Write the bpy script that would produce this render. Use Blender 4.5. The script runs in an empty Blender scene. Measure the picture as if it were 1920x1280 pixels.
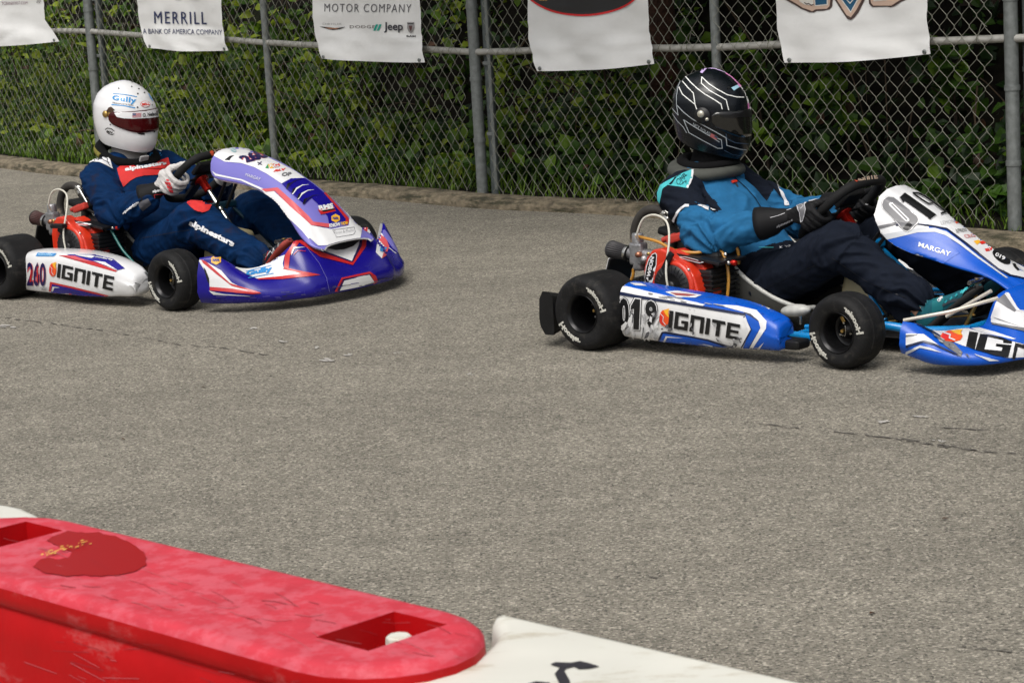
import bpy, bmesh, math, random
import numpy as np
from mathutils import Vector as Vec, Matrix, noise
from mathutils.bvhtree import BVHTree
from mathutils.geometry import tessellate_polygon
R = math.radians
scene = bpy.context.scene
COL = scene.collection
rng = random.Random(7)

# ---------------------------------------------------------------- camera
F, PIT, ROLL, CH = 4530.45, 0.1772, 0.0575, 1.6145      # focal length (photo px), pitch, roll, height
cd = bpy.data.cameras.new('camera'); cam = bpy.data.objects.new('camera', cd); COL.objects.link(cam)
_r, _u, _f = Vec((1, 0, 0)), Vec((0, math.sin(PIT), math.cos(PIT))), Vec((0, math.cos(PIT), -math.sin(PIT)))
_cr, _sr = math.cos(ROLL), math.sin(ROLL)
_right = _r * _cr - _u * _sr
_up = _u * _cr + _r * _sr
m = Matrix((_right, _up, -_f)).transposed().to_4x4(); m.translation = Vec((0, 0, CH))
cam.matrix_world = m
cd.sensor_width = 36.0; cd.lens = F / 1920 * 36.0; cd.clip_start = 0.1; cd.clip_end = 400
cd.dof.use_dof = True; cd.dof.focus_distance = 9.0; cd.dof.aperture_fstop = 15
scene.camera = cam
# ---------------------------------------------------------------- light
SUN_EL, SUN_AZ = 58.0, 200.0          # high, hazy, a little behind the camera
w = bpy.data.worlds.new('World'); scene.world = w; w.use_nodes = True
nt = w.node_tree; nt.nodes.clear()
out = nt.nodes.new('ShaderNodeOutputWorld'); bg = nt.nodes.new('ShaderNodeBackground')
sky = nt.nodes.new('ShaderNodeTexSky'); sky.sky_type = 'NISHITA'; sky.sun_disc = False
sky.sun_elevation = R(SUN_EL); sky.sun_rotation = R(SUN_AZ); sky.dust_density = 6; sky.air_density = 1.0
hs = nt.nodes.new('ShaderNodeHueSaturation'); hs.inputs['Saturation'].default_value = 0.22
nt.links.new(sky.outputs[0], hs.inputs['Color']); nt.links.new(hs.outputs[0], bg.inputs[0]); nt.links.new(bg.outputs[0], out.inputs[0])
bg.inputs[1].default_value = 0.13
sd = bpy.data.lights.new('sun', 'SUN'); sun = bpy.data.objects.new('sun', sd); COL.objects.link(sun)
sd.energy = 1.3; sd.angle = R(38); sd.color = (1.0, 0.95, 0.87)
sun.rotation_euler = (R(90 - SUN_EL), 0, R(180 - SUN_AZ))
sun.location = (0, 0, 20)
vs = scene.view_settings; vs.view_transform = 'Standard'; vs.look = 'None'; vs.gamma = 1.0; vs.use_curve_mapping = False
vs.exposure = 0.12

# ---------------------------------------------------------------- helpers
def ray(px, py):
    a, b = px - 960, py - 640
    X = a * _cr - b * _sr; Y = a * _sr + b * _cr
    return (_r * X - _u * Y + _f * F) / F
def to_px(q):
    d = Vec(q) - Vec((0, 0, CH)); z = d.dot(_f); return 960 + F * d.dot(_right) / z, 640 - F * d.dot(_up) / z
KART_A = (0.7149, 9.2315, -0.7242)       # x, y, heading of the blue kart
KART_B = (-1.8548, 11.3542, -0.7241)     # of the purple kart
def kmat(k):
    return Matrix.Translation((k[0], k[1], 0)) @ Matrix.Rotation(k[2], 4, 'Z')
def kray(k, px, py):
    o, d = Vec((0, 0, CH)), ray(px, py)
    if k is None: return o, d
    i = kmat(k).inverted()
    return i @ o, i.to_3x3() @ d
def loc(k, axis, val, px, py):
    o, d = kray(k, px, py); i = 'xyz'.index(axis)
    return o + d * ((val - o[i]) / d[i])

MATS = {}
def P(name, col, rough=0.5, metal=0.0, coat=0.0, var=0.0, vscale=20.0, bump=0.0, bscale=60.0, scuff=None, trans=0.0, alpha=1.0, spec=0.5, sheen=0.0, bdist=0.01):
    """procedural surface: base colour with noise variation, bump and optional scuffs of another colour"""
    if name in MATS: return MATS[name]
    mt = bpy.data.materials.new(name); mt.use_nodes = True; n = mt.node_tree.nodes; l = mt.node_tree.links
    b = n['Principled BSDF']
    c4 = (*col, 1)
    b.inputs['Base Color'].default_value = c4; b.inputs['Roughness'].default_value = rough
    b.inputs['Metallic'].default_value = metal; b.inputs['Coat Weight'].default_value = coat
    b.inputs['Coat Roughness'].default_value = 0.12
    b.inputs['Specular IOR Level'].default_value = spec
    if sheen: b.inputs['Sheen Weight'].default_value = sheen
    if trans: b.inputs['Transmission Weight'].default_value = trans
    tc = n.new('ShaderNodeTexCoord'); src = None
    if var:
        t = n.new('ShaderNodeTexNoise'); t.inputs['Scale'].default_value = vscale; t.inputs['Detail'].default_value = 5
        l.new(tc.outputs['Object'], t.inputs['Vector'])
        mr = n.new('ShaderNodeMapRange'); mr.inputs['From Min'].default_value = .25; mr.inputs['From Max'].default_value = .75
        mr.inputs['To Min'].default_value = 1 - var; mr.inputs['To Max'].default_value = 1 + var
        l.new(t.outputs['Fac'], mr.inputs['Value'])
        mx = n.new('ShaderNodeMix'); mx.data_type = 'RGBA'; mx.blend_type = 'MULTIPLY'; mx.inputs[0].default_value = 1
        mx.inputs[6].default_value = c4; l.new(mr.outputs[0], mx.inputs[7]); src = mx.outputs[2]
        rr = n.new('ShaderNodeMapRange'); rr.inputs['To Min'].default_value = max(.02, rough - .12); rr.inputs['To Max'].default_value = min(1, rough + .12)
        l.new(t.outputs['Fac'], rr.inputs['Value']); l.new(rr.outputs[0], b.inputs['Roughness'])
    if scuff:
        sc, amt, stretch, thr = scuff
        mp = n.new('ShaderNodeMapping'); mp.inputs['Scale'].default_value = stretch; l.new(tc.outputs['Object'], mp.inputs['Vector'])
        t2 = n.new('ShaderNodeTexNoise'); t2.inputs['Scale'].default_value = 1; t2.inputs['Detail'].default_value = 8; t2.inputs['Roughness'].default_value = .7
        l.new(mp.outputs[0], t2.inputs['Vector'])
        m2 = n.new('ShaderNodeMapRange'); m2.inputs['From Min'].default_value = thr; m2.inputs['From Max'].default_value = thr + .12
        m2.inputs['To Max'].default_value = amt; l.new(t2.outputs['Fac'], m2.inputs['Value'])
        mx2 = n.new('ShaderNodeMix'); mx2.data_type = 'RGBA'; l.new(m2.outputs[0], mx2.inputs[0])
        if src: l.new(src, mx2.inputs[6])
        else: mx2.inputs[6].default_value = c4
        mx2.inputs[7].default_value = (*sc, 1); src = mx2.outputs[2]
    if src: l.new(src, b.inputs['Base Color'])
    if bump:
        t3 = n.new('ShaderNodeTexNoise'); t3.inputs['Scale'].default_value = bscale; t3.inputs['Detail'].default_value = 4
        l.new(tc.outputs['Object'], t3.inputs['Vector'])
        bp = n.new('ShaderNodeBump'); bp.inputs['Strength'].default_value = bump; bp.inputs['Distance'].default_value = bdist
        l.new(t3.outputs['Fac'], bp.inputs['Height']); l.new(bp.outputs[0], b.inputs['Normal'])
    MATS[name] = mt
    return mt

class MB:
    """collects shapes and links them as one mesh object"""
    def __init__(s): s.v = []; s.f = []; s.m = []; s.s = []; s.mats = []
    def mi(s, mat):
        if mat not in s.mats: s.mats.append(mat)
        return s.mats.index(mat)
    def add(s, vs, fs, mat, smooth=True):
        o = len(s.v); i = s.mi(mat)
        s.v += [tuple(v) for v in vs]
        for f in fs:
            s.f.append(tuple(o + a for a in f)); s.m.append(i); s.s.append(smooth)
        return s
    def grid(s, rows, mat, cu=False, cv=False, smooth=True, flip=False):
        nu, nv = len(rows), len(rows[0]); fs = []
        for i in range(nu if cu else nu - 1):
            for j in range(nv if cv else nv - 1):
                a, b, c, d = i * nv + j, ((i + 1) % nu) * nv + j, ((i + 1) % nu) * nv + (j + 1) % nv, i * nv + (j + 1) % nv
                fs.append((d, c, b, a) if flip else (a, b, c, d))
        return s.add([p for r in rows for p in r], fs, mat, smooth)
    def tube(s, pts, r, mat, n=10, caps=True, closed=False, flat=1.0, smooth=True, up0=None):
        pts = [Vec(p) for p in pts]; N = len(pts)
        rs = r if isinstance(r, (list, tuple)) else [r] * N
        rows = []; up = None
        for i, p in enumerate(pts):
            if closed: t = pts[(i + 1) % N] - pts[i - 1]
            else: t = pts[min(i + 1, N - 1)] - pts[max(i - 1, 0)]
            t = t.normalized() if t.length > 1e-9 else Vec((0, 0, 1))
            if up is None:
                up = Vec(up0) if up0 is not None else (Vec((0, 0, 1)) if abs(t.z) < .9 else Vec((1, 0, 0)))
            up = (up - t * up.dot(t)); up = up.normalized() if up.length > 1e-6 else t.orthogonal().normalized()
            sd_ = t.cross(up)
            rows.append([p + (sd_ * math.cos(2 * math.pi * k / n) + up * math.sin(2 * math.pi * k / n) * flat) * rs[i] for k in range(n)])
        s.grid(rows, mat, cu=closed, cv=True, smooth=smooth)
        if caps and not closed:
            o = len(s.v); s.v += [tuple(q) for q in rows[0]] + [tuple(q) for q in rows[-1]]; i = s.mi(mat)
            s.f.append(tuple(o + k for k in range(n))); s.m.append(i); s.s.append(False)
            s.f.append(tuple(o + n + k for k in reversed(range(n)))); s.m.append(i); s.s.append(False)
        return s
    def lathe(s, prof, c, ax, mat, n=24, smooth=True):
        ax = Vec(ax).normalized(); e = ax.orthogonal().normalized(); g = ax.cross(e); c = Vec(c)
        rows = [[c + ax * h + (e * math.cos(2 * math.pi * k / n) + g * math.sin(2 * math.pi * k / n)) * r for k in range(n)] for r, h in prof]
        return s.grid(rows, mat, cv=True, smooth=smooth)
    def bm(s, b, mat, smooth=False, M=None):
        b.verts.index_update()
        return s.add([(M @ v.co if M else v.co) for v in b.verts], [[v.index for v in f.verts] for f in b.faces], mat, smooth)
    def box(s, c, size, mat, rot=None, bev=0.004, seg=2, taper=None):
        b = bmesh.new(); bmesh.ops.create_cube(b, size=1)
        for v in b.verts:
            v.co = Vec((v.co.x * size[0], v.co.y * size[1], v.co.z * size[2]))
            if taper and v.co.z > 0: v.co.x *= taper[0]; v.co.y *= taper[1]
        if bev: bmesh.ops.bevel(b, geom=b.edges[:] , offset=min(bev, min(size) * .45), segments=seg, affect='EDGES', profile=.6)
        M = Matrix.Translation(c) @ (rot.to_4x4() if rot is not None else Matrix.Identity(4))
        s.bm(b, mat, False, M); b.free(); return s
    def prism(s, poly, d0, d1, axis, mat, bev=0.004, seg=2):
        """polygon in the plane across axis, pulled from d0 to d1"""
        b = bmesh.new(); i = 'xyz'.index(axis); o = [k for k in range(3) if k != i]
        def mk(d):
            r = []
            for a, c in poly:
                q = [0, 0, 0]; q[i] = d; q[o[0]] = a; q[o[1]] = c; r.append(b.verts.new(q))
            return r
        A, B = mk(d0), mk(d1); n = len(poly)
        b.faces.new(A); b.faces.new(B[::-1])
        for k in range(n): b.faces.new((A[k], B[k], B[(k + 1) % n], A[(k + 1) % n]))
        bmesh.ops.recalc_face_normals(b, faces=b.faces[:])
        if bev: bmesh.ops.bevel(b, geom=b.edges[:], offset=bev, segments=seg, affect='EDGES', profile=.6)
        s.bm(b, mat, False); b.free(); return s
    def ball(s, c, r, mat, n=16, m_=10, rot=None):
        r = r if isinstance(r, (tuple, list)) else (r, r, r); c = Vec(c)
        rows = []
        for i in range(m_ + 1):
            ph = math.pi * i / m_
            row = []
            for k in range(n):
                q = Vec((r[0] * math.sin(ph) * math.cos(2 * math.pi * k / n), r[1] * math.sin(ph) * math.sin(2 * math.pi * k / n), r[2] * math.cos(ph)))
                row.append(c + (rot @ q if rot is not None else q))
            rows.append(row)
        return s.grid(rows, mat, cv=True, flip=True)
    def bvh(s): return BVHTree.FromPolygons(s.v, s.f)
    def build(s, name, parent=None, solid=0.0, sub=0):
        me = bpy.data.meshes.new(name); me.from_pydata(s.v, [], s.f)
        for mt in s.mats: me.materials.append(mt)
        me.polygons.foreach_set('material_index', s.m); me.polygons.foreach_set('use_smooth', s.s)
        me.validate(); me.update()
        o = bpy.data.objects.new(name, me); COL.objects.link(o)
        if parent: o.parent = parent
        if solid:
            md = o.modifiers.new('thickness', 'SOLIDIFY'); md.thickness = solid; md.offset = -1
        if sub:
            md = o.modifiers.new('sub', 'SUBSURF'); md.levels = sub; md.render_levels = sub
        return o

def tag(o, label=None, cat=None, group=None, kind=None):
    if label: o['label'] = label
    if cat: o['category'] = cat
    if group: o['group'] = group
    if kind: o['kind'] = kind
    return o
def empty(name, loc_=(0, 0, 0), rz=0.0, parent=None):
    o = bpy.data.objects.new(name, None); COL.objects.link(o); o.location = loc_; o.rotation_euler = (0, 0, rz)
    o.empty_display_size = .2
    if parent: o.parent = parent
    return o

# ---- flat graphics that get wrapped onto a surface
def tri(poly):
    """triangles of a 2D polygon"""
    t = tessellate_polygon([[Vec((a, b, 0)) for a, b in poly]])
    return [tuple(p) for p in poly], [tuple(x) for x in t]
def subdiv(vs, fs, step):
    b = bmesh.new()
    bv = [b.verts.new((x, y, 0)) for x, y in vs]
    for f in fs:
        try: b.faces.new([bv[i] for i in f])
        except ValueError: pass
    xs = [v[0] for v in vs]; ys = [v[1] for v in vs]
    for ax, lo, hi in ((0, min(xs), max(xs)), (1, min(ys), max(ys))):
        k = math.floor(lo / step) + 1
        while k * step < hi:
            co = [0, 0, 0]; co[ax] = k * step; no = [0, 0, 0]; no[ax] = 1
            bmesh.ops.bisect_plane(b, geom=b.verts[:] + b.edges[:] + b.faces[:], plane_co=co, plane_no=no, dist=1e-5)
            k += 1
    b.verts.index_update()
    r = [(v.co.x, v.co.y) for v in b.verts], [tuple(v.index for v in f.verts) for f in b.faces]
    b.free(); return r
def stick_px(mb, k, bvh, vs, fs, mat, off=0.0015, step=3.5):
    """wrap a shape traced in photo pixels onto the surface it lies on"""
    vs, fs = subdiv(vs, fs, step)
    def hit(x, y):
        o, d = kray(k, x, y); h, nrm, fi, dist = bvh.ray_cast(o, d)
        if h is None: return None
        if nrm.dot(d) > 0: nrm = -nrm
        return h + nrm * off - d.normalized() * off * .5
    P3 = [hit(x, y) for x, y in vs]
    nb = {}
    for f in fs:
        for i, q in enumerate(f):
            if P3[q] is None:
                nb.setdefault(q, set()).update((f[i - 1], f[(i + 1) % len(f)]))
    new = {}
    for q, L in nb.items():                            # pull missed corners back to the rim of the surface
        c = [i for i in L if P3[i] is not None]
        if not c: continue
        a0, b0 = vs[c[0]], vs[q]; best = P3[c[0]]
        lo_, hi_ = 0.0, 1.0
        for _ in range(6):
            t = (lo_ + hi_) / 2; h = hit(a0[0] + (b0[0] - a0[0]) * t, a0[1] + (b0[1] - a0[1]) * t)
            if h is None: hi_ = t
            else: lo_, best = t, h
        new[q] = best
    for q, h in new.items(): P3[q] = h
    good = []; used = {}; out_ = []
    for f in fs:
        if any(P3[i] is None for i in f): continue
        q = [P3[i] for i in f]
        if max((q[i] - q[i - 1]).length for i in range(len(q))) > .05 + off * 0 + (.4 if step > 15 else 0): continue
        for i in f:
            if i not in used: used[i] = len(out_); out_.append(P3[i])
        good.append(tuple(used[i] for i in f))
    if good: mb.add(out_, good, mat, True)
def paint(mb, k, bvh, poly, mat, off=0.0015, step=3.5):
    vs, fs = tri(poly); stick_px(mb, k, bvh, vs, fs, mat, off, step)
def line_px(mb, k, bvh, pts, wd, mat, off=0.002, step=3.5):
    for a, b in zip(pts[:-1], pts[1:]):
        dx, dy = b[0] - a[0], b[1] - a[1]; L = math.hypot(dx, dy) or 1; nx, ny = -dy / L * wd / 2, dx / L * wd / 2
        ex, ey = dx / L * wd * .3, dy / L * wd * .3
        paint(mb, k, bvh, [(a[0] + nx - ex, a[1] + ny - ey), (b[0] + nx + ex, b[1] + ny + ey), (b[0] - nx + ex, b[1] - ny + ey), (a[0] - nx - ex, a[1] - ny - ey)], mat, off, step)
def quadmap(q):
    """unit square -> pixel quad (top-left, top-right, bottom-right, bottom-left)"""
    (x0, y0), (x1, y1), (x2, y2), (x3, y3) = q
    def f(u, v):
        t = 1 - v
        return ((x0 * (1 - u) + x1 * u) * (1 - t) + (x3 * (1 - u) + x2 * u) * t, (y0 * (1 - u) + y1 * u) * (1 - t) + (y3 * (1 - u) + y2 * u) * t)
    return f
_TC = {}
def text2d(txt, bold=0.0, shear=0.0, space=1.0):
    key = (txt, bold, shear, space)
    if key in _TC: return _TC[key]
    c = bpy.data.curves.new('lettering', 'FONT'); c.body = txt; c.fill_mode = 'FRONT'; c.offset = bold; c.shear = shear; c.space_character = space; c.resolution_u = 3
    o = bpy.data.objects.new('lettering', c); COL.objects.link(o)
    bpy.context.view_layer.update()
    dg = bpy.context.evaluated_depsgraph_get()
    me = bpy.data.meshes.new_from_object(o.evaluated_get(dg))
    vs = [(v.co.x, v.co.y) for v in me.vertices]; fs = [tuple(p.vertices) for p in me.polygons]
    bpy.data.objects.remove(o); bpy.data.curves.remove(c); bpy.data.meshes.remove(me)
    xs = [v[0] for v in vs]; ys = [v[1] for v in vs]
    x0, x1, y0, y1 = min(xs), max(xs), min(ys), max(ys)
    vs = [((x - x0) / (x1 - x0), (y - y0) / (y1 - y0)) for x, y in vs]
    _TC[key] = (vs, fs); return vs, fs
GLYPH = {'I': (1.6, [(0, 0, 1.6, 7)]),
    'G': (5.6, [(0, 0, 1.5, 7), (1.5, 5.6, 5.4, 7), (1.5, 0, 5.6, 1.4), (4.1, 1.4, 5.6, 3.9), (2.8, 2.7, 4.1, 3.9)]),
    'N': (5.6, [(0, 0, 1.5, 7), (1.5, 5.6, 4.1, 7), (4.1, 0, 5.6, 7)]),
    'T': (5.4, [(0, 5.6, 5.4, 7), (1.9, 0, 3.5, 5.6)]),
    'E': (5.2, [(0, 0, 1.5, 7), (1.5, 5.6, 5.2, 7), (1.5, 2.8, 4.9, 4.1), (1.5, 0, 5.2, 1.4)])}
def block2d(txt):
    vs, fs, x = [], [], 0
    for ch in txt:
        w_, rects = GLYPH[ch]
        for a, b, c, d in rects:
            o = len(vs); vs += [(x + a, b), (x + c, b), (x + c, d), (x + a, d)]; fs.append((o, o + 1, o + 2, o + 3))
        x += w_ + .75
    x -= .75
    return [(a / x, b / 7) for a, b in vs], fs
def letters(mb, k, bvh, txt, quad, mat, off=0.003, bold=0.02, shear=0.0, space=1.0, step=3.5, block=False):
    vs, fs = block2d(txt) if block else text2d(txt, bold, shear, space)
    f = quadmap(quad); stick_px(mb, k, bvh, [f(u, v) for u, v in vs], fs, mat, off, step)
def blob(cx, cy, rx, ry, n=14, rot=0.0, j=0.0, rg=rng):
    c, s = math.cos(rot), math.sin(rot); r = []
    for i in range(n):
        a = 2 * math.pi * i / n; q = 1 + rg.uniform(-j, j); x, y = rx * math.cos(a) * q, ry * math.sin(a) * q
        r.append((cx + x * c - y * s, cy + x * s + y * c))
    return r
def crv(pts, n=8):
    """smooth curve through points"""
    pts = [Vec(p) for p in pts]; out_ = []
    for i in range(len(pts) - 1):
        p0, p1, p2, p3 = pts[max(i - 1, 0)], pts[i], pts[i + 1], pts[min(i + 2, len(pts) - 1)]
        for k in range(n):
            t = k / n
            out_.append(.5 * ((2 * p1) + (p2 - p0) * t + (2 * p0 - 5 * p1 + 4 * p2 - p3) * t * t + (3 * p1 - p0 - 3 * p2 + p3) * t ** 3))
    out_.append(pts[-1]); return out_
def lerp_tab(tab, x):
    """piecewise (smoothed) interpolation of rows (x, a, b, ...)"""
    if x <= tab[0][0]: return tab[0][1:]
    for a, b in zip(tab[:-1], tab[1:]):
        if x <= b[0]:
            t = (x - a[0]) / (b[0] - a[0]); return [p * (1 - t) + q * t for p, q in zip(a[1:], b[1:])]
    return tab[-1][1:]
# ================================================================ setting
def asphalt():
    mt = bpy.data.materials.new('worn_asphalt'); mt.use_nodes = True; n = mt.node_tree.nodes; l = mt.node_tree.links
    b = n['Principled BSDF']; tc = n.new('ShaderNodeTexCoord')
    def noise_(sc, det=4, rough=.6):
        t = n.new('ShaderNodeTexNoise'); t.inputs['Scale'].default_value = sc; t.inputs['Detail'].default_value = det; t.inputs['Roughness'].default_value = rough
        l.new(tc.outputs['Object'], t.inputs['Vector']); return t
    v = n.new('ShaderNodeTexVoronoi'); v.inputs['Scale'].default_value = 165; l.new(tc.outputs['Object'], v.inputs['Vector'])
    sp = n.new('ShaderNodeSeparateColor'); l.new(v.outputs['Color'], sp.inputs[0])
    cr = n.new('ShaderNodeValToRGB'); e = cr.color_ramp.elements
    e[0].position = 0; e[0].color = (.062, .057, .048, 1); e[1].position = 1; e[1].color = (.44, .40, .335, 1)
    for pos, c in ((.10, (.130, .120, .101, 1)), (.30, (.183, .169, .139, 1)), (.82, (.262, .241, .197, 1))):
        q = e.new(pos); q.color = c
    l.new(sp.outputs[0], cr.inputs[0])
    big = noise_(1.1, 6, .65); mid = noise_(9, 5); fine = noise_(330, 3)
    def mul(a, fac, lo, hi):
        mr = n.new('ShaderNodeMapRange'); mr.inputs['From Min'].default_value = .3; mr.inputs['From Max'].default_value = .7; mr.inputs['To Min'].default_value = lo; mr.inputs['To Max'].default_value = hi
        l.new(fac, mr.inputs['Value']); mx = n.new('ShaderNodeMix'); mx.data_type = 'RGBA'; mx.blend_type = 'MULTIPLY'; mx.inputs[0].default_value = 1
        l.new(a, mx.inputs[6]); l.new(mr.outputs[0], mx.inputs[7]); return mx.outputs[2]
    c = mul(cr.outputs[0], big.outputs['Fac'], .90, 1.09); c = mul(c, mid.outputs['Fac'], .88, 1.12); c = mul(c, fine.outputs['Fac'], .80, 1.20)
    # rubbered-in racing line: darker streaks along the direction the karts take
    mp = n.new('ShaderNodeMapping'); mp.inputs['Rotation'].default_value = (0, 0, .72); mp.inputs['Scale'].default_value = (.25, 2.2, 1)
    l.new(tc.outputs['Object'], mp.inputs['Vector'])
    st = n.new('ShaderNodeTexNoise'); st.inputs['Scale'].default_value = 1.6; st.inputs['Detail'].default_value = 6; l.new(mp.outputs[0], st.inputs['Vector'])
    c = mul(c, st.outputs['Fac'], .90, 1.06)
    l.new(c, b.inputs['Base Color']); b.inputs['Roughness'].default_value = .88; b.inputs['Specular IOR Level'].default_value = .25
    bp = n.new('ShaderNodeBump'); bp.inputs['Strength'].default_value = .55; bp.inputs['Distance'].default_value = .004
    l.new(v.outputs['Distance'], bp.inputs['Height']); l.new(bp.outputs[0], b.inputs['Normal'])
    return mt
def soil_mat():
    return P('soil_and_litter', (.0065, .0050, .0034), rough=.97, var=.6, vscale=9, bump=.8, bscale=25, spec=.15, scuff=((.016, .022, .006), .6, (3, 3, 3), .54))

KERB = [(-9.6, 26.4), (-5.6, 20.4), (-3.571, 17.199), (-2.837, 16.22), (-1.9, 15.16), (-.956, 14.19), (-.134, 13.209), (.70, 12.452), (2.045, 10.798), (3.6, 9.0), (6.6, 5.6), (11, .6)]
kc = [Vec((a, b, 0)) for a, b in KERB]
def offs(line, d):
    r = []
    for i, p in enumerate(line):
        t = (line[min(i + 1, len(line) - 1)] - line[max(i - 1, 0)]).normalized()
        r.append(p + Vec((-t.y, t.x, 0)) * d)         # to the left of travel: away from the camera
    return r
kl = crv(kc, 10)
# track: one sheet from the kerb to well behind the camera
mb = MB(); A = asphalt()
near = [Vec((-30, 26.4, 0))] 
rows = []
for p in kl: rows.append([p.lerp(Vec((p.x * .2 - 12, p.y * .2 - 14, 0)), t) for t in np.linspace(0, 1, 12)])
mb.grid(rows, A, flip=True, smooth=False)
tar = P('dark_tar_crack', (.115, .105, .090), rough=.9, var=.3, vscale=60)
chalk = P('pale_scrape', (.42, .40, .37), rough=.9, var=.2, vscale=80)
tb = mb.bvh()
def crack(pts, wpx, mat, jit=1.5, seed=1, gap=.0):
    rg = random.Random(seed); q = []
    for a, b in zip(pts[:-1], pts[1:]):
        n = max(2, int(math.hypot(b[0] - a[0], b[1] - a[1]) / 9))
        q += [(a[0] + (b[0] - a[0]) * i / n + rg.uniform(-jit, jit), a[1] + (b[1] - a[1]) * i / n + rg.uniform(-jit, jit) * .6) for i in range(n)]
    q.append(pts[-1])
    for a, b in zip(q[:-1], q[1:]):
        if rg.random() < gap: continue
        w_ = wpx * rg.uniform(.2, .95)
        P4 = [loc(None, 'z', .003, *z) for z in ((a[0], a[1] - w_ / 2), (b[0] + 1, b[1] - w_ / 2), (b[0] + 1, b[1] + w_ / 2), (a[0], a[1] + w_ / 2))]
        mb.add(P4, [(0, 3, 2, 1)], mat, False)
crack([(0, 594), (95, 606), (190, 619), (250, 628), (330, 645), (420, 652), (520, 668)], 1.6, tar, 1.6, 3, .35)
crack([(1400, 790), (1480, 800), (1600, 812), (1680, 822), (1740, 832), (1840, 846), (1915, 850)], 2.2, tar, 1.8, 4, .3)
crack([(1692, 820), (1730, 829), (1790, 836), (1830, 843)], 3.0, tar, 2.2, 8, .25)
crack([(1745, 799), (1790, 802), (1860, 806)], 2.2, tar, 1.4, 5, .15)
crack([(1795, 1208), (1840, 1214), (1905, 1222)], 2.4, tar, 2, 6, .35)
crack([(1180, 1075), (1215, 1080), (1255, 1085)], 1.8, tar, 2, 9, .4)
crack([(1310, 1030), (1345, 1036)], 2, tar, 2, 10, .3)
for x, y, a, b in ((1655, 790, 17, 2.2), (1725, 779, 16, 1.6), (1760, 826, 14, 1.5), (612, 674, 16, 1.8), (650, 664, 10, 1.4), (590, 651, 8, 1.3), (475, 616, 9, 2), (18, 611, 20, 1.8), (530, 640, 10, 1.2), (745, 660, 8, 1), (880, 700, 9, 1.2)):
    for q in range(4):
        bl = blob(x + rng.uniform(-a, a) * .7, y + rng.uniform(-2, 2), a * rng.uniform(.2, .55), b * rng.uniform(.4, .9), 9, .08, .3)
        v_, f_ = tri(bl); mb.add([loc(None, 'z', .0034 + .0003 * q, *p) for p in v_], f_, chalk, False)
track = tag(mb.build('track'), kind='structure')

# kerb: low rounded concrete edge, weathered
mb = MB(); KC = P('weathered_concrete', (.20, .165, .112), rough=.95, var=.6, vscale=22, bump=1, bscale=60, scuff=((.030, .030, .014), .9, (5, 5, 34), .50), bdist=.02)
prof = [(.0, -.06), (-.004, .02), (.006, .04), (.028, .055), (.07, .061), (.16, .060), (.19, .05), (.2, -.06)]
LN = [offs(kl, d) for d, h in prof]
rr = random.Random(5)
rows = []
for i in range(len(kl)):
    rows.append([LN[j][i] + Vec((0, 0, prof[j][1] + (rr.uniform(-.004, .004) if 1 <= j <= 5 else 0))) for j in range(len(prof))])
mb.grid(rows, KC)
kerb = tag(mb.build('kerb'), kind='structure')

# bank behind the fence
def gz(d, s=0.0):
    """height of the bank d metres behind the kerb"""
    if d < .35: return .045
    t = d - .35
    return .045 + .16 * t + .26 * t * t if t < 1.6 else .045 + .256 + .666 + (t - 1.6) * .95
def bank_pt(i_f, d):
    i = max(0, min(len(kl) - 2, int(i_f))); t = i_f - i
    p = kl[i].lerp(kl[i + 1], t); tg = (kl[i + 1] - kl[i]).normalized(); nrm = Vec((-tg.y, tg.x, 0))
    q = p + nrm * d
    z = gz(d)
    if d > .5: z += (noise.noise(Vec((q.x * .9, q.y * .9, 3))) * .22 + noise.noise(Vec((q.x * 3, q.y * 3, 9))) * .05) * min(1, (d - .5) / .8)
    return Vec((q.x, q.y, z)), nrm, tg
SOIL = soil_mat()
mb = MB(); ds = [.16, .25, .35, .5, .7, .9, 1.1, 1.35, 1.6, 1.9, 2.3, 2.8, 3.5, 4.5, 6, 8]
mb.grid([[bank_pt(i, d)[0] for d in ds] for i in range(0, len(kl) - 1)], SOIL, flip=True)
bank = tag(mb.build('bank'), kind='structure')

# far ground so that nothing ends in the void
mb = MB(); mb.add([(-90, -60, -.08), (90, -60, -.08), (90, 120, -.08), (-90, 120, -.08)], [(0, 1, 2, 3)], SOIL, False)
tag(mb.build('ground'), kind='structure')

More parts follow.
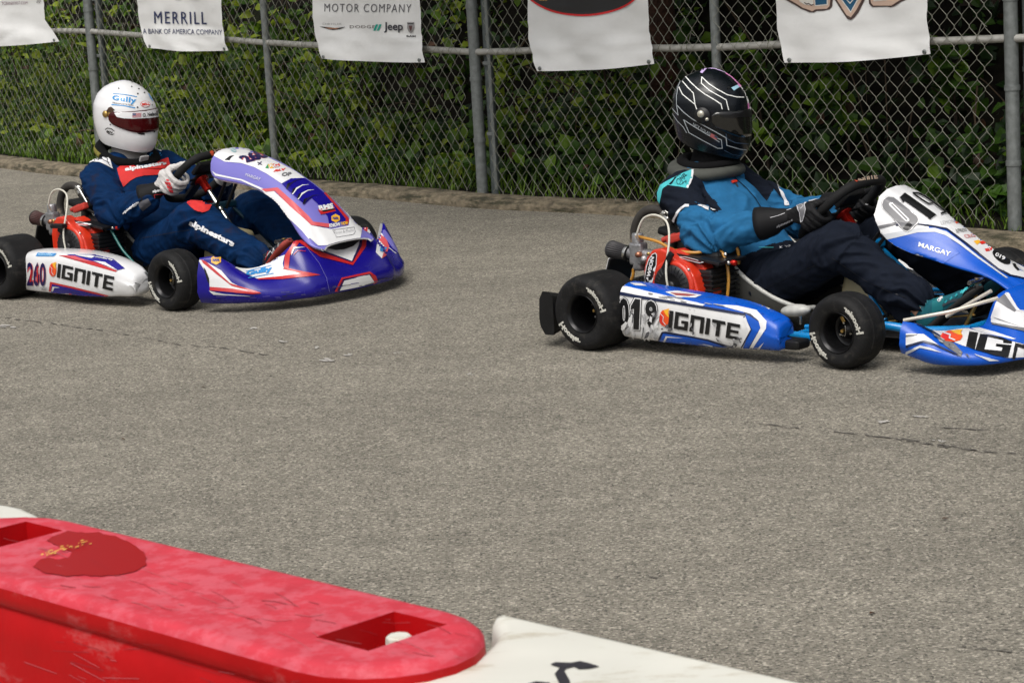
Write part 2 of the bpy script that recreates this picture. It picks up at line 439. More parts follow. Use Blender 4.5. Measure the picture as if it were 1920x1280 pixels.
# ---------------------------------------------------------------- leaves
def leaf_mat(name, col, tr):
    if name in MATS: return MATS[name]
    mt = bpy.data.materials.new(name); mt.use_nodes = True; n = mt.node_tree.nodes; l = mt.node_tree.links
    b = n['Principled BSDF']; o = n['Material Output']
    tc = n.new('ShaderNodeTexCoord'); t = n.new('ShaderNodeTexNoise'); t.inputs['Scale'].default_value = 7; t.inputs['Detail'].default_value = 3
    l.new(tc.outputs['Object'], t.inputs['Vector'])
    mr = n.new('ShaderNodeMapRange'); mr.inputs['From Min'].default_value = .3; mr.inputs['From Max'].default_value = .7; mr.inputs['To Min'].default_value = .55; mr.inputs['To Max'].default_value = 1.4
    l.new(t.outputs['Fac'], mr.inputs['Value'])
    mx = n.new('ShaderNodeMix'); mx.data_type = 'RGBA'; mx.blend_type = 'MULTIPLY'; mx.inputs[0].default_value = 1; mx.inputs[6].default_value = (*col, 1); l.new(mr.outputs[0], mx.inputs[7])
    l.new(mx.outputs[2], b.inputs['Base Color']); b.inputs['Roughness'].default_value = .5; b.inputs['Specular IOR Level'].default_value = .35
    tl = n.new('ShaderNodeBsdfTranslucent'); l.new(mx.outputs[2], tl.inputs[0])
    ms = n.new('ShaderNodeMixShader'); ms.inputs[0].default_value = tr
    l.new(b.outputs[0], ms.inputs[1]); l.new(tl.outputs[0], ms.inputs[2]); l.new(ms.outputs[0], o.inputs['Surface'])
    MATS[name] = mt; return mt
LEAF = [leaf_mat('leaf_deep', (.009, .028, .004), .15), leaf_mat('leaf_mid', (.038, .092, .008), .25), leaf_mat('leaf_fresh', (.115, .205, .013), .35), leaf_mat('leaf_lime', (.29, .37, .030), .4), leaf_mat('leaf_dry', (.075, .032, .014), .15)]
def add_leaf(mb, p, d, up, L, W, mat):
    """a leaf: bent blade of six corners"""
    d = d.normalized(); s = d.cross(up); s = s.normalized() if s.length > 1e-4 else d.orthogonal().normalized(); n = s.cross(d)
    a = p; m1 = p + d * L * .38; m2 = p + d * L * .72 - n * L * .06; e = p + d * L - n * L * .16
    lift = n * W * .18
    mb.add([a, m1 - s * W * .5 + lift, m1, m1 + s * W * .5 + lift, m2 - s * W * .36 + lift * .5, m2, m2 + s * W * .36 + lift * .5, e],
           [(0, 2, 1), (0, 3, 2), (1, 2, 5, 4), (2, 3, 6, 5), (4, 5, 7), (5, 6, 7)], mat, False)
def rdir(rg, zb=0.0):
    while True:
        q = Vec((rg.uniform(-1, 1), rg.uniform(-1, 1), rg.uniform(-1, 1) + zb))
        if .05 < q.length < 1.4: return q.normalized()
NI = len(kl) - 1
def s_of_x(x):
    """position along the kerb whose point has this x"""
    for i in range(NI):
        if kl[i].x <= x <= kl[i + 1].x: return i + (x - kl[i].x) / (kl[i + 1].x - kl[i].x)
    return 0 if x < kl[0].x else NI - 1
def s_at(px, d, h=.4):
    """kerb parameter of the spot, d metres up the bank, seen in the photo's column px"""
    lo, hi = 2.0, NI - 12.0
    for _ in range(40):
        m_ = (lo + hi) / 2
        if to_px(bank_pt(m_, d)[0] + Vec((0, 0, h)))[0] < px: lo = m_
        else: hi = m_
    return lo
rg = random.Random(21)
vine = MB()
STEM = P('dry_stem', (.075, .050, .030), rough=.9, var=.4, vscale=30)
for k in range(27000):
    x = rg.uniform(-5.6, 3.9); si = s_of_x(x)
    d = rg.choice([rg.uniform(.4, 1.2), rg.uniform(.5, 2.4), rg.uniform(.8, 3.4)])
    p, nrm, tg = bank_pt(si, d)
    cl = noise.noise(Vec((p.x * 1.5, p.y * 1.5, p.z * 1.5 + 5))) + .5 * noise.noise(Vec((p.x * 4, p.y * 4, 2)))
    right = max(0, min(1, (x + .6) / 1.6))                       # sparser on the right, with the trees' shade put into leaf colours
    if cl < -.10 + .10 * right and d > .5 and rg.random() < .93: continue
    if rg.random() < .30 * right: continue
    h = abs(rg.gauss(0, .13)) * (1 + cl) if d > .6 else rg.uniform(0, .1)
    p = p + Vec((0, 0, h + .01)) - nrm * h * .4
    if d < .45: p = p + nrm * .1
    dr = rdir(rg, .25) - nrm * .5
    L = rg.choice([rg.uniform(.025, .06), rg.uniform(.05, .095), rg.uniform(.08, .125)]) * (1.1 if right > .5 else .9)
    r = rg.random() + cl * .45 - .38 * right + .24 * (1 - right) * min(1, max(.25, (.9 - x) / 2.6))  # leaf tone carries tree shade at the right, open light at the left
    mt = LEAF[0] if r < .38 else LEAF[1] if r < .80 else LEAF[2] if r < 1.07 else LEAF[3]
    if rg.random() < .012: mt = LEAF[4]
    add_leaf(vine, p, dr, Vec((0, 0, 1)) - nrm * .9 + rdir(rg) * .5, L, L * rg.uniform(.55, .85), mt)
for k in range(150):                                  # bare stems and runners among the leaves
    x = rg.uniform(-5.2, 3.6); p, nrm, tg = bank_pt(s_of_x(x), rg.uniform(.5, 1.8)); dr = (rdir(rg, .5) + tg * rg.uniform(-1, 1)).normalized(); L = rg.uniform(.2, .8)
    vine.tube(crv([p, p + dr * L * .4 + Vec((0, 0, .10)), p + dr * L + Vec((0, 0, rg.uniform(-.05, .15)))], 4), rg.uniform(.0025, .006), STEM, 5)
tag(vine.build('ground_cover'), 'tangled green ground cover over the bank behind the fence', 'ground cover', kind='stuff')
# grass strip along the kerb
gm = [leaf_mat('grass_fresh', (.14, .235, .020), .35), leaf_mat('grass_dark', (.055, .115, .012), .3)]
gr = MB()
for k in range(15000):
    x = rg.choice([rg.uniform(-6.5, 3.9), rg.uniform(-5.5, -1.5)]); si = s_of_x(x)
    lim = 1.7 if x < -2.2 else 1.1 if x < -1 else .62
    d = rg.uniform(.2, lim)
    if x > -.3 and rg.random() < .45: continue
    p, nrm, tg = bank_pt(si, d)
    h = rg.uniform(.04, .13) * (1 if d > .3 else .5); a = rdir(rg); a.z = 0
    q = p + Vec((0, 0, h)) + a * h * .7; s = a.cross(Vec((0, 0, 1))).normalized() * .004
    gr.add([p - s, p + s, p.lerp(q, .6) + s * .8 + Vec((0, 0, h * .12)), p.lerp(q, .6) - s * .8 + Vec((0, 0, h * .12)), q], [(0, 1, 2, 3), (3, 2, 4)], gm[0] if rg.random() < .6 else gm[1], False)
tag(gr.build('grass'), 'short grass growing along the back of the kerb', 'grass', kind='stuff')

# saplings that stand out behind the fence, each a thing
bark = P('bark', (.035, .022, .014), rough=.95, var=.4, vscale=18, bump=1, bscale=40, bdist=.03)
bark2 = P('bark_red', (.050, .020, .011), rough=.95, var=.4, vscale=18, bump=1, bscale=40, bdist=.03)
def sapling(x, d, h, n, label, mats, L0, seed, lean=.1):
    rg = random.Random(seed); si = s_at(x, d); p, nrm, tg = bank_pt(si, d)
    root = empty('sapling', p); tag(root, label, 'sapling', 'saplings behind the fence')
    st = MB(); lf = MB(); tips = []
    top = Vec((rg.uniform(-lean, lean), rg.uniform(-lean, lean), h)) - nrm * .1
    st.tube(crv([Vec((0, 0, -.05)), top * .5 + Vec((.02, .01, 0)), top], 4), [.011, .010, .009, .009, .008, .007, .006, .005, .003], bark, 6)
    for b in range(int(5 + n / 25)):
        t = rg.uniform(.3, 1); o = top * t; dr = rdir(rg, .3); dr = (dr - nrm * .3).normalized(); Lb = rg.uniform(.12, .34) * h
        e = o + dr * Lb
        st.tube([o, o.lerp(e, .5) + Vec((0, 0, .02)), e], [.005, .004, .002], bark, 5)
        for q in range(int(n / (5 + n / 25)) + 1):
            u = rg.uniform(.25, 1.05); a = o.lerp(e, u)
            ld = (dr * .5 + rdir(rg, .05)).normalized(); L = L0 * rg.uniform(.7, 1.25)
            add_leaf(lf, a, ld, Vec((0, 0, 1)) - nrm * .6 + rdir(rg) * .4, L, L * rg.uniform(.6, .8), rg.choice(mats))
    st.build('stem', root); lf.build('foliage', root)
M_l, M_f, M_m, M_d = LEAF[3], LEAF[2], LEAF[1], LEAF[0]
sapling(30, 1.1, .85, 90, 'pale leafed sapling on the bank at the left end of the fence', [M_f, M_l, M_f], .075, 1)
sapling(105, 1.0, .75, 100, 'yellow green sapling behind the fence below the leftmost banner', [M_l, M_f], .07, 2)
sapling(345, 1.0, .95, 110, 'bushy sapling behind the fence just right of the left pair of posts', [M_f, M_m, M_f], .075, 3)
sapling(440, .8, .62, 90, 'light green sapling behind the fence between the white helmet and the slim post', [M_f, M_l], .07, 4)
sapling(690, .8, .7, 90, 'lime tipped sapling behind the fence under the banner with car logos', [M_f, M_l, M_m], .07, 5)
sapling(965, .75, .68, 60, 'thin sapling with yellowish leaves right behind the middle post', [M_f, M_l], .07, 6)
sapling(1145, .85, .85, 46, 'slender sapling with bright broad leaves left of the black helmet', [M_f, M_l], .085, 7)
sapling(1440, .8, .72, 60, 'sapling with fresh leaves just right of the black helmet', [M_f, M_m], .085, 8)
sapling(1590, .9, .6, 60, 'low dark green sapling with broad leaves under the crest banner', [M_m, M_f], .095, 9)
sapling(1790, 1.0, .62, 60, 'broad leafed sapling beside the right end post of the fence', [M_m, M_f, M_m], .10, 10)

# trees on the bank: trunks pass behind the fence, crowns shade it from above the picture
def tree(x, d, r, H, label, mt, seed, crown=True, cr=(2.3, 2.3, 1.5)):
    rg = random.Random(seed); si = s_at(x, d); p, nrm, tg = bank_pt(si, d); p.z -= .1
    root = empty('tree', p); tag(root, label, 'tree', 'trees on the bank')
    t = MB(); lx, ly = rg.uniform(-.1, .1), rg.uniform(-.1, .1)
    pts = crv([Vec((0, 0, 0)), Vec((lx * .3, ly * .3, H * .3)), Vec((lx, ly, H * .65)), Vec((lx * 2, ly * 2, H))], 6)
    n = len(pts); rs = [r * (1.35 if i == 0 else 1.0 - .65 * i / n) for i in range(n)]
    t.tube(pts, rs, mt, 12)
    tips = [pts[-1]]
    for b in range(7):
        i = int(n * rg.uniform(.5, .95)); o = pts[i]; dr = rdir(rg, .5); e = o + Vec((dr.x * cr[0] * .7, dr.y * cr[1] * .7, abs(dr.z) * cr[2] * .5 + .3))
        t.tube(crv([o, o.lerp(e, .5) + Vec((0, 0, .15)), e], 4), [r * .35 * (1 - .8 * k / 8) for k in range(9)], mt, 7); tips.append(e)
    t.build('trunk', root)
    c = MB()
    for k in range(int(380 * cr[0] ** 2)):
        q = rdir(rg) * rg.uniform(.45, 1) ** .5; ctr = rg.choice(tips)
        pp = Vec((ctr.x * .6 + q.x * cr[0], ctr.y * .6 + q.y * cr[1], H + .3 + q.z * cr[2]))
        if noise.noise(pp * .9) < -.12: continue
        if pp.z + p.z < 1.95: continue
        L = rg.uniform(.16, .30); add_leaf(c, pp, rdir(rg, -.2), Vec((0, 0, 1)) + rdir(rg) * .6, L, L * .7, rg.choice([M_d, M_m, M_m, M_f]))
    c.build('crown', root)
tree(1248, 1.15, .10, 3.0, 'tree with a reddish brown trunk behind the fence left of the black helmet', bark2, 31, cr=(2.9, 2.9, 1.3))
tree(800, 2.2, .09, 3.6, 'grey brown tree far up the bank left of the middle post', bark, 32)
tree(1850, 2.0, .12, 3.0, 'dark tree on the bank behind the right end of the fence', bark, 33, cr=(3.0, 3.0, 1.4))
tree(420, 5.2, .12, 4.6, 'tree high on the bank behind the purple kart', bark, 34)
tree(2150, 1.6, .13, 3.4, 'tree on the bank beyond the right edge of the picture', bark, 35)
tree(1655, 2.6, .07, 2.9, 'thin dark tree in the shade between the two right posts', bark, 36, cr=(3.0, 3.0, 1.4))

# ---------------------------------------------------------------- fence
GALV = P('galvanised_steel', (.20, .215, .21), rough=.55, metal=.45, var=.25, vscale=40, bump=.15, bscale=120, scuff=((.16, .10, .06), .5, (9, 9, 25), .62))
GALVD = P('weathered_galvanised_steel', (.10, .115, .115), rough=.6, metal=.35, var=.3, vscale=40, bump=.15, bscale=120)
RAILM = P('galvanised_rail', (.40, .39, .36), rough=.5, metal=.3, var=.2, vscale=30, bump=.1, bscale=120, scuff=((.22, .17, .12), .6, (9, 9, 25), .60))
WIRE = P('galvanised_wire', (.25, .25, .205), rough=.55, metal=.35, var=.25, vscale=50)
fence_px = [(190, 300), (518, 327), (905, 360), (1355, 393), (1903, 425)]
fp = [loc(None, 'z', .06, *q) for q in fence_px]
rail_z = [.942, .88, .843, .877, .912]
fp = [fp[0] + (fp[0] - fp[1]).normalized() * 4.0 + Vec((-.25, .5, 0)), fp[0] + (fp[0] - fp[1]).normalized() * 2.0 + Vec((-.1, .15, 0))] + fp + [fp[-1] + (fp[-1] - fp[-2]).normalized() * 1.75]
rail_z = [.95, .95] + rail_z + [.93]
TOP = 2.05
fence = empty('chain_link_fence', fp[4]); tag(fence, 'galvanised chain link fence on pipe posts along the kerb', 'fence')
def fobj(mbx, name):
    o = mbx.build(name, fence); o.location = -fp[4]; return o
fn = []
for i in range(len(fp)):
    t = (fp[min(i + 1, len(fp) - 1)] - fp[max(i - 1, 0)]).normalized(); fn.append((t, Vec((-t.y, t.x, 0))))
def post(p, r, h=TOP, bands=(), mt=GALV):
    b = MB(); b.tube([p - Vec((0, 0, .15)), p + Vec((0, 0, h * .5)), p + Vec((0, 0, h))], r, mt, 14)
    b.ball(p + Vec((0, 0, h)), (r * 1.15, r * 1.15, r * .8), mt, 12, 8)
    for z in bands: b.tube([p + Vec((0, 0, z)), p + Vec((0, 0, z + .022))], r * 1.13, mt, 14)
    return fobj(b, 'post')
for i, p in enumerate(fp):
    thick = i in (1, 2, 4, 6, 7)
    post(p, .032 if thick else .024, bands=(.28, .62, 1.02) if thick else (.5,))
    if i in (2, 4, 6):
        t = fn[i][0]
        post(p + t * .058 + fn[i][1] * .05, .026, bands=(.3, .7), mt=GALVD)
        b = MB(); q = p + t * .128 - fn[i][1] * .005; b.box(q + Vec((0, 0, 1.0)), (.007, .022, 1.96), GALV, Matrix.Rotation(math.atan2(t.y, t.x) + 1.57, 3, 'Z'), .001, 1)
        for z in (.33, .72, 1.1): b.box(q - t * .022 + Vec((0, 0, z)), (.058, .012, .018), GALV, Matrix.Rotation(math.atan2(t.y, t.x), 3, 'Z'), .002, 1)
        fobj(b, 'tension_bar')
for i in range(len(fp) - 1):
    a, c = fp[i], fp[i + 1]; t = (c - a).normalized(); nr = Vec((-t.y, t.x, 0))
    for z0, z1 in ((rail_z[i], rail_z[i + 1]), (TOP - .04, TOP - .04)):
        b = MB(); n_ = 6
        b.tube([a.lerp(c, q / n_) + Vec((0, 0, (z0 * (1 - q / n_) + z1 * q / n_) - .06 + (.004 * math.sin(q * 1.3 + i)))) for q in range(n_ + 1)], .0185, RAILM, 12)
        if z0 < 1.5:                                             # wire ties twisted round the rail
            for u in (.2, .45, .72, .9):
                q = a.lerp(c, u) + Vec((0, 0, z0 * (1 - u) + z1 * u - .06)); rt = [q + (nr * math.cos(w_) + Vec((0, 0, math.sin(w_)))) * .022 for w_ in np.linspace(0, 6.28, 12)]
                b.tube(rt, .0022, WIRE, 5); b.tube([rt[3], rt[3] + t * .02 + Vec((0, 0, .05)), rt[3] + t * .045 + Vec((0, 0, .035))], .002, WIRE, 5)
        fobj(b, 'rail')
    # woven diamond mesh: every wire is a zigzag hooked into its neighbours
    b = MB(); Lb = (c - a).length; pitch = .0405; nz = int((TOP - .06) / .047); rw = random.Random(i); gap0 = .145 if i in (2, 4, 6) else .03
    nw = int((Lb - gap0 - .03) / pitch)
    wv = 4
    for k in range(nw):
        pts = []; s0 = gap0 + k * pitch
        for j in range(nz):
            sgn = 1 if (j + k) % 2 else -1
            u = s0 + sgn * .0405 * .53
            warp = noise.noise(Vec((u * 2.2 + i * 7, j * .16, 1))) * .010
            zz = .012 + j * .047 + noise.noise(Vec((u * 1.5, j * .11, 5 + i))) * .012
            q = a + t * (u + warp) + Vec((0, 0, zz)) - nr * (.026 + .004 * sgn + .006 * noise.noise(Vec((u * 2, j * .2, 8))))
            pts += [q - Vec((0, 0, .0065)), q + Vec((0, 0, .0065))]
        b.tube(pts, .00165, WIRE, 4, caps=False)
    fobj(b, 'mesh_panel')

# ---------------------------------------------------------------- banners tied to the fence
def fence_hit(px, py, off=.04):
    o, d = Vec((0, 0, CH)), ray(px, py); best = None
    for i in range(len(fp) - 1):
        a, c = fp[i], fp[i + 1]; t = (c - a); L = t.length; t = t / L; nr = Vec((-t.y, t.x, 0)); a2 = a - nr * off
        k = (a2 - o).dot(nr) / d.dot(nr); q = o + d * k; u = (q - a2).dot(t)
        if -.02 <= u <= L + .02: return q, t, nr
    a, c = fp[0], fp[1]; t = (c - a).normalized(); nr = Vec((-t.y, t.x, 0)); a2 = a - nr * off; k = (a2 - o).dot(nr) / d.dot(nr)
    return o + d * k, t, nr
VINYL = P('white_vinyl', (.72, .72, .71), rough=.45, var=.04, vscale=6, bump=.10, bscale=7, bdist=.05)
INK = P('black_print', (.02, .02, .022), rough=.5); NAVY = P('navy_print', (.03, .04, .11), rough=.5); GREY = P('grey_print', (.30, .29, .29), rough=.5)
def banner(bl, br, tl, tr, label, seed, art, rail_py):
    """corners in the photo: bottom-left, bottom-right and two points of its sides at the top edge of the photo"""
    rgb = random.Random(seed)
    Bl, t, nr = fence_hit(*bl, .065); Br = fence_hit(*br, .065)[0]; Tl = fence_hit(*tl)[0]; Tr = fence_hit(*tr)[0]
    H = 1.78
    def up(Bp, Tp): return Bp + (Tp - Bp) * ((H - Bp.z) / max(.05, Tp.z - Bp.z)) if False else Vec((Tp.x, Tp.y, H))
    Ul, Ur = up(Bl, Tl), up(Br, Tr)
    root = empty('banner', (Bl + Br) / 2); tag(root, label, 'banner', 'white sponsor banners on the fence')
    mb = MB(); rows = []; NU, NV = 26, 30
    zr = (Tl.z + Bl.z) * .5
    for iu in range(NU + 1):
        u = iu / NU; row = []
        for iv in range(NV + 1):
            v = (iv / NV) ** 1.5
            # each side runs from its bottom corner through its rail point, then straight up
            rail_k = .16
            def side(B, T, U): 
                if v < rail_k: return B.lerp(Vec((T.x, T.y, B.z + (U.z - B.z) * rail_k)), (v / rail_k) ** .75)
                return Vec((T.x, T.y, B.z + (U.z - B.z) * v)) 
            q = side(Bl, Tl, Ul).lerp(side(Br, Tr, Ur), u)
            fade = max(0, 1 - v * 2.2)
            sag = -.012 * math.sin(math.pi * u) * (1 if seed != 3 else .6) * max(0, 1 - v * 6)
            wob = .010 * math.sin(u * 9 + seed * 2 + v * 7) * fade + .012 * noise.noise(Vec((u * 4 + seed, v * 9, seed))) + .02 * abs(noise.noise(Vec((u * 3.1 + seed * 5, v * 14, 2)))) * fade
            row.append(q - nr * (wob + .010) + Vec((0, 0, sag)))
        rows.append(row)
    mb.grid(rows, VINYL, flip=True)
    bv = mb.bvh()
    art(mb, bv)
    o = mb.build('sheet', root); o.location = -root.location
    for q in (rows[1][1], rows[-2][1]):
        g = MB(); g.lathe([(.003, -.004), (.010, -.004), (.011, 0), (.010, .004), (.003, .004)], Vec(q) - nr * .004, nr, GALV, 12)
        g.tube([Vec(q) - nr * .004, Vec(q) + Vec((0, 0, .012)) + nr * .02, Vec(q) + nr * .06 + t * .02], .0025, INK, 5)
        go = g.build('eyelet', root); go.location = -root.location
    return root
def art1(mb, bv):
    letters(mb, None, bv, 'TCBANKFIRST.COM', [(4, 4), (52, 3), (52, 8), (4, 10)], P('mauve_print', (.25, .16, .2), rough=.5), bold=.0)
    for a in range(4):
        for b in range(3):
            if (a + b) % 2 == 0: paint(mb, None, bv, [(69 + a * 2, -2 + b * 2.6), (71 + a * 2, -2 + b * 2.6), (71.4 + a * 2, .6 + b * 2.6), (69.4 + a * 2, .6 + b * 2.6)], GREY, .003)
def art2(mb, bv):
    letters(mb, None, bv, 'MERRILL', [(289, 22), (387, 23), (388, 46), (290, 44)], NAVY, bold=.0, space=1.25, step=2)
    letters(mb, None, bv, 'MERRILL', [(289.6, 22), (387.6, 23), (388.6, 46), (290.6, 44)], NAVY, .0034, bold=.0, space=1.25, step=2)
    letters(mb, None, bv, 'A BANK OF AMERICA COMPANY', [(268, 54), (417, 56.5), (417, 66), (269, 63.5)], NAVY, bold=.0)
    paint(mb, None, bv, [(322, -8), (345, -8), (338, 0), (330, 0)], NAVY, .003); paint(mb, None, bv, [(355, -8), (372, -8), (374, -1), (358, -1)], NAVY, .003)
def art3(mb, bv):
    letters(mb, None, bv, 'MOTOR COMPANY', [(609, 7), (772, 8.5), (771, 24), (609, 22.5)], P('dark_grey_print', (.07, .07, .08), rough=.5), bold=-.006, space=1.22)
    letters(mb, None, bv, 'CHRYSLER', [(605, 43.5), (641, 43.5), (641, 47), (605, 47)], GREY, bold=0, space=1.15)
    BR = P('bronze_print', (.28, .13, .07), rough=.4)
    paint(mb, None, bv, [(599, 50), (618, 51.5), (630, 53), (645, 51), (648.5, 51), (638, 55), (625, 57), (615, 55)], INK, .0025)
    paint(mb, None, bv, [(609, 52), (619, 52), (628, 53), (638, 52), (631, 55.5), (618, 55.2)], BR, .0035)
    letters(mb, None, bv, 'DODGE', [(656.5, 48), (704, 47.6), (704, 53.4), (656.5, 53.5)], P('brown_grey_print', (.13, .11, .10), rough=.5), bold=.0, space=1.1)
    TEAL = P('teal_print', (.0, .33, .25), rough=.5)
    for dx in (0, 6.5): paint(mb, None, bv, [(705.5 + dx, 46), (709.5 + dx, 46), (704.5 + dx, 58), (700.5 + dx, 58)], TEAL, .003)
    letters(mb, None, bv, 'Jeep', [(720.5, 42), (756, 42), (756, 62), (720.5, 62)], P('slate_print', (.045, .045, .06), rough=.5), bold=.02)
    paint(mb, None, bv, [(764, 42), (777, 42), (777.5, 53), (774.5, 60), (771, 63.5), (767, 60), (764, 53)], GREY, .0025)
    paint(mb, None, bv, [(765, 44), (776, 44), (776, 46), (765, 46)], INK, .0035); paint(mb, None, bv, [(767, 48.5), (774, 48.5), (773, 54), (771, 59), (768.5, 54)], P('oxblood_print', (.10, .04, .04), rough=.5), .0035)
    letters(mb, None, bv, 'RAM', [(763, 66.5), (780, 66.5), (780, 70.5), (763, 70.5)], INK, bold=.03)
def art4(mb, bv):
    ell = lambda rx, ry, cy: [(1093 + rx * math.cos(a), cy + ry * math.sin(a)) for a in np.linspace(0, 6.283, 56, endpoint=False)]
    paint(mb, None, bv, ell(114, 61, -29), P('soft_grey_print', (.55, .53, .54), rough=.5), .0022, 9)
    paint(mb, None, bv, ell(113, 60.5, -29.5), P('red_print', (.62, .012, .015), rough=.5), .003, 9)
    paint(mb, None, bv, ell(109.5, 56.5, -29.5), INK, .004, 9)
    letters(mb, None, bv, 'est', [(1012, -4), (1027, -4), (1027, 2), (1012, 2)], P('gold_print', (.4, .25, .08), rough=.5), .0052)
def art5(mb, bv):
    BZ = P('brown_outline_print', (.06, .035, .03), rough=.5); SK = P('tan_print', (.50, .36, .28), rough=.5); BL = P('steel_blue_print', (.008, .075, .15), rough=.5); PL = P('pale_print', (.62, .60, .56), rough=.5)
    paint(mb, None, bv, [(1468, -3), (1562, -6), (1561, 12), (1556, 18), (1545, 20.5), (1532, 21), (1526, 24), (1518, 23.5), (1503, 17), (1490, 9)], BZ, .0024)
    paint(mb, None, bv, [(1476, -3), (1558, -5), (1556, 12), (1551, 17), (1530, 18), (1524, 21.5), (1506, 15), (1492, 6)], SK, .0032)
    paint(mb, None, bv, [(1498, -3), (1526, -3), (1526, 11), (1510, 9), (1500, 3)], PL, .004); paint(mb, None, bv, [(1527, -4), (1553, -4), (1553, 10), (1529, 12)], PL, .004)
    paint(mb, None, bv, [(1529, -4), (1551, -4), (1551, 8), (1530, 10)], BL, .0048)
    line_px(mb, None, bv, [(1509, 5), (1514, 8), (1517, 6.5), (1522, 10), (1526, 9)], 1.6, BZ, .0048)
    paint(mb, None, bv, [(1562, -6), (1624, -6), (1618, 8), (1610, 24), (1603, 33), (1596, 38), (1589, 36), (1578, 20)], BZ, .0024)
    paint(mb, None, bv, [(1566, -6), (1620, -6), (1606, 20), (1596, 33), (1588, 29)], SK, .0032)
    paint(mb, None, bv, [(1573, -6), (1614, -6), (1596, 25)], PL, .004); paint(mb, None, bv, [(1576, -6), (1611, -6), (1596, 22)], BL, .0048)
    line_px(mb, None, bv, [(1586, -4), (1595, 7), (1604, -4)], 1.6, PL, .0056)
    paint(mb, None, bv, [(1629, -6), (1712, -6), (1690, 4), (1677, 12), (1670, 14), (1664, 12.5), (1636, 13.5), (1630, 8)], BZ, .0024)
    paint(mb, None, bv, [(1632, -6), (1700, -6), (1686, 2), (1672, 11), (1638, 11), (1634, 6)], SK, .0032)
    paint(mb, None, bv, [(1637, -6), (1668, -6), (1664, 1), (1639, 3)], PL, .004); paint(mb, None, bv, [(1639, -6), (1664, -6), (1662, -.5), (1641, .5)], BL, .0048)
banner((-75, 88), (112, 78), (-110, 0), (84, 0), 'white banner with a tiny web address at the far left of the fence', 1, art1, 58)
banner((277, 90), (432, 95), (259, 0), (418, 0), 'white banner lettered MERRILL above a second line in navy', 2, art2, 65)
banner((605, 110), (801, 117), (589, 0), (789, 0), 'white banner lettered MOTOR COMPANY over a row of car logos', 3, art3, 90)
banner((1012, 133), (1227, 120), (991, 0), (1218, 0), 'white banner with a black oval rimmed in red', 4, art4, 90)
banner((1472, 118), (1748, 101), (1457, 0), (1742, 0), 'white banner with the lower tips of a brown and blue crest', 5, art5, 80)

# ---------------------------------------------------------------- plastic track barriers in front
RED = P('faded_red_plastic', (.43, .005, .007), rough=.45, var=.12, vscale=8, bump=.06, bscale=60, spec=.15, scuff=((.50, .15, .15), .6, (3, 5, 9), .57))
REDTOP = P('sun_bleached_red_plastic', (.56, .040, .062), rough=.6, spec=.3, var=.12, vscale=14, bump=.10, bscale=80, scuff=((.68, .18, .23), .36, (20, 20, 34), .46))
WET = P('wet_red_plastic', (.33, .005, .007), rough=.35, spec=.06); FLECK = P('yellow_flecks', (.75, .44, .08), rough=.6)
WHT = P('stained_white_plastic', (.70, .69, .62), rough=.5, var=.06, vscale=5, bump=.05, bscale=40, scuff=((.42, .36, .25), .65, (6, 14, 9), .55))
SPRAY = P('black_spray_paint', (.02, .018, .024), rough=.7, var=.3, vscale=80)
ZT = .55
def bpt(px, py, z=ZT): return loc(None, 'z', z, px, py)
tipR, = [bpt(908, 1180)]
axis_b = (bpt(905, 1165) - bpt(70, 965)); axis_b.z = 0; axis_b.normalize(); perp = Vec((-axis_b.y, axis_b.x, 0))
if perp.y < 0: perp = -perp
edge_far = bpt(400, 1035); edge_near = bpt(400, 1195)
off_far = edge_far.dot(perp); off_near = edge_near.dot(perp); mid_o = (off_far + off_near) / 2; hw = (off_far - off_near) / 2
s_tip = max(bpt(912, 1185).dot(axis_b), bpt(880, 1140).dot(axis_b) + .01)
def _reach(s1):                                        # rightmost picture column of a round end whose tip is at s1
    return max(to_px(axis_b * (s1 - .17 + .17 * math.cos(a)) + perp * (mid_o + hw * math.sin(a)) + Vec((0, 0, ZT - .02)))[0] for a in np.linspace(-1.57, 1.57, 25))
lo_, hi_ = s_tip - .2, s_tip + .3
for _ in range(40):
    m_ = (lo_ + hi_) / 2
    if _reach(m_) < 911: lo_ = m_
    else: hi_ = m_
s_tip = lo_
def BP(s, o, z): return axis_b * s + perp * (mid_o + o) + Vec((0, 0, z))
LENB = 1.42
_c = [bpt(590, 1195), bpt(700, 1223), bpt(838, 1164), bpt(732, 1146)]; _scA = sum(q.dot(axis_b) for q in _c) / 4
_scB = (bpt(37, 979).dot(axis_b) + bpt(113, 996).dot(axis_b)) / 2
LENB = (s_tip - _scA) * 2 + (_scA - _scB)
def barrier_outline(s0, s1, w_, rad, n=10):
    """rounded-end plan outline"""
    r = []
    for e, sg in ((s1, 1), (s0, -1)):
        for i in range(n + 1):
            a = -math.pi / 2 + math.pi * i / n
            r.append((e - sg * rad + sg * rad * math.cos(a), sg * w_ * math.sin(a)))
    return r
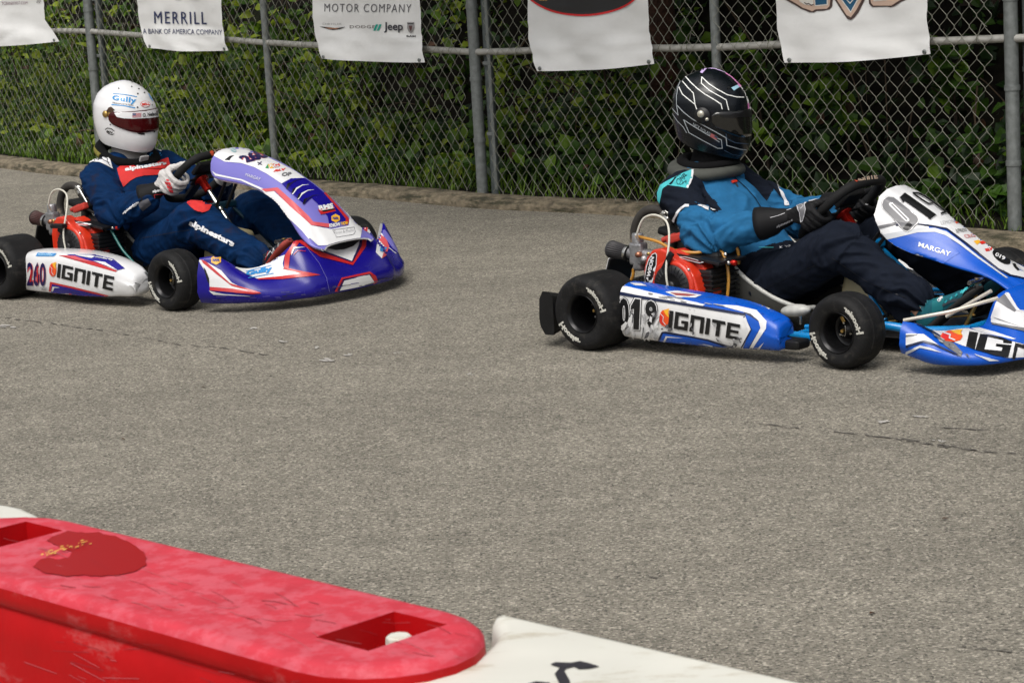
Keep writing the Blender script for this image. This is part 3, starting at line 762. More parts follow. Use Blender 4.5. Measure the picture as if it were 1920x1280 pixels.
def red_barrier(s1, label, name='track_barrier'):
    s0 = s1 - LENB; rad = .17
    ctr = BP((s0 + s1) / 2, 0, 0); root = empty(name, ctr); tag(root, label, 'barrier', 'plastic track barriers')
    mb = MB()
    def ring(z, inset, wd=0):
        return [BP(s, o, z) for s, o in barrier_outline(s0 + inset, s1 - inset, hw - inset + wd, rad - inset * .3)]
    # shell: side wall, lip, rolled edge
    shell = [(0, -.075), (.10, -.075), (.16, -.01), (.44, .004), (.492, .006), (.496, .010), (.501, .003), (.506, .0), (.520, -.001), (.533, .0), (.542, .004), (.5475, .010), (ZT - .0012, .016)]
    mb.grid([ring(z, i) for z, i in shell[:10]], RED, cv=True); mb.grid([ring(z, i) for z, i in shell[9:]], REDTOP, cv=True)
    # top deck with two open pockets
    def hole(cx, cy):
        c = [bpt(*q) for q in cx]; return c
    deck = ring(ZT, .022); rim = ring(ZT - .0012, .016)
    mb.grid([rim, deck], REDTOP, cv=True)
    H1 = [(590, 1195), (700, 1223), (838, 1164), (732, 1146)]
    P1 = [bpt(*q) for q in H1]
    c1 = sum((Vec(q) for q in P1), Vec()) / 4
    sc = c1.dot(axis_b)
    hs_ = .060; ho = .080; k_off = c1.dot(perp) - mid_o
    hA = [(sc - hs_, k_off - ho), (sc + hs_, k_off - ho), (sc + hs_, k_off + ho), (sc - hs_, k_off + ho)]
    scB = s0 + (s1 - sc); hB = [(scB - hs_, k_off - ho), (scB + hs_, k_off - ho), (scB + hs_, k_off + ho), (scB - hs_, k_off + ho)]
    outl = barrier_outline(s0 + .022, s1 - .022, hw - .022, rad - .0066)
    bm_ = bmesh.new(); bm_.faces.new([bm_.verts.new((p_, q_, 0)) for p_, q_ in outl])
    for h in (hA, hB):
        for ax_, val in ((0, h[0][0]), (0, h[1][0]), (1, h[0][1]), (1, h[2][1])):
            no = [0, 0, 0]; no[ax_] = 1; co = [0, 0, 0]; co[ax_] = val
            bmesh.ops.bisect_plane(bm_, geom=bm_.verts[:] + bm_.edges[:] + bm_.faces[:], plane_co=co, plane_no=no, dist=1e-6)
    kill = [f for f in bm_.faces if any(h[0][0] < f.calc_center_median().x < h[1][0] and h[0][1] < f.calc_center_median().y < h[2][1] for h in (hA, hB))]
    bmesh.ops.delete(bm_, geom=kill, context='FACES')
    bm_.verts.index_update()
    mb.add([BP(v.co.x, v.co.y, ZT) for v in bm_.verts], [tuple(v.index for v in f.verts) for f in bm_.faces], REDTOP, False); bm_.free()
    for h in (hA, hB):
        top = [BP(s, o, ZT) for s, o in h]; inn = [BP(s + (.004 if s < sum(q[0] for q in h) / 4 else -.004), o * 1.0, ZT - .006) for s, o in h]; bot = [BP(s, o, ZT - .16) for s, o in h]
        mb.grid([top, bot], RED, cv=True, smooth=False); mb.add(bot, [(0, 1, 2, 3)], RED, False)
    bv = mb.bvh()
    if name == 'track_barrier':
        # rain water lying on the deck
        pud = [(62, 1062), (70, 1052), (88, 1046), (104, 1050), (128, 1046), (138, 1036), (120, 1030), (105, 1022), (88, 1014), (106, 1004), (128, 996), (150, 999), (185, 999), (215, 1006), (240, 1016), (262, 1028), (273, 1040), (275, 1060), (262, 1068), (230, 1078), (190, 1081), (160, 1079), (125, 1081), (95, 1077), (75, 1070)]
        pj = []
        for i, (x, y) in enumerate(pud):
            x2, y2 = pud[(i + 1) % len(pud)]
            for q in range(3): pj.append((x + (x2 - x) * q / 3 + rng.uniform(-2.5, 2.5), y + (y2 - y) * q / 3 + rng.uniform(-1.3, 1.3)))
        paint(mb, None, bv, pj, WET, .0016, 30)
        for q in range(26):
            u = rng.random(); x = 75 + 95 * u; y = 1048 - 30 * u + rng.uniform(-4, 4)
            paint(mb, None, bv, blob(x, y, rng.uniform(1, 6), rng.uniform(.5, 1.3), 7, -.3, .3), FLECK, .003 + .0002 * q, 40)  # yellow flecks in a streak over the wet patch
        SCR = P('white_scratch', (.50, .11, .13), rough=.7); SCD = P('dark_scratch', (.33, .02, .03), rough=.7)
        rs = random.Random(12)
        for q in range(60):
            x = rs.uniform(0, 860); y0 = 985 + x * .215; y1 = 1090 + x * .20; y = y0 + (y1 - y0) * rs.uniform(.1, .95); L_ = rs.uniform(6, 60); a = rs.uniform(.05, .55)
            line_px(mb, None, bv, [(x, y), (x + L_ * .5, y + L_ * .5 * a), (x + L_, y + L_ * (a + rs.uniform(-.15, .15)))], rs.uniform(.5, 1.1), rs.choice([SCR, SCR, SCD]), .0012 + q * .00001, 40)
        for q in range(46):
            x = rs.uniform(0, 560); y = 1135 + x * .24 + rs.uniform(8, 130); L_ = rs.uniform(8, 80); a = rs.uniform(-.05, .6)
            line_px(mb, None, bv, [(x, y), (x + L_, y + L_ * a)], rs.uniform(.5, 1.2), rs.choice([SCR, SCD]), .0012 + q * .00001, 40)
    o = mb.build('shell', root); o.location = -ctr
    cp = MB(); c = BP(sc + .004, k_off + .030, ZT - .112)
    cp.lathe([(.0, .078), (.027, .078), (.031, .070), (.031, .045), (.042, .042), (.044, .034), (.044, 0)], c, (0, 0, 1), WHT, 28)
    cp.lathe([(.0, .098), (.017, .098), (.020, .095), (.021, .078)], c, (0, 0, 1), WHT, 8, False)
    o2 = cp.build('filler_cap', root); o2.location = -ctr
    return root, s0
rb, s_left = red_barrier(s_tip, 'red plastic track barrier with rain water on its pink faded top')
def graffiti(mb, bv):
    paint(mb, None, bv, [(1032, 1246), (1042, 1242), (1070, 1243), (1088, 1240), (1102, 1243), (1124, 1250), (1104, 1254), (1086, 1255), (1076, 1250), (1062, 1254), (1058, 1258), (1068, 1276), (1070, 1288), (1052, 1288), (1040, 1264), (1050, 1252)], SPRAY, .0016, 6)
    paint(mb, None, bv, [(990, 1282), (1005, 1278), (1030, 1280), (1036, 1290), (985, 1292)], SPRAY, .0016, 6)
def white_barrier(outline, zt, label, art=None):
    n = len(outline); ctr = sum(outline, Vec()) / n; ctr.z = 0
    area = sum(outline[i].x * outline[(i + 1) % n].y - outline[(i + 1) % n].x * outline[i].y for i in range(n)); sg = 1 if area > 0 else -1
    def inset(d):
        r = []
        for i in range(n):
            t = (outline[(i + 1) % n] - outline[i - 1]); t = Vec((t.x, t.y, 0)).normalized(); r.append(outline[i] + Vec((-t.y, t.x, 0)) * d * sg)
        return r
    root = empty('track_barrier', ctr); tag(root, label, 'barrier', 'plastic track barriers')
    mb = MB(); rows = [[Vec((q.x, q.y, z)) for q in inset(d)] for z, d in ((0, -.05), (.12, -.05), (.17, -.004), (zt - .04, -.004), (zt - .016, -.002), (zt - .006, .003), (zt - .0015, .010), (zt, .018))]
    mb.grid(rows, WHT, cv=True, flip=sg < 0)
    tt = tessellate_polygon([[Vec((q.x, q.y, 0)) for q in rows[-1]]]); mb.add(rows[-1], [tuple(q) for q in tt], WHT, False)
    if art: art(mb, mb.bvh())
    o = mb.build('shell', root); o.location = -ctr
W_ = ZT - .030
in_px = [(659, 1285), (659, 1265), (672, 1256), (720, 1255), (781, 1250), (825, 1244), (859, 1236), (890, 1224), (911, 1213), (926, 1199), (932, 1186), (931, 1175), (925, 1164), (926, 1154), (937, 1148), (963, 1151)]
ol = crv([bpt(x, y, W_) for x, y in in_px], 3)
fe = (bpt(1530, 1280, W_) - bpt(963, 1151, W_)); fe.z = 0; fe.normalize()
far = bpt(963, 1151, W_) + fe * 1.3
nearp = bpt(659, 1285, W_) - perp * .03
ol = ol + [far, far - perp * ((far - nearp).dot(perp)), nearp + fe * .05]
white_barrier(ol, W_, 'white plastic track barrier with black graffiti right of the red one', graffiti)
hp = [bpt(x, y, W_) for x, y in [(40, 985), (78, 968), (70, 961), (45, 950), (20, 945), (0, 942)]]
fl = hp[-1] - axis_b * 1.2
white_barrier([hp[0] - axis_b * 1.2 - perp * (hw * 1.9), hp[0] - perp * (hw * 1.9)] + hp + [fl], W_, 'plain white plastic track barrier left of the red one')

# fallen leaves on the track
for i, (x, y) in enumerate([(1764, 972), (1630, 1150), (378, 726), (225, 822)]):
    b = MB(); q = loc(None, 'z', .004, x, y); add_leaf(b, Vec((0, 0, 0)), Vec((1, rng.uniform(-1, 1), .1)), Vec((0, 0, 1)), .022, .011, LEAF[4])
    o = b.build('fallen_leaf'); o.location = q
    tag(o, ['dark fallen leaf lying alone on the asphalt at the right', 'orange brown fallen leaf on the asphalt near the white barrier', 'small tan fallen leaf on the asphalt in front of the purple kart', 'tiny brown fallen leaf on the asphalt above the red barrier'][i], 'leaf', 'fallen leaves on the track')
# ================================================================ karts
RUB = P('tyre_rubber', (.0095, .0095, .010), rough=.65, spec=.22, var=.3, vscale=25, bump=.15, bscale=160, scuff=((.050, .046, .040), .55, (26, 9, 26), .53))
RUBL = P('tyre_lettering', (.50, .49, .44), rough=.8, var=.3, vscale=120)
RIMM = P('black_rim', (.010, .010, .011), rough=.28, metal=.4)
STEEL = P('bare_steel', (.55, .54, .51), rough=.25, metal=1, var=.15, vscale=60)
ALU = P('cast_aluminium', (.38, .38, .39), rough=.45, metal=.8, var=.25, vscale=50, bump=.2, bscale=150)
BLK = P('black_plastic', (.007, .007, .0075), spec=.3, rough=.5, var=.2, vscale=20)
BLKM = P('black_metal', (.008, .008, .009), rough=.4, metal=.1, var=.2, vscale=30)
GRILL = P('fan_grille', (.007, .007, .008), rough=.5)
REDS = P('red_engine_shroud', (.62, .035, .012), rough=.32, coat=.3, var=.1, vscale=25)
REDA = P('red_anodised', (.50, .015, .008), rough=.25, metal=.6)
WPL = P('white_bodywork', (.74, .74, .75), rough=.24, coat=.4, var=.04, vscale=15)
GREYM = P('grey_graphic', (.16, .16, .17), rough=.35)
BLACKG = P('black_graphic_and_hollow', (.008, .008, .009), rough=.3)
EXH = P('exhaust_wrap', (.05, .045, .04), rough=.7, metal=.3, var=.5, vscale=12, scuff=((.42, .33, .24), .8, (8, 8, 8), .50))
BRASS = P('brass', (.55, .36, .12), rough=.35, metal=.9)
TANK = P('fuel_tank_plastic', (.50, .43, .25), rough=.4, var=.08, vscale=20)
GRIP = P('suede_grip', (.010, .010, .0105), spec=.25, rough=.75, bump=.2, bscale=250)
ORG = P('flame_orange', (.80, .09, .015), rough=.3); YEL = P('flame_yellow', (.85, .45, .03), rough=.3); FRED = P('flame_red', (.68, .03, .02), rough=.3)
HEXY = P('yellow_sticker', (.80, .42, .03), rough=.3)

def tyre(mb, R_, W_, c, M):
    h = W_ / 2
    prof = [(.064, -h + .012), (.074, -h + .004), (R_ * .70, -h - .001), (R_ * .84, -h), (R_ * .925, -h + .010), (R_ * .97, -h + .022), (R_ * .992, -h + .038), (R_, -h * .35), (R_, h * .35), (R_ * .992, h - .038), (R_ * .97, h - .022), (R_ * .925, h - .010), (R_ * .84, h), (R_ * .70, h + .001), (.074, h - .004), (.064, h - .012)]
    pts = crv([Vec((r, q, 0)) for r, q in prof], 3)
    n = 56; rows = []
    for p in pts:
        rows.append([M @ Vec((p.x * math.cos(2 * math.pi * k / n), p.y, p.x * math.sin(2 * math.pi * k / n))) for k in range(n)])
    mb.grid(rows, RUB, cv=True)
    side = [(r, q) for r, q in prof if q > 0][::-1]        # outer wall, by radius
    def wall(r):
        s_ = sorted(side)
        for a, b in zip(s_[:-1], s_[1:]):
            if a[0] <= r <= b[0]: return a[1] + (b[1] - a[1]) * (r - a[0]) / (b[0] - a[0])
        return h
    return wall
def wheel(kart, c, R_, W_, side, steer, name_lab, seed):
    """side -1 = right hand side of the kart (outer face towards -y); the wheel turns about its own upright"""
    # local wheel frame: +y of the wheel points outwards
    A = Matrix.Rotation(steer + (math.pi if side < 0 else 0), 4, 'Z')
    M = Matrix.Translation(c) @ A
    rg = random.Random(seed); spin = rg.uniform(0, 6)
    hb = MB()
    hb.lathe([(.0, .012), (.014, .012), (.016, .006), (.030, .004), (.033, -.012), (.022, -.02), (.02, -.07), (0, -.07)], M @ Vec((0, 0, 0)), (M.to_3x3() @ Vec((0, 1, 0))), BLKM, 20)
    hb.lathe([(.0, .030), (.006, .030), (.0075, .024), (.0075, .010)], M @ Vec((0, 0, 0)), (M.to_3x3() @ Vec((0, 1, 0))), BRASS, 6, False)
    for a in range(3):
        an = spin + a * 2.094; q = Vec((.026 * math.cos(an), .006, .026 * math.sin(an)))
        hb.lathe([(0, .007), (.004, .007), (.005, 0)], M @ q, (M.to_3x3() @ Vec((0, 1, 0))), STEEL, 6, False)
    if R_ < .135:
        hb.tube([M @ Vec(q) for q in ((-.012, .026, .02), (-.016, .028, .006), (-.013, .028, -.016), (.008, .027, -.012))], .0018, STEEL, 6)
        hb.box(M @ Vec((.012, .004, .035)), (.014, .006, .026), BRASS, (M.to_3x3() @ Matrix.Rotation(.5, 3, 'Y')), .002)
    w_ = hb.build('wheel', kart)
    tb = MB(); wall = tyre(tb, R_, W_, c, M)
    for a0 in ((2.55, -.62) if R_ < .135 else (2.45, 5.35)):
        vs, fs = text2d('Hoosier', .055, .15)
        vs, fs = subdiv([(u, v) for u, v in vs], fs, .08)
        out_ = []
        for u, v in vs:
            r = (.087 if R_ < .135 else .092) + v * .021 * (1.0 if u > .13 else 1.35); an = a0 - (u - .5) * 1.15
            out_.append(M @ Vec((r * math.cos(an), wall(r) + .0013, r * math.sin(an))))
        tb.add(out_, fs, RUBL, False)
    tb.build('tyre', w_)
    rm = MB(); h = W_ / 2
    prof = [(.064, -h + .012), (.069, -h + .008), (.069, -h + .004), (.0625, -h + .008), (.059, -h + .02), (.057, h - .05), (.0585, h - .02), (.0625, h - .009), (.0695, h - .003), (.0708, h - .001), (.0702, h - .010), (.062, h - .016)]
    n = 44
    rm.grid([[M @ Vec((r * math.cos(2 * math.pi * k / n), q, r * math.sin(2 * math.pi * k / n))) for k in range(n)] for r, q in prof], RIMM, cv=True)
    d = -.008 if R_ < .135 else -h + .06
    rm.grid([[M @ Vec((r * math.cos(2 * math.pi * k / n), q, r * math.sin(2 * math.pi * k / n))) for k in range(n)] for r, q in ((.058, d - .004), (.045, d - .012), (.03, d + .0), (.016, d), (.0, d))], RIMM, cv=True)
    an = spin; rm.lathe([(0, .008), (.003, .008), (.0035, 0)], M @ Vec((.052 * math.cos(-2.2), d + .004, .052 * math.sin(-2.2))), (M.to_3x3() @ Vec((0, 1, 0))), STEEL, 8)
    rm.build('rim', w_)
    return w_

def pod(kart, k, side, base, art, tab, nosem=None):
    mb = MB(); rows = []
    for i, row in enumerate(tab):
        x, zt, zb, yo, yi = row
        sec = [(yi, zt - .030), (yi + .02, zt - .006), (yo - .085, zt), (yo - .045, zt - .003), (yo - .020, zt - .012), (yo - .006, zt - .030), (yo, zt - .055), (yo + .003, (zt + zb) / 2), (yo - .002, zb + .035), (yo - .012, zb + .012), (yo - .03, zb), (yi + .02, zb + .002), (yi, zb + .02)]
        rows.append(crv([Vec((x, side * y, z)) for y, z in sec], 2))
    # spline along the length
    nr = len(rows[0]); cols = [crv([rows[i][j] for i in range(len(rows))], 4) for j in range(nr)]
    rows = [[cols[j][i] for j in range(nr)] for i in range(len(cols[0]))]
    mb.grid(rows[:-18], base, flip=side < 0); mb.grid(rows[-19:], nosem or base, flip=side < 0)
    for r in (rows[0], rows[-1]):
        c = sum(r, Vec()) / len(r); mb.add(list(r) + [c], [(i, i + 1, nr) for i in range(nr - 1)], (nosem or base) if r is rows[-1] else base, True)
    if art: art(mb, k, mb.bvh())
    return mb.build('side_pod', kart)

def nassau(kart, k, tab, base, inner, art, name='front_panel', base2=None):
    rows = []
    for x, zc, wt, zt, wb, zb, dx in tab:
        half = [(0, zc, 0), (wt * .4, zc - (zc - zt) * .06, 0), (wt * .75, zc - (zc - zt) * .32, 0), (wt * .93, zt + .004, 0), (wt + .006, zt - .006, .004), ((wt * .6 + wb * .4) + .006, zt * .6 + zb * .4, dx * .4), (wb * .96 + wt * .04, zb + .008, dx * .95), (wb, zb, dx), (wb - .012, zb - .004, dx)]
        rows.append([Vec((x + d, -y, z)) for y, z, d in half[::-1]] + [Vec((x + d, y, z)) for y, z, d in half[1:]])
    nr = len(rows[0]); cols = [crv([r[j] for r in rows], 6) for j in range(nr)]
    rows = [[cols[j][i] for j in range(nr)] for i in range(len(cols[0]))]
    nw = next((i for i, r in enumerate(rows) if r[len(r) // 2].x > base2[0]), 0) if base2 else 0
    mb = MB(); mb.grid(rows[nw:], base, flip=True)
    if nw: mb.grid(rows[:nw + 1], base2[1], flip=True)
    bv = mb.bvh()
    # underside a few millimetres in, closed along the rim
    def ins(p, q, i):                                  # towards the axis of the panel
        return Vec((p.x + (.006 if i == 0 else 0), p.y * .955, p.z - .005))
    und = [[ins(p, None, i) for p in r] for i, r in enumerate(rows)]
    mb.grid(und, inner)
    mb.grid([rows[0], und[0]], inner, smooth=False); mb.grid([rows[-1], und[-1]], inner, smooth=False)
    mb.grid([[r[0] for r in rows], [r[0] for r in und]], inner, smooth=False); mb.grid([[r[-1] for r in rows], [r[-1] for r in und]], inner, smooth=False)
    art(mb, k, bv, rows)
    return mb.build(name, kart)

def nose(kart, k, st, base, inner, art):
    """front fairing: stations from the right tip to the middle, then mirrored"""
    F_ = [Vec((a[0], a[1], a[2] if len(a) > 2 else .045)) for a, b in st]; T_ = [Vec(b) for a, b in st]
    mir = lambda L: L + [Vec((p.x, -p.y, p.z)) for p in L[-2::-1]]
    F_, T_ = mir(F_), mir(T_)
    F_, T_ = crv(F_, 5), crv(T_, 5)
    rows = []
    for a, b in zip(F_, T_):
        r = []
        ctr = Vec((1.1, 0, 0)); outw = Vec((a.x - 1.15, a.y, 0)).normalized()
        for s in np.linspace(0, 1, 13):
            q = a.lerp(b, s); bul = math.sin(math.pi * s ** .8)
            q = q + outw * .017 * bul + Vec((0, 0, .026 * bul * (1 - s * .4))) + outw * .007 * math.exp(-((s - .16) / .07) ** 2)
            if s < .05: q = q + outw * -.004
            r.append(q)
        r.insert(0, a - outw * .03 + Vec((0, 0, -.008)))
        inn = -outw
        r.append(b + inn * .010 + Vec((0, 0, -.002))); r.append(b + inn * .014 + Vec((0, 0, -.012)))
        r.append(b.lerp(a, .35) + inn * .035 + Vec((0, 0, -.012))); r.append(Vec((a.x, a.y, 0)) + inn * .07 + Vec((0, 0, .05)))
        rows.append(r)
    mb = MB(); n = len(rows[0])
    for i0, i1, mt in ((0, 15, base), (14, n, inner)):
        mb.grid([r[i0:i1] for r in rows], mt)
    bv = mb.bvh()
    for r in (rows[0], rows[-1]):
        c = sum(r, Vec()) / n; mb.add(list(r) + [c], [(i, i + 1, n) for i in range(n - 1)], inner, False)
    art(mb, k, bv)
    return mb.build('front_fairing', kart)

def engine(kart, k, cfg):
    e = MB()                                             # block
    e.box((.345, -.32, .205), (.07, .15, .15), BLKM, None, .01)
    for i in range(7): e.box((.348, -.32, .15 + i * .018), (.085, .165, .006), BLKM, None, .001, 1)
    e.box((.22, -.30, .14), (.24, .22, .12), ALU, None, .015)
    e.box((.215, -.34, .095), (.30, .26, .02), BLKM, None, .003)
    e.box((.26, -.26, .30), (.22, .15, .07), BLKM, None, .015)           # airbox and cover behind the shroud
    e.lathe([(.0, .02), (.022, .02), (.024, .012), (.024, 0)], (.36, -.42, .16), (0, -1, 0), REDS, 6, False)
    e.box((.358, -.432, .178), (.038, .03, .035), P('orange_cap', (.55, .11, .03), rough=.4), Matrix.Rotation(.3, 3, 'Y'), .006)
    for x, z in ((.30, .345), (.345, .322), (.385, .335), (.268, .335)): e.lathe([(0, .010), (.006, .010), (.007, 0)], (x, -.31, z - .012), (0, 0, 1), STEEL, 8)
    e.lathe([(.0, .012), (.008, .012), (.008, 0)], (.417, -.335, .300), (.3, -1, 0), STEEL, 8)
    e.lathe([(.0, .02), (.010, .02), (.010, 0)], (.425, -.325, .300), (.8, -.3, 0), REDA, 8)
    eng = e.build('engine', kart)
    # cooling shroud
    s = MB()
    outl = [(.110, .165), (.107, .274), (.122, .321), (.151, .350), (.191, .357), (.222, .347), (.247, .323), (.302, .301), (.336, .262), (.352, .209), (.354, .165)]
    s.prism([(x, z) for x, z in outl], -.445, -.385, 'y', REDS, .010, 3)
    outl2 = [(x * 1.0 + .028 if x > .24 else x + .03, z + .002 if x > .24 else z - .01) for x, z in outl]
    s.prism(outl2, -.39, -.335, 'y', REDS, .006, 2)
    c = Vec((.243, -.446, .222)); an = [2 * math.pi * i / 40 for i in range(40)]
    ring = lambda r, d: [c + Vec((r * math.cos(a), -d, r * math.sin(a))) for a in an]
    s.grid([ring(.096, -.004), ring(.096, .006), ring(.088, .012), ring(.080, .010)], REDS, cv=True, flip=True)
    bv = s.bvh()
    for q in ((.135, .335), (.315, .285), (.13, .19)): s.lathe([(0, .006), (.006, .006), (.007, 0)], (q[0], -.445, q[1]), (0, -1, 0), BRASS if q[0] < .2 else STEEL, 8)
    cfg['shroud_art'](s, k, bv)
    sh = s.build('cooling_shroud', eng)
    f = MB()
    f.grid([ring(.081, .008), ring(.076, .016), ring(.05, .022), ring(.046, .016), ring(.0, .014)], GRILL, cv=True, flip=True)
    for i in range(26):
        a = 2 * math.pi * i / 26; d = Vec((math.cos(a), 0, math.sin(a)))
        f.tube([c + d * .050 + Vec((0, -.022, 0)), c + d * .077 + Vec((0, -.016, 0))], .0022, BLKM, 5)
    f.lathe([(0, .014), (.018, .014), (.022, .008), (.022, 0)], c + Vec((0, -.012, 0)), (0, -1, 0), BLKM, 20)
    f.build('starter_cover', eng)
    if cfg['handle']:
        h = MB(); h.box((.205, -.475, .318), (.085, .035, .020), BLK, Matrix.Rotation(-.03, 3, 'Y'), .007, 3); h.box((.215, -.462, .297), (.05, .02, .035), BLK, Matrix.Rotation(.5, 3, 'Y'), .005); h.build('starter_handle', eng)
    else:
        h = MB(); h.box((.235, -.462, .315), (.022, .014, .075), BLK, Matrix.Rotation(.55, 3, 'Y'), .004); h.build('starter_handle', eng)
    # top plate with catch can
    p = MB(); p.box((.32, -.315, .316), (.20, .17, .012), BLKM, Matrix.Rotation(.12, 3, 'Y'), .003); p.box((.315, -.29, .342), (.07, .05, .045), BLK, None, .008); p.ball((.315, -.29, .365), (.03, .022, .012), BLK)
    p.box((.285, -.405, .318), (.12, .004, .018), BLACKG, Matrix.Rotation(.18, 3, 'Y'), 0.001); bv = p.bvh(); cfg['plate_art'](p, k, bv)
    p.build('top_plate', eng)
    # air filter and carburettor
    a = MB(); ax = Vec((1, -.03, -.13)).normalized(); c0 = Vec((-.118, -.36, .329)); up = Vec((0, 0, 1)); sd_ = ax.cross(up).normalized(); up = sd_.cross(ax)
    rows = []
    n = 96
    for t, r, pl in ((0, .0, 0), (0, .026, 0), (.002, .031, 0), (.008, .034, 0), (.012, .034, 0), (.013, .032, .0015), (.085, .026, .0015), (.086, .029, 0), (.096, .029, 0), (.098, .02, 0), (.098, 0, 0)):
        rows.append([c0 + ax * t + (sd_ * math.cos(2 * math.pi * q / n) + up * math.sin(2 * math.pi * q / n)) * (r + pl * (1 if (q // 2) % 2 else -1)) for q in range(n)])
    a.grid(rows[:5], cfg['filter_cap'], cv=True); a.grid(rows[4:8], cfg['filter_mesh'], cv=True); a.grid(rows[7:], BLK, cv=True)
    a.lathe([(.030, 0), (.0305, .004), (.0305, .009), (.030, .012)], c0 + ax * .084, ax, STEEL, 24)
    a.build('air_filter', eng)
    cb = MB(); cb.box((.020, -.36, .318), (.060, .045, .085), ALU, None, .010); cb.lathe([(.0, .05), (.02, .05), (.022, .045), (.022, 0)], (.020, -.36, .345), (0, 0, 1), ALU, 18)
    cb.lathe([(.0, .03), (.022, .03), (.024, .02), (.024, 0)], (.022, -.36, .285), (0, 0, -1), ALU, 18); cb.lathe([(.022, 0), (.022, .05)], (-.03, -.36, .318), (1, 0, 0), ALU, 18)
    cb.lathe([(.0, .02), (.010, .02), (.011, 0)], (.045, -.385, .320), (.2, -1, 0), P('copper_fitting', (.45, .2, .12), rough=.35, metal=.8), 12); cb.lathe([(.0, .02), (.016, .018), (.017, 0)], (.055, -.37, .300), (.5, -1, -.2), ALU, 12)
    cb.tube([(.05, -.36, .315), (.12, -.36, .312)], .022, ALU, 14)
    cb.build('carburettor', eng)
    x = MB()
    x.tube(crv([(.20, -.23, .27), (.02, -.2, .26), (-.10, -.2, .30), (-.122, -.2, .345), (-.114, -.2, .391), (-.089, -.2, .432), (-.05, -.2, .457), (.0, -.2, .459), (.036, -.2, .440), (.053, -.2, .40), (.056, -.2, .33), (.05, -.2, .20)], 5), .0185, EXH, 14)
    x.tube([(.024, -.2, .452), (.046, -.2, .425)], .0215, STEEL, 14); x.ball((.048, -.225, .452), .009, STEEL)
    x.build('exhaust_pipe', eng)
    b = MB(); b.tube([(.070, -.25, .465), (.095, -.25, .452), (.195, -.255, .335), (.25, -.26, .30)], [.006, .008, .008, .007], STEEL, 10); b.build('support_rod', eng)
    v = MB(); v.tube(crv([(.040, -.38, .37), (.050, -.4, .40), (.079, -.4, .453), (.122, -.4, .472), (.166, -.4, .466), (.202, -.41, .442), (.228, -.44, .384), (.235, -.475, .285), (.242, -.475, .21), (.245, -.46, .14)], 6), .0042, P('pale_hose', (.62, .60, .52), rough=.4), 8); v.build('throttle_cable', eng)
    for pts in cfg['hoses']:
        hz = MB(); hz.tube(crv(pts, 6), .0062, cfg['hose_mat'], 8); hz.build('fuel_hose', eng)
    ca = MB(); ca.box((.135, -.27, .385), (.13, .08, .03), BLK, Matrix.Rotation(.25, 3, 'Y'), .012); ca.box((.165, -.31, .378), (.09, .03, .03), P('red_lead', (.50, .05, .035), rough=.4), Matrix.Rotation(-.3, 3, 'Y'), .008); ca.tube([(.10, -.31, .365), (.16, -.31, .385)], .011, MATS['red_lead'], 8)
    ca.tube(crv([(.12, -.28, .37), (.2, -.3, .37), (.27, -.3, .35)], 5), .006, BLK, 8); ca.build('ignition_coil', eng)
    return eng

def seat(kart, shell, edge):
    tab = [(.66, .112, .655, .122, .15), (.58, .085, .62, .125, .19), (.48, .065, .53, .152, .205), (.36, .06, .445, .195, .212), (.24, .07, .375, .243, .215), (.14, .11, .317, .300, .215), (.06, .2, .22, .352, .212), (.0, .31, .12, .392, .20), (-.04, .42, .02, .432, .17), (-.06, .455, -.045, .458, .11)]
    rows = []
    for xb, zb, xe, ze, w_ in tab:
        r = []
        for a in np.linspace(-1, 1, 17):
            t = abs(a); f = max(0, (t - .45) / .55); y = w_ * math.copysign(1 - (1 - t) ** 1.35, a) if t > 0 else 0
            s = f ** 1.7
            r.append(Vec((xb + (xe - xb) * s, y, zb + (ze - zb) * s)))
        rows.append(r)
    nr = len(rows[0]); cols = [crv([r[j] for r in rows], 4) for j in range(nr)]; rows = [[c[i] for c in cols] for i in range(len(cols[0]))]
    mb = MB(); mb.grid(rows, shell); mb.grid([[p + Vec((-.002, p.y * .03, -.004)) for p in r] for r in rows], shell, flip=True)
    for j in (0, -1): mb.tube([r[j] for r in rows], .0085, edge, 8)
    mb.tube(rows[0], .0085, edge, 8); mb.tube(rows[-1], .0085, edge, 8)
    mb.build('seat', kart)

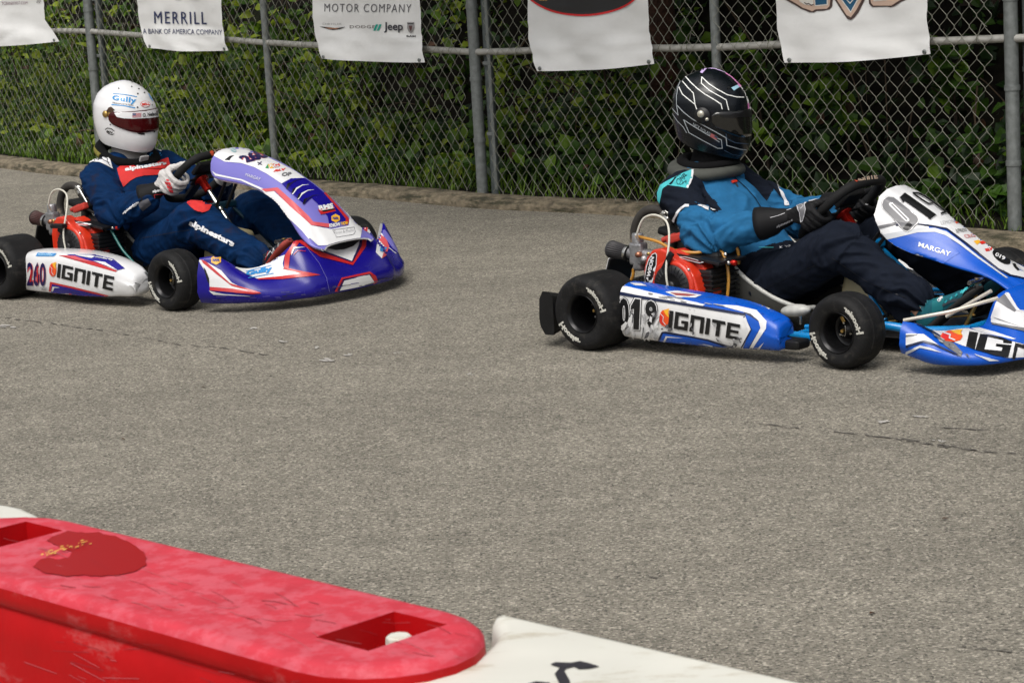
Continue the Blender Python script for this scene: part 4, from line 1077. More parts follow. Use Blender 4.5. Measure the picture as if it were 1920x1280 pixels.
def steering(kart, k, c, grip_art, tilt=.72):
    up = Vec((math.sin(tilt + .0) * 1.0, 0, math.cos(tilt))).normalized()     # towards the top of the wheel
    up = Vec((.75, 0, .66)).normalized(); ax = Vec((-.66, 0, .75)).normalized(); lat = Vec((0, 1, 0)); c = Vec(c)
    def P2(a, b, d=0): return c + lat * a + up * b + ax * d
    g = MB(); pts = [( -.155, .03), (-.150, -.06), (-.11, -.125), (-.04, -.148), (.04, -.148), (.11, -.125), (.15, -.06), (.155, .03), (.142, .10), (.105, .148), (.04, .160), (-.04, .160), (-.105, .148), (-.142, .10)]
    ring = crv([P2(*q) for q in pts] + [P2(*pts[0])], 5)[:-1]
    g.tube(ring, [.0165 + .002 * (1 if i % 9 else 0) for i in range(len(ring))], GRIP, 14, closed=True)
    bv = g.bvh(); grip_art(g, k, bv)
    sw = g.build('steering_wheel', kart)
    s = MB()
    for a, b in ((-.15, .0), (.15, .0), (0, -.147)):
        s.box(P2(a * .5, b * .5, -.012), (.014, abs(a) + .02 if a else .05, .006 if a else abs(b)), BLKM, Matrix((up, lat, ax)).transposed() if a else Matrix((up, lat, ax)).transposed() @ Matrix.Rotation(math.pi / 2, 3, 'Y'), .002)
    s.box(P2(0, 0, -.012), (.07, .09, .010), BLKM, Matrix((up, lat, ax)).transposed(), .003)
    s.box(P2(0, .06, .004), (.075, .115, .022), BLK, Matrix((up, lat, ax)).transposed(), .006)
    for q in ((-.03, .02), (.03, .02), (0, -.03)): s.lathe([(0, .008), (.005, .008), (.006, 0)], P2(*q, -.006), ax, STEEL, 8)
    s.build('spokes', sw)
    co = MB(); co.tube([c - ax * .06, c - ax * .40], .0115, P('chrome_column', (.75, .74, .70), rough=.15, metal=1), 12); col = co.build('steering_column', kart)
    hb = MB(); hb.lathe([(0, .0), (.034, 0), (.034, .008), (.019, .013), (.018, .065), (.014, .070), (0, .07)], c - ax * .014, -ax, REDA, 18); hb.build('hub', col)
    # support bracket
    br = MB(); br.tube([(c - ax * .17) + Vec((0, .09, -.02)), (c - ax * .30) + Vec((.02, .17, -.06)), Vec((.98, .20, .10))], .009, cfg_frame, 8); br.tube([(c - ax * .17) + Vec((0, -.09, -.02)), (c - ax * .30) + Vec((.02, -.15, -.06)), Vec((.98, -.18, .10))], .009, cfg_frame, 8)
    br.box(c - ax * .17, (.03, .20, .03), cfg_frame, None, .006); br.build('column_support', kart)
    return c, up, ax

def build_kart(k, label, cfg):
    global cfg_frame
    root = empty('racing_kart', (k[0], k[1], 0), k[2]); tag(root, label, 'kart', 'racing karts on the track')
    fr = cfg['frame']; cfg_frame = fr
    m_ = MB()
    for s in (1, -1):
        m_.tube(crv([(-.12, .31 * s, .10), (.25, .31 * s, .085), (.60, .40 * s, .075), (.85, .44 * s, .075), (.98, .40 * s, .10), (1.10, .39 * s, .125), (1.22, .34 * s, .108), (1.34, .22 * s, .10)], 5), .0155, fr, 12)
        m_.tube(crv([(.10, .31 * s, .085), (.16, .5 * s, .08), (.3, .55 * s, .075), (.62, .55 * s, .075), (.72, .48 * s, .075), (.74, .42 * s, .075)], 5), .011, fr if cfg['dark_bars'] is None else cfg['dark_bars'], 10)
        m_.tube([(1.04, .34 * s, .12), (1.05, .47 * s, .125)], .017, fr, 10); m_.tube([(1.05, .45 * s, .09), (1.05, .46 * s, .165)], .012, BLKM, 10)
        m_.tube([(.80, .42 * s, .105), (1.0, .40 * s, .125)], .008, fr, 8)
        m_.tube([(1.33, .22 * s, .10), (1.46, .25 * s, .09), (1.52, .18 * s, .10)], .010, BLKM, 8)
    m_.tube([(1.34, -.22, .10), (1.34, .22, .10)], .0155, fr, 12); m_.tube([(.12, -.31, .085), (.12, .31, .085)], .0155, fr, 12); m_.tube([(.78, -.42, .075), (.78, .42, .075)], .0155, fr, 12); m_.tube([(-.12, -.31, .1), (-.12, .31, .1)], .013, fr, 12)
    m_.tube([(1.52, -.18, .10), (1.52, .18, .10)], .010, BLKM, 8)
    if cfg.get('pod_foot'):
        for s in (1, -1): m_.box((.82, .53 * s, .066), (.10, .08, .034), BLK, None, .014, 3)
    m_.build('frame', root)
    t = MB(); t.box((1.02, 0, .058), (.66, .52, .004), BLKM, None, .001, 1); t.build('floor_tray', root)
    a = MB(); a.tube([(0, -.56, .141), (0, .56, .141)], .0155, STEEL, 14); a.lathe([(.02, 0), (.095, 0), (.095, .008), (.02, .008)], (0, .1, .141), (0, 1, 0), BLKM, 30); a.lathe([(.02, 0), (.085, 0), (.085, .006), (.02, .006)], (0, -.27, .141), (0, 1, 0), STEEL, 30); a.build('axle', root)
    st = cfg['steer']
    wheel(root, Vec((0, -.5875, .141)), .141, .205, -1, 0, '', 1); wheel(root, Vec((0, .5875, .141)), .141, .205, 1, 0, '', 2)
    wheel(root, Vec((1.05, -.535, .131)), .131, .13, -1, st, '', 3); wheel(root, Vec((1.05, .535, .131)), .131, .13, 1, st, '', 4)
    # rear bumper, one moulded bar with flared ends
    b = MB(); rows = []
    for y in np.linspace(-.67, .67, 29):
        t_ = abs(y) / .67; fl = max(0, (t_ - .72) / .28); x = -.235 + .05 * fl ** 1.5; zt = .165 + .045 * fl; zb = .055 - .008 * fl; d = .06
        rows.append([Vec((x + .03, y, zb)), Vec((x - .01, y, zb)), Vec((x - .03, y, zb + .03)), Vec((x - .035, y, zb + .06)), Vec((x - .03, y, zt - .03)), Vec((x - .012, y, zt)), Vec((x + .02, y, zt)), Vec((x + .035, y, zt - .02)), Vec((x + .035, y, zb + .02))])
    b.grid(rows, BLK, cv=True); b.add(rows[0], [tuple(range(9))], BLK, False); b.add(rows[-1], [tuple(range(8, -1, -1))], BLK, False)
    for y in (-.6, .6): b.lathe([(0, .006), (.012, .006), (.014, 0)], (-.262, y, .12), (-1, 0, 0), STEEL, 12)
    rbm = b.build('rear_bumper', root)
    rp = MB(); rp.box((-.175, -.24, .222), (.012, .16, .13), BLK, Matrix.Rotation(.35, 3, 'Y'), .008); rp.box((-.184, -.24, .228), (.008, .14, .115), WPL, Matrix.Rotation(.35, 3, 'Y'), .003); rp.build('number_plate', root)
    seat(root, cfg['seat'], cfg['seat_edge'])
    pd = MB(); rw = [[Vec((.645 + .062 * ca, -.245 + .035 * cb_, .128 + .022 * sa)) for cb_, sa in [(math.cos(q), math.sin(q)) for q in np.linspace(0, 6.283, 14, endpoint=False)]] for ca in (-1,)]
    pd.ball((.640, -.245, .124), (.064, .03, .023), cfg['seat_edge'], 18, 12, Matrix.Rotation(-.12, 3, 'Y')); pd.tube([(.66, -.245, .11), (.66, -.245, .075)], .007, STEEL, 8); pd.build('seat_mount', root)
    tk = MB(); tk.box((.815, .0, .165), (.19, .20, .20), TANK, Matrix.Rotation(.1, 3, 'Y'), .03, 4, (.85, .8)); tk.lathe([(0, .02), (.022, .02), (.024, 0)], (.80, 0, .265), (0, 0, 1), BLK, 16); tk.build('fuel_tank', root)
    for s in (1, -1):
        p = MB(); p.tube([(1.28, .16 * s, .08), (1.33, .16 * s, .17), (1.34, .16 * s, .27)], .008, BRASS if s < 0 else STEEL, 8); p.tube([(1.34, .12 * s, .26), (1.34, .21 * s, .26)], .009, STEEL, 8); p.tube([(1.33, .16 * s, .14), (1.0, .19 * s, .10)], .004, BRASS, 6); p.build('pedal', root)
    tr = MB(); tr.tube([(.93, 0, .16), (1.0, -.2, .125), (1.03, -.45, .115)], .007, STEEL, 8); tr.tube([(.93, 0, .16), (1.0, .2, .125), (1.03, .45, .115)], .007, STEEL, 8); tr.build('tie_rod', root)
    pod(root, k, -1, cfg['pod_base'], cfg['pod_art'], cfg['pod_tab'], cfg.get('pod_nose')); pod(root, k, 1, cfg['pod_base'], cfg['far_pod_art'], cfg['pod_tab'], cfg.get('pod_nose'))
    nassau(root, k, cfg['nas_tab'], cfg['nas_base'], cfg['nas_in'], cfg['nas_art'], base2=cfg.get('nas_base2'))
    nose(root, k, cfg['nose_st'], cfg['nose_base'], cfg['nose_in'], cfg['nose_art'])
    for pts in cfg['braces']:
        q = MB(); q.tube([Vec(p) for p in pts], .0065, cfg['brace_mat'], 8); q.build('brace_rod', root)
    wc = Vec(cfg['wheel_c']); cax = Vec((.66, 0, -.75)); q0 = wc + cax * .19; xp = wc.x + .26
    zp_ = lerp_tab([r[:2] for r in cfg['nas_tab']], xp)[0] - .075
    bk = MB()
    for s in (-1, 1): bk.tube([q0 + Vec((0, .035 * s, 0)), q0.lerp(Vec((xp, .06 * s, zp_)), .6), Vec((xp, .06 * s, zp_))], .0075, BLKM, 8)
    bk.box(Vec((xp + .01, 0, zp_ + .012)), (.05, .14, .018), WPL, Matrix.Rotation(.5, 3, 'Y'), .004); bk.build('panel_bracket', root)
    engine(root, k, cfg)
    return root, steering(root, k, cfg['wheel_c'], cfg['grip_art'])

def C4(u, v): return (1000 + u / 3.6565, 370 + v / 3.6565)
def C7(u, v): return (1620 + u / 5.567, 330 + v / 5.567)
def CN(u, v): return (1680 + u / 6.4, 520 + v / 6.4)
def D2(u, v): return (u / 5.12, 330 + v / 5.12)
def D3(u, v): return (380 + u / 5.819, 260 + v / 5.819)
def D4(u, v): return (350 + u / 3.556, 240 + v / 3.556)
def mp(f, *q): return [f(*z) for z in q]
def flame(mb, k, bv, f, x0, y0, x1, y1, off=.003):
    w_, h = x1 - x0, y1 - y0; q = lambda *L: [f(x0 + a * w_, y0 + b * h) for a, b in L]
    paint(mb, k, bv, q((.0, .55), (.1, .25), (.35, .05), (.9, -.05), (.95, .3), (1, .6), (.9, .9), (.6, 1.08), (.25, 1.0), (.05, .8)), ORG, off)
    paint(mb, k, bv, q((.45, .05), (1.0, -.06), (.9, .25), (1.0, .5), (.8, .42), (.6, .25)), YEL, off + .0008)
    paint(mb, k, bv, q((.1, .4), (.35, .2), (.5, .5), (.35, .8), (.6, 1.0), (.2, .9), (.05, .7)), FRED, off + .0008)
    line_px(mb, k, bv, q((.15, .25), (.45, .45), (.40, .75), (.65, .95)), max(.8, .06 * abs(f(x1, y0)[0] - f(x0, y0)[0])), WPL, off + .0016)

# ---------------------------------------------------------------- blue kart 019
BLU = P('bright_blue_bodywork', (.003, .085, .50), rough=.28, coat=.12, spec=.4, var=.06, vscale=15, scuff=((.03, .05, .12), .5, (6, 6, 40), .6))
NVY = P('dark_navy_graphic', (.006, .012, .05), rough=.3)
SCUFF = P('rubber_scuff', (.10, .10, .11), rough=.7, var=.5, vscale=90); SCUFL = P('worn_patch', (.36, .36, .37), rough=.7, var=.4, vscale=120)
DIRTW = P('scuffed_white_bodywork', (.72, .72, .72), rough=.35, coat=.2, var=.05, vscale=15, scuff=((.10, .10, .11), .8, (40, 10, 26), .60))
def pod_art_a(mb, k, bv):
    p = lambda poly, m_, o=.0014: paint(mb, k, bv, mp(C4, *poly), m_, o)
    p([(540, 520), (700, 520), (1100, 580), (1500, 680), (1690, 830), (1640, 850), (1500, 760), (1100, 660), (700, 575), (560, 570)], BLU)
    p([(560, 560), (700, 565), (1100, 650), (1500, 740), (1640, 840), (1700, 1060), (1560, 1080), (1430, 1050), (1490, 905), (1450, 800), (1000, 720), (740, 680), (560, 652)], BLU)
    p([(560, 612), (640, 612), (900, 672), (1180, 735), (1160, 745), (880, 702), (700, 668), (560, 640)], WPL, .0022)
    p([(560, 640), (720, 672), (1000, 718), (1455, 795), (1460, 812), (1000, 736), (730, 694), (560, 664)], NVY, .0024)
    p([(660, 588), (740, 592), (780, 610), (700, 606)], WPL, .0022)
    p([(905, 650), (985, 642), (1155, 672), (1110, 690), (985, 684)], WPL, .0024); p([(940, 656), (1050, 664), (1120, 674), (1060, 681), (980, 675)], P('dull_red_print', (.32, .08, .08), rough=.4), .0032)
    p([(1250, 735), (1400, 745), (1530, 775), (1600, 850), (1597, 900), (1500, 1040), (1478, 1040), (1560, 895), (1545, 845), (1490, 800), (1380, 770)], WPL, .0026)
    p([(1445, 790), (1455, 782), (1518, 800), (1572, 850), (1580, 895), (1485, 1045), (1470, 1042), (1560, 890), (1545, 850)], NVY, .0021)
    p([(1455, 820), (1492, 905), (1425, 1022), (1400, 1018), (1470, 905), (1440, 830)], WPL, .0026); p([(1450, 815), (1500, 905), (1430, 1030), (1423, 1026), (1488, 906), (1440, 820)], NVY, .0024)
    p([(1585, 990), (1540, 1052), (1515, 1052)], WPL, .0026)
    p([(845, 1000), (880, 922), (905, 918), (1060, 945), (1200, 972), (1400, 1035), (1350, 1045), (1050, 1025)], NVY, .0018); p([(860, 996), (892, 932), (1060, 956), (1200, 984), (1360, 1036), (1050, 1018)], BLU, .0024)
    p([(890, 990), (910, 948), (1030, 962), (920, 958), (900, 992)], WPL, .0032); p([(1160, 1000), (1300, 1028), (1240, 1026)], WPL, .0032)
    one = [(702, 694), (738, 700), (728, 905), (690, 902), (694, 762), (672, 772), (674, 744)]
    p([(692, 684), (748, 690), (736, 914), (682, 910), (684, 776), (664, 784), (664, 738)], BLACKG, .0026); p([(696, 688), (744, 694), (733, 910), (685, 907), (688, 770), (667, 779), (668, 741)], WPL, .0034); p(one, BLACKG, .0042)
    for q, qd in (('0', [(588, 690), (660, 690), (660, 895), (595, 895)]), ('9', [(770, 705), (852, 712), (845, 895), (775, 890)])):
        ex = 9
        letters(mb, k, bv, q, mp(C4, (qd[0][0] - ex, qd[0][1] - ex), (qd[1][0] + ex, qd[1][1] - ex), (qd[2][0] + ex, qd[2][1] + ex), (qd[3][0] - ex, qd[3][1] + ex)), BLACKG, .0026, bold=.09)
        ex = 5
        letters(mb, k, bv, q, mp(C4, (qd[0][0] - ex, qd[0][1] - ex), (qd[1][0] + ex, qd[1][1] - ex), (qd[2][0] + ex, qd[2][1] + ex), (qd[3][0] - ex, qd[3][1] + ex)), WPL, .0034, bold=.075)
        letters(mb, k, bv, q, mp(C4, *qd), BLACKG, .0042, bold=.045)
    flame(mb, k, bv, C4, 865, 768, 935, 875)
    letters(mb, k, bv, 'IGNITE', mp(C4, (938, 774), (1422, 872), (1408, 976), (926, 890)), BLACKG, .0034, block=True)
    rg = random.Random(3)
    for i in range(26):                               # rubbing marks across the numbers
        x = rg.uniform(625, 860); y = rg.uniform(790, 965)
        b_ = blob(x, y, rg.uniform(3, 16), rg.uniform(8, 42), 9, rg.uniform(-.2, .5), .45, rg); p(b_, rg.choice([SCUFL, WPL, SCUFL, SCUFF, DIRTW]), .005 + i * .00004)
    for i in range(20):
        x, y = rg.choice([(920, 880), (1090, 900), (1300, 990), (1400, 985), (1230, 880)]); p(blob(x + rg.uniform(-40, 40), y + rg.uniform(-30, 30), rg.uniform(4, 22), rg.uniform(3, 14), 9, rg.uniform(0, 1), .5, rg), rg.choice([SCUFL, SCUFF, SCUFF]), .005 + i * .00004)
    for i in range(12):
        x = rg.uniform(760, 1300); y = 640 + (x - 700) * .19 + rg.uniform(-8, 16); p(blob(x, y, rg.uniform(10, 45), rg.uniform(1.5, 4), 9, .19, .3, rg), rg.choice([SCUFL, GREYM]), .0042 + i * .00004)
def nas_art_a(mb, k, bv, rows):
    p = lambda poly, m_, o=.0014: paint(mb, k, bv, mp(C7, *poly), m_, o)
    p([(60, 470), (95, 560), (140, 540), (330, 500), (560, 492), (740, 520), (865, 545), (930, 592), (1060, 690), (1400, 960), (1530, 1030), (1760, 1080), (1760, 1010), (1670, 955), (1500, 862), (1200, 645), (1040, 515), (985, 460), (872, 378), (560, 160), (470, 110), (360, 105), (250, 140), (130, 260), (70, 380)], WPL)
    p([(330, 500), (560, 492), (740, 520), (865, 545), (1060, 690), (1400, 960), (1530, 1030), (1760, 1080), (1760, 1096), (1520, 1046), (1390, 974), (1050, 706), (860, 562), (740, 536), (560, 510), (330, 520)], NVY, .002)
    p([(200, 610), (390, 575), (560, 545), (740, 545), (860, 580), (1000, 680), (1200, 845), (1500, 1065), (1480, 1068), (1190, 862), (985, 706), (850, 620), (740, 585), (560, 590), (240, 665)], P('silver_graphic', (.55, .57, .60), rough=.3), .002)
    p([(105, 530), (330, 485), (345, 505), (120, 558)], GREYM, .0022)
    p([(985, 455), (1040, 500), (1200, 630), (1500, 850), (1680, 945), (1680, 915), (1500, 815), (1200, 595), (1010, 450)], NVY, .0022)
    p([(1010, 440), (1210, 590), (1500, 810), (1500, 780), (1210, 560), (1020, 430)], BLU, .0024)
    p([(240, 640), (250, 690), (330, 760), (560, 870), (820, 920), (1000, 800), (860, 590), (740, 560), (560, 560), (390, 590)], BLU, .0012)
    # big numbers
    O = [(182, 300), (200, 245), (245, 215), (305, 222), (345, 250), (560, 425), (576, 460), (566, 490), (490, 570), (455, 588), (420, 575), (195, 345)]
    def grow(poly, g):
        cx = sum(a for a, b in poly) / len(poly); cy = sum(b for a, b in poly) / len(poly)
        return [(a + (a - cx) / math.hypot(a - cx, b - cy) * g, b + (b - cy) / math.hypot(a - cx, b - cy) * g) for a, b in poly]
    p(grow(O, 3), BLACKG, .0026); p(O, WPL, .0032); p(grow(O, -11), GREYM, .0038)
    p([(405, 545), (470, 480), (505, 520), (455, 568), (425, 565)], BLACKG, .0042)
    p([(262, 292), (280, 278), (300, 285), (470, 450), (474, 470), (450, 482), (430, 472), (268, 312)], WPL, .0046); p([(282, 298), (296, 294), (455, 455), (448, 466), (436, 460)], GREYM, .0052)
    I_ = [(372, 230), (424, 182), (752, 412), (690, 458), (424, 270), (405, 285)]
    p(grow(I_, 8), BLACKG, .0026); p(grow(I_, 6), WPL, .003); p(I_, BLACKG, .004)
    for w_, m_, o in ((4.6, WPL, .0046), (3.3, BLACKG, .0056)):
        line_px(mb, k, bv, mp(C7, (508, 190), (560, 190), (630, 222), (700, 272), (850, 385), (800, 402)), w_, m_, o, 2)
        line_px(mb, k, bv, mp(C7, (508, 192), (545, 222), (610, 266), (668, 300), (705, 296)), w_ * .85, m_, o, 2)
    letters(mb, k, bv, 'MARGAY', mp(C7, (575, 688), (912, 795), (898, 845), (566, 738)), WPL, .003, bold=.015)
    letters(mb, k, bv, 'LEMONS', mp(C7, (795, 478), (955, 458), (962, 490), (805, 515)), GREYM, .003, bold=-.02); p([(945, 480), (975, 475), (985, 492), (960, 502)], ORG, .003)
    letters(mb, k, bv, 'XPRESS', mp(C7, (940, 560), (1060, 550), (1075, 580), (965, 605)), BLACKG, .003, bold=0, shear=.2)
    letters(mb, k, bv, 'CRG', mp(C7, (1030, 620), (1130, 610), (1170, 640), (1060, 655)), P('pink_print', (.60, .25, .25), rough=.4), .003)
    p([(1140, 685), (1190, 672), (1225, 690), (1175, 722)], YEL, .003); p([(1195, 690), (1245, 680), (1275, 705), (1225, 718)], FRED, .003)
    letters(mb, k, bv, 'RLV', mp(C7, (1248, 768), (1335, 745), (1352, 770), (1275, 795)), FRED, .003, bold=.08, shear=.2)
    p([C for C in blob(1432, 852, 112, 48, 20, .62)], BLACKG, .003); letters(mb, k, bv, '019', mp(C7, (1375, 800), (1470, 850), (1465, 895), (1360, 840)), WPL, .004, bold=.04, shear=.2)
    p([(1545, 920), (1575, 918), (1590, 945), (1625, 985), (1600, 992), (1560, 950)], BLACKG, .003)
def nose_art_a(mb, k, bv):
    p = lambda poly, m_, o=.0014: paint(mb, k, bv, mp(CN, *poly), m_, o)
    p([(225, 540), (420, 600), (620, 640), (720, 625), (800, 615), (870, 612), (960, 640), (1400, 770), (1700, 850), (1750, 860), (1720, 950), (1330, 965), (1000, 880), (800, 820), (600, 740), (440, 660)], WPL)
    p([(870, 608), (1000, 600), (1110, 560), (1400, 640), (1700, 700), (1700, 840), (1400, 768), (1130, 690), (960, 640)], BLU, .0018); p([(900, 612), (1000, 606), (1200, 660), (1440, 740), (1400, 745), (1100, 680), (960, 640)], WPL, .0022)
    p([(1140, 480), (1200, 300), (1310, 190), (1400, 300), (1500, 410), (1750, 420), (1750, 680), (1550, 640), (1160, 545)], WPL, .0018)
    p([(1205, 280), (1300, 200), (1440, 400), (1420, 420), (1320, 360)], GREYM, .0024); p([(1310, 185), (1350, 190), (1470, 395), (1560, 405), (1500, 415), (1440, 400)], WPL, .003)
    p([(1160, 475), (1240, 500), (1500, 600), (1700, 650), (1700, 690), (1500, 640), (1150, 560), (1160, 540), (1350, 570)], GREYM, .0026); p([(1150, 498), (1250, 520), (1520, 610), (1350, 580), (1145, 540)], WPL, .0032)
    flame(mb, k, bv, CN, 530, 640, 800, 770)
    q = lambda *L: p(L, BLACKG, .003)
    q((880, 655), (985, 670), (945, 870), (840, 830))
    q((1010, 685), (1100, 692), (1250, 722), (1392, 772), (1385, 806), (1384, 822), (1366, 880), (1338, 962), (1200, 940), (950, 872))
    p([(1098, 728), (1285, 768), (1282, 800), (1388, 808), (1386, 822), (1200, 806), (1190, 838), (1272, 852), (1262, 892), (1060, 872)], WPL, .0042)
    q((1430, 790), (1470, 800), (1420, 985), (1385, 975)); q((1470, 800), (1700, 850), (1690, 890), (1460, 840))
    for a, b in ((1420, 'N'), (1700, 'I')): pass
    p([(120, 672), (330, 682), (520, 820), (330, 760), (120, 815)], WPL, .0018); p([(120, 690), (260, 682), (250, 700), (120, 715)], GREYM, .0024)
    p([(120, 815), (330, 755), (480, 800), (780, 945), (700, 930), (460, 815), (330, 780), (120, 845)], NVY, .0022); p([(120, 890), (290, 815), (400, 840), (550, 905), (400, 870), (290, 845), (120, 925)], P('silver_graphic', (.55, .57, .60)), .0024)
    p([(400, 640), (440, 655), (700, 800), (800, 900), (780, 950), (600, 830), (480, 720)], GREYM, .0024)
    p([(225, 538), (430, 640), (610, 745), (590, 745), (400, 650), (215, 548)], NVY, .0026)
    rg = random.Random(9)
    for i in range(16):
        u = rg.random(); p(blob(430 + 450 * u, 700 + 250 * u + rg.uniform(-30, 30), rg.uniform(8, 40), rg.uniform(3, 9), 9, .5, .5, rg), rg.choice([SCUFF, SCUFF, SCUFL]), .004 + i * .00004)
    p([(930, 920), (1240, 1000), (1120, 1005)], P('silver_graphic', (.55, .57, .60)), .0024)
def shroud_a(s, k, bv):
    E = lambda u, v: (1120 + u / 6.4, 380 + v / 6.4)
    ov = [E(*z) for z in [(575, 985), (568, 900), (585, 770), (615, 680), (660, 615), (700, 598), (718, 625), (712, 740), (690, 850), (660, 960), (620, 1008), (590, 1008)]]
    paint(s, k, bv, ov, WPL, .0012, 9)
    ov2 = [E(*z) for z in [(583, 980), (577, 900), (594, 775), (623, 688), (664, 624), (698, 608), (709, 630), (703, 740), (682, 845), (652, 952), (618, 998), (594, 998)]]
    paint(s, k, bv, ov2, BLACKG, .002, 9)
    letters(s, k, bv, 'LAWSON', [E(580, 960), E(645, 640), E(690, 650), E(620, 985)], WPL, .003, bold=.05, step=20)
def plate_a(s, k, bv):
    E = lambda u, v: (1120 + u / 6.4, 380 + v / 6.4)
    line_px(s, k, bv, [E(985, 648), E(1060, 650), E(1180, 680), E(1275, 712), E(1230, 722), E(1100, 690), E(985, 655)], 1.1, WPL, .002, 20)
    line_px(s, k, bv, [E(1010, 658), E(1130, 680), E(1240, 712)], 1.0, P('dull_red_print', (.32, .08, .08)), .002, 20)
def grip_a(g, k, bv):
    f = lambda u, v: (1420 + u / 7.385, 310 + v / 7.385)
    letters(g, k, bv, 'IGNITE', mp(f, (1395, 150), (1655, 122), (1668, 185), (1400, 218)), P('tan_lettering', (.36, .27, .20), rough=.6), .0015, block=True, step=4)
    paint(g, k, bv, mp(f, (1330, 180), (1355, 160), (1390, 165), (1392, 215), (1375, 232), (1345, 212)), P('ember_print', (.45, .06, .02), rough=.5), .0015, 4)
POD_A = [(.130, .246, .050, .622, .50), (.20, .243, .047, .626, .495), (.35, .231, .045, .628, .49), (.50, .219, .045, .628, .49), (.62, .206, .046, .624, .49), (.70, .190, .048, .618, .495), (.75, .176, .049, .615, .50), (.783, .162, .049, .614, .49), (.802, .153, .050, .610, .50), (.811, .143, .053, .606, .51), (.815, .130, .060, .600, .515)]
cfgA = dict(frame=P('light_blue_tube', (.005, .22, .55), rough=.25, coat=.3), dark_bars=BLKM, steer=R(-3.0), seat=P('carbon_seat', (.11, .11, .10), rough=.5, bump=.25, bscale=180), seat_edge=P('silver_edging', (.50, .50, .47), rough=.4, var=.2, vscale=40),
    pod_base=DIRTW, pod_nose=BLU, pod_foot=True, pod_art=pod_art_a, far_pod_art=None, pod_tab=POD_A,
    nas_tab=[(.925, .557, .150, .480, .166, .410, .035), (.99, .530, .145, .450, .165, .372, .02), (1.06, .487, .112, .432, .150, .343, .01), (1.13, .443, .068, .425, .135, .322, .01), (1.23, .374, .053, .369, .125, .296, 0), (1.36, .292, .052, .288, .122, .266, 0), (1.46, .232, .052, .229, .125, .214, 0), (1.51, .205, .05, .202, .12, .19, 0)],
    nas_base=BLU, nas_base2=(1.10, WPL), nas_in=BLK, nas_art=nas_art_a,
    nose_st=[((1.270, -.548, .070), (1.280, -.545, .178)), ((1.38, -.550), (1.315, -.505, .165)), ((1.47, -.545), (1.335, -.45, .136)), ((1.54, -.515), (1.37, -.41, .130)), ((1.59, -.46), (1.41, -.36, .134)), ((1.62, -.39), (1.445, -.295, .137)), ((1.64, -.32), (1.465, -.262, .205)), ((1.65, -.20), (1.475, -.21, .240)), ((1.66, 0), (1.50, 0, .255))],
    nose_base=BLU, nose_in=BLK, nose_art=nose_art_a, braces=[[(1.255, -.50, .172), (1.412, -.46, .206), (1.50, -.30, .232)], [(1.30, -.30, .155), (1.46, -.27, .250)]], brace_mat=P('pale_rod', (.62, .58, .50), rough=.35, metal=.3),
    shroud_art=shroud_a, plate_art=plate_a, handle=False, filter_cap=P('grey_rubber', (.035, .035, .038), rough=.5), filter_mesh=P('dark_gauze', (.030, .028, .030), rough=.6),
    hoses=[[(.03, -.38, .385), (.054, -.38, .383), (.133, -.38, .369), (.206, -.38, .342), (.286, -.36, .334), (.31, -.32, .34)], [(.31, -.30, .345), (.353, -.3, .338), (.385, -.31, .305), (.401, -.32, .24), (.397, -.33, .164), (.38, -.33, .12)], [(.33, -.27, .35), (.37, -.25, .352), (.39, -.24, .33), (.39, -.24, .28)], [(.0, -.37, .26), (-.005, -.37, .23), (-.03, -.37, .20)]], hose_mat=P('amber_hose', (.50, .24, .035), rough=.3, coat=.3),
    wheel_c=(.685, 0, .461), grip_art=grip_a)
kartA, swA = build_kart(KART_A, 'blue and white racing kart numbered 019 with a red engine and a scuffed side pod', cfgA)

# ---------------------------------------------------------------- purple kart 260
PUR = P('violet_blue_bodywork', (.010, .006, .22), rough=.25, coat=.15, spec=.4, var=.08, vscale=15, scuff=((.10, .10, .28), .35, (7, 7, 40), .62))
LAV = P('lavender_sheen_and_graphic', (.17, .155, .50), rough=.4, coat=.2)  # violet lightened by painted sky sheen for the front panel; also thin graphics
REDG = P('red_graphic', (.50, .018, .02), rough=.3, coat=.3); CORAL = P('coral_graphic', (.58, .085, .10), rough=.4); NVB = P('deep_navy_graphic', (.012, .008, .07), rough=.3)
CYAN = P('sky_blue_print', (.03, .24, .58), rough=.4)
def hexa(mb, k, bv, f, cx, cy, r, off=.003, ang=0.0, sq=.9):
    h = [f(cx + r * math.cos(a + ang), cy + r * sq * math.sin(a + ang)) for a in [i * math.pi / 3 + .5 for i in range(6)]]
    paint(mb, k, bv, h, HEXY, off); x0, y0 = f(cx - r * .62, cy - r * .28); x1, y1 = f(cx + r * .62, cy + r * .35)
    letters(mb, k, bv, 'NAPA', [(x0, y0), (x1, y0 + .5), (x1, y1), (x0, y1 - .5)], P('navy_letter', (.02, .03, .22), rough=.4), off + .001, bold=.06)
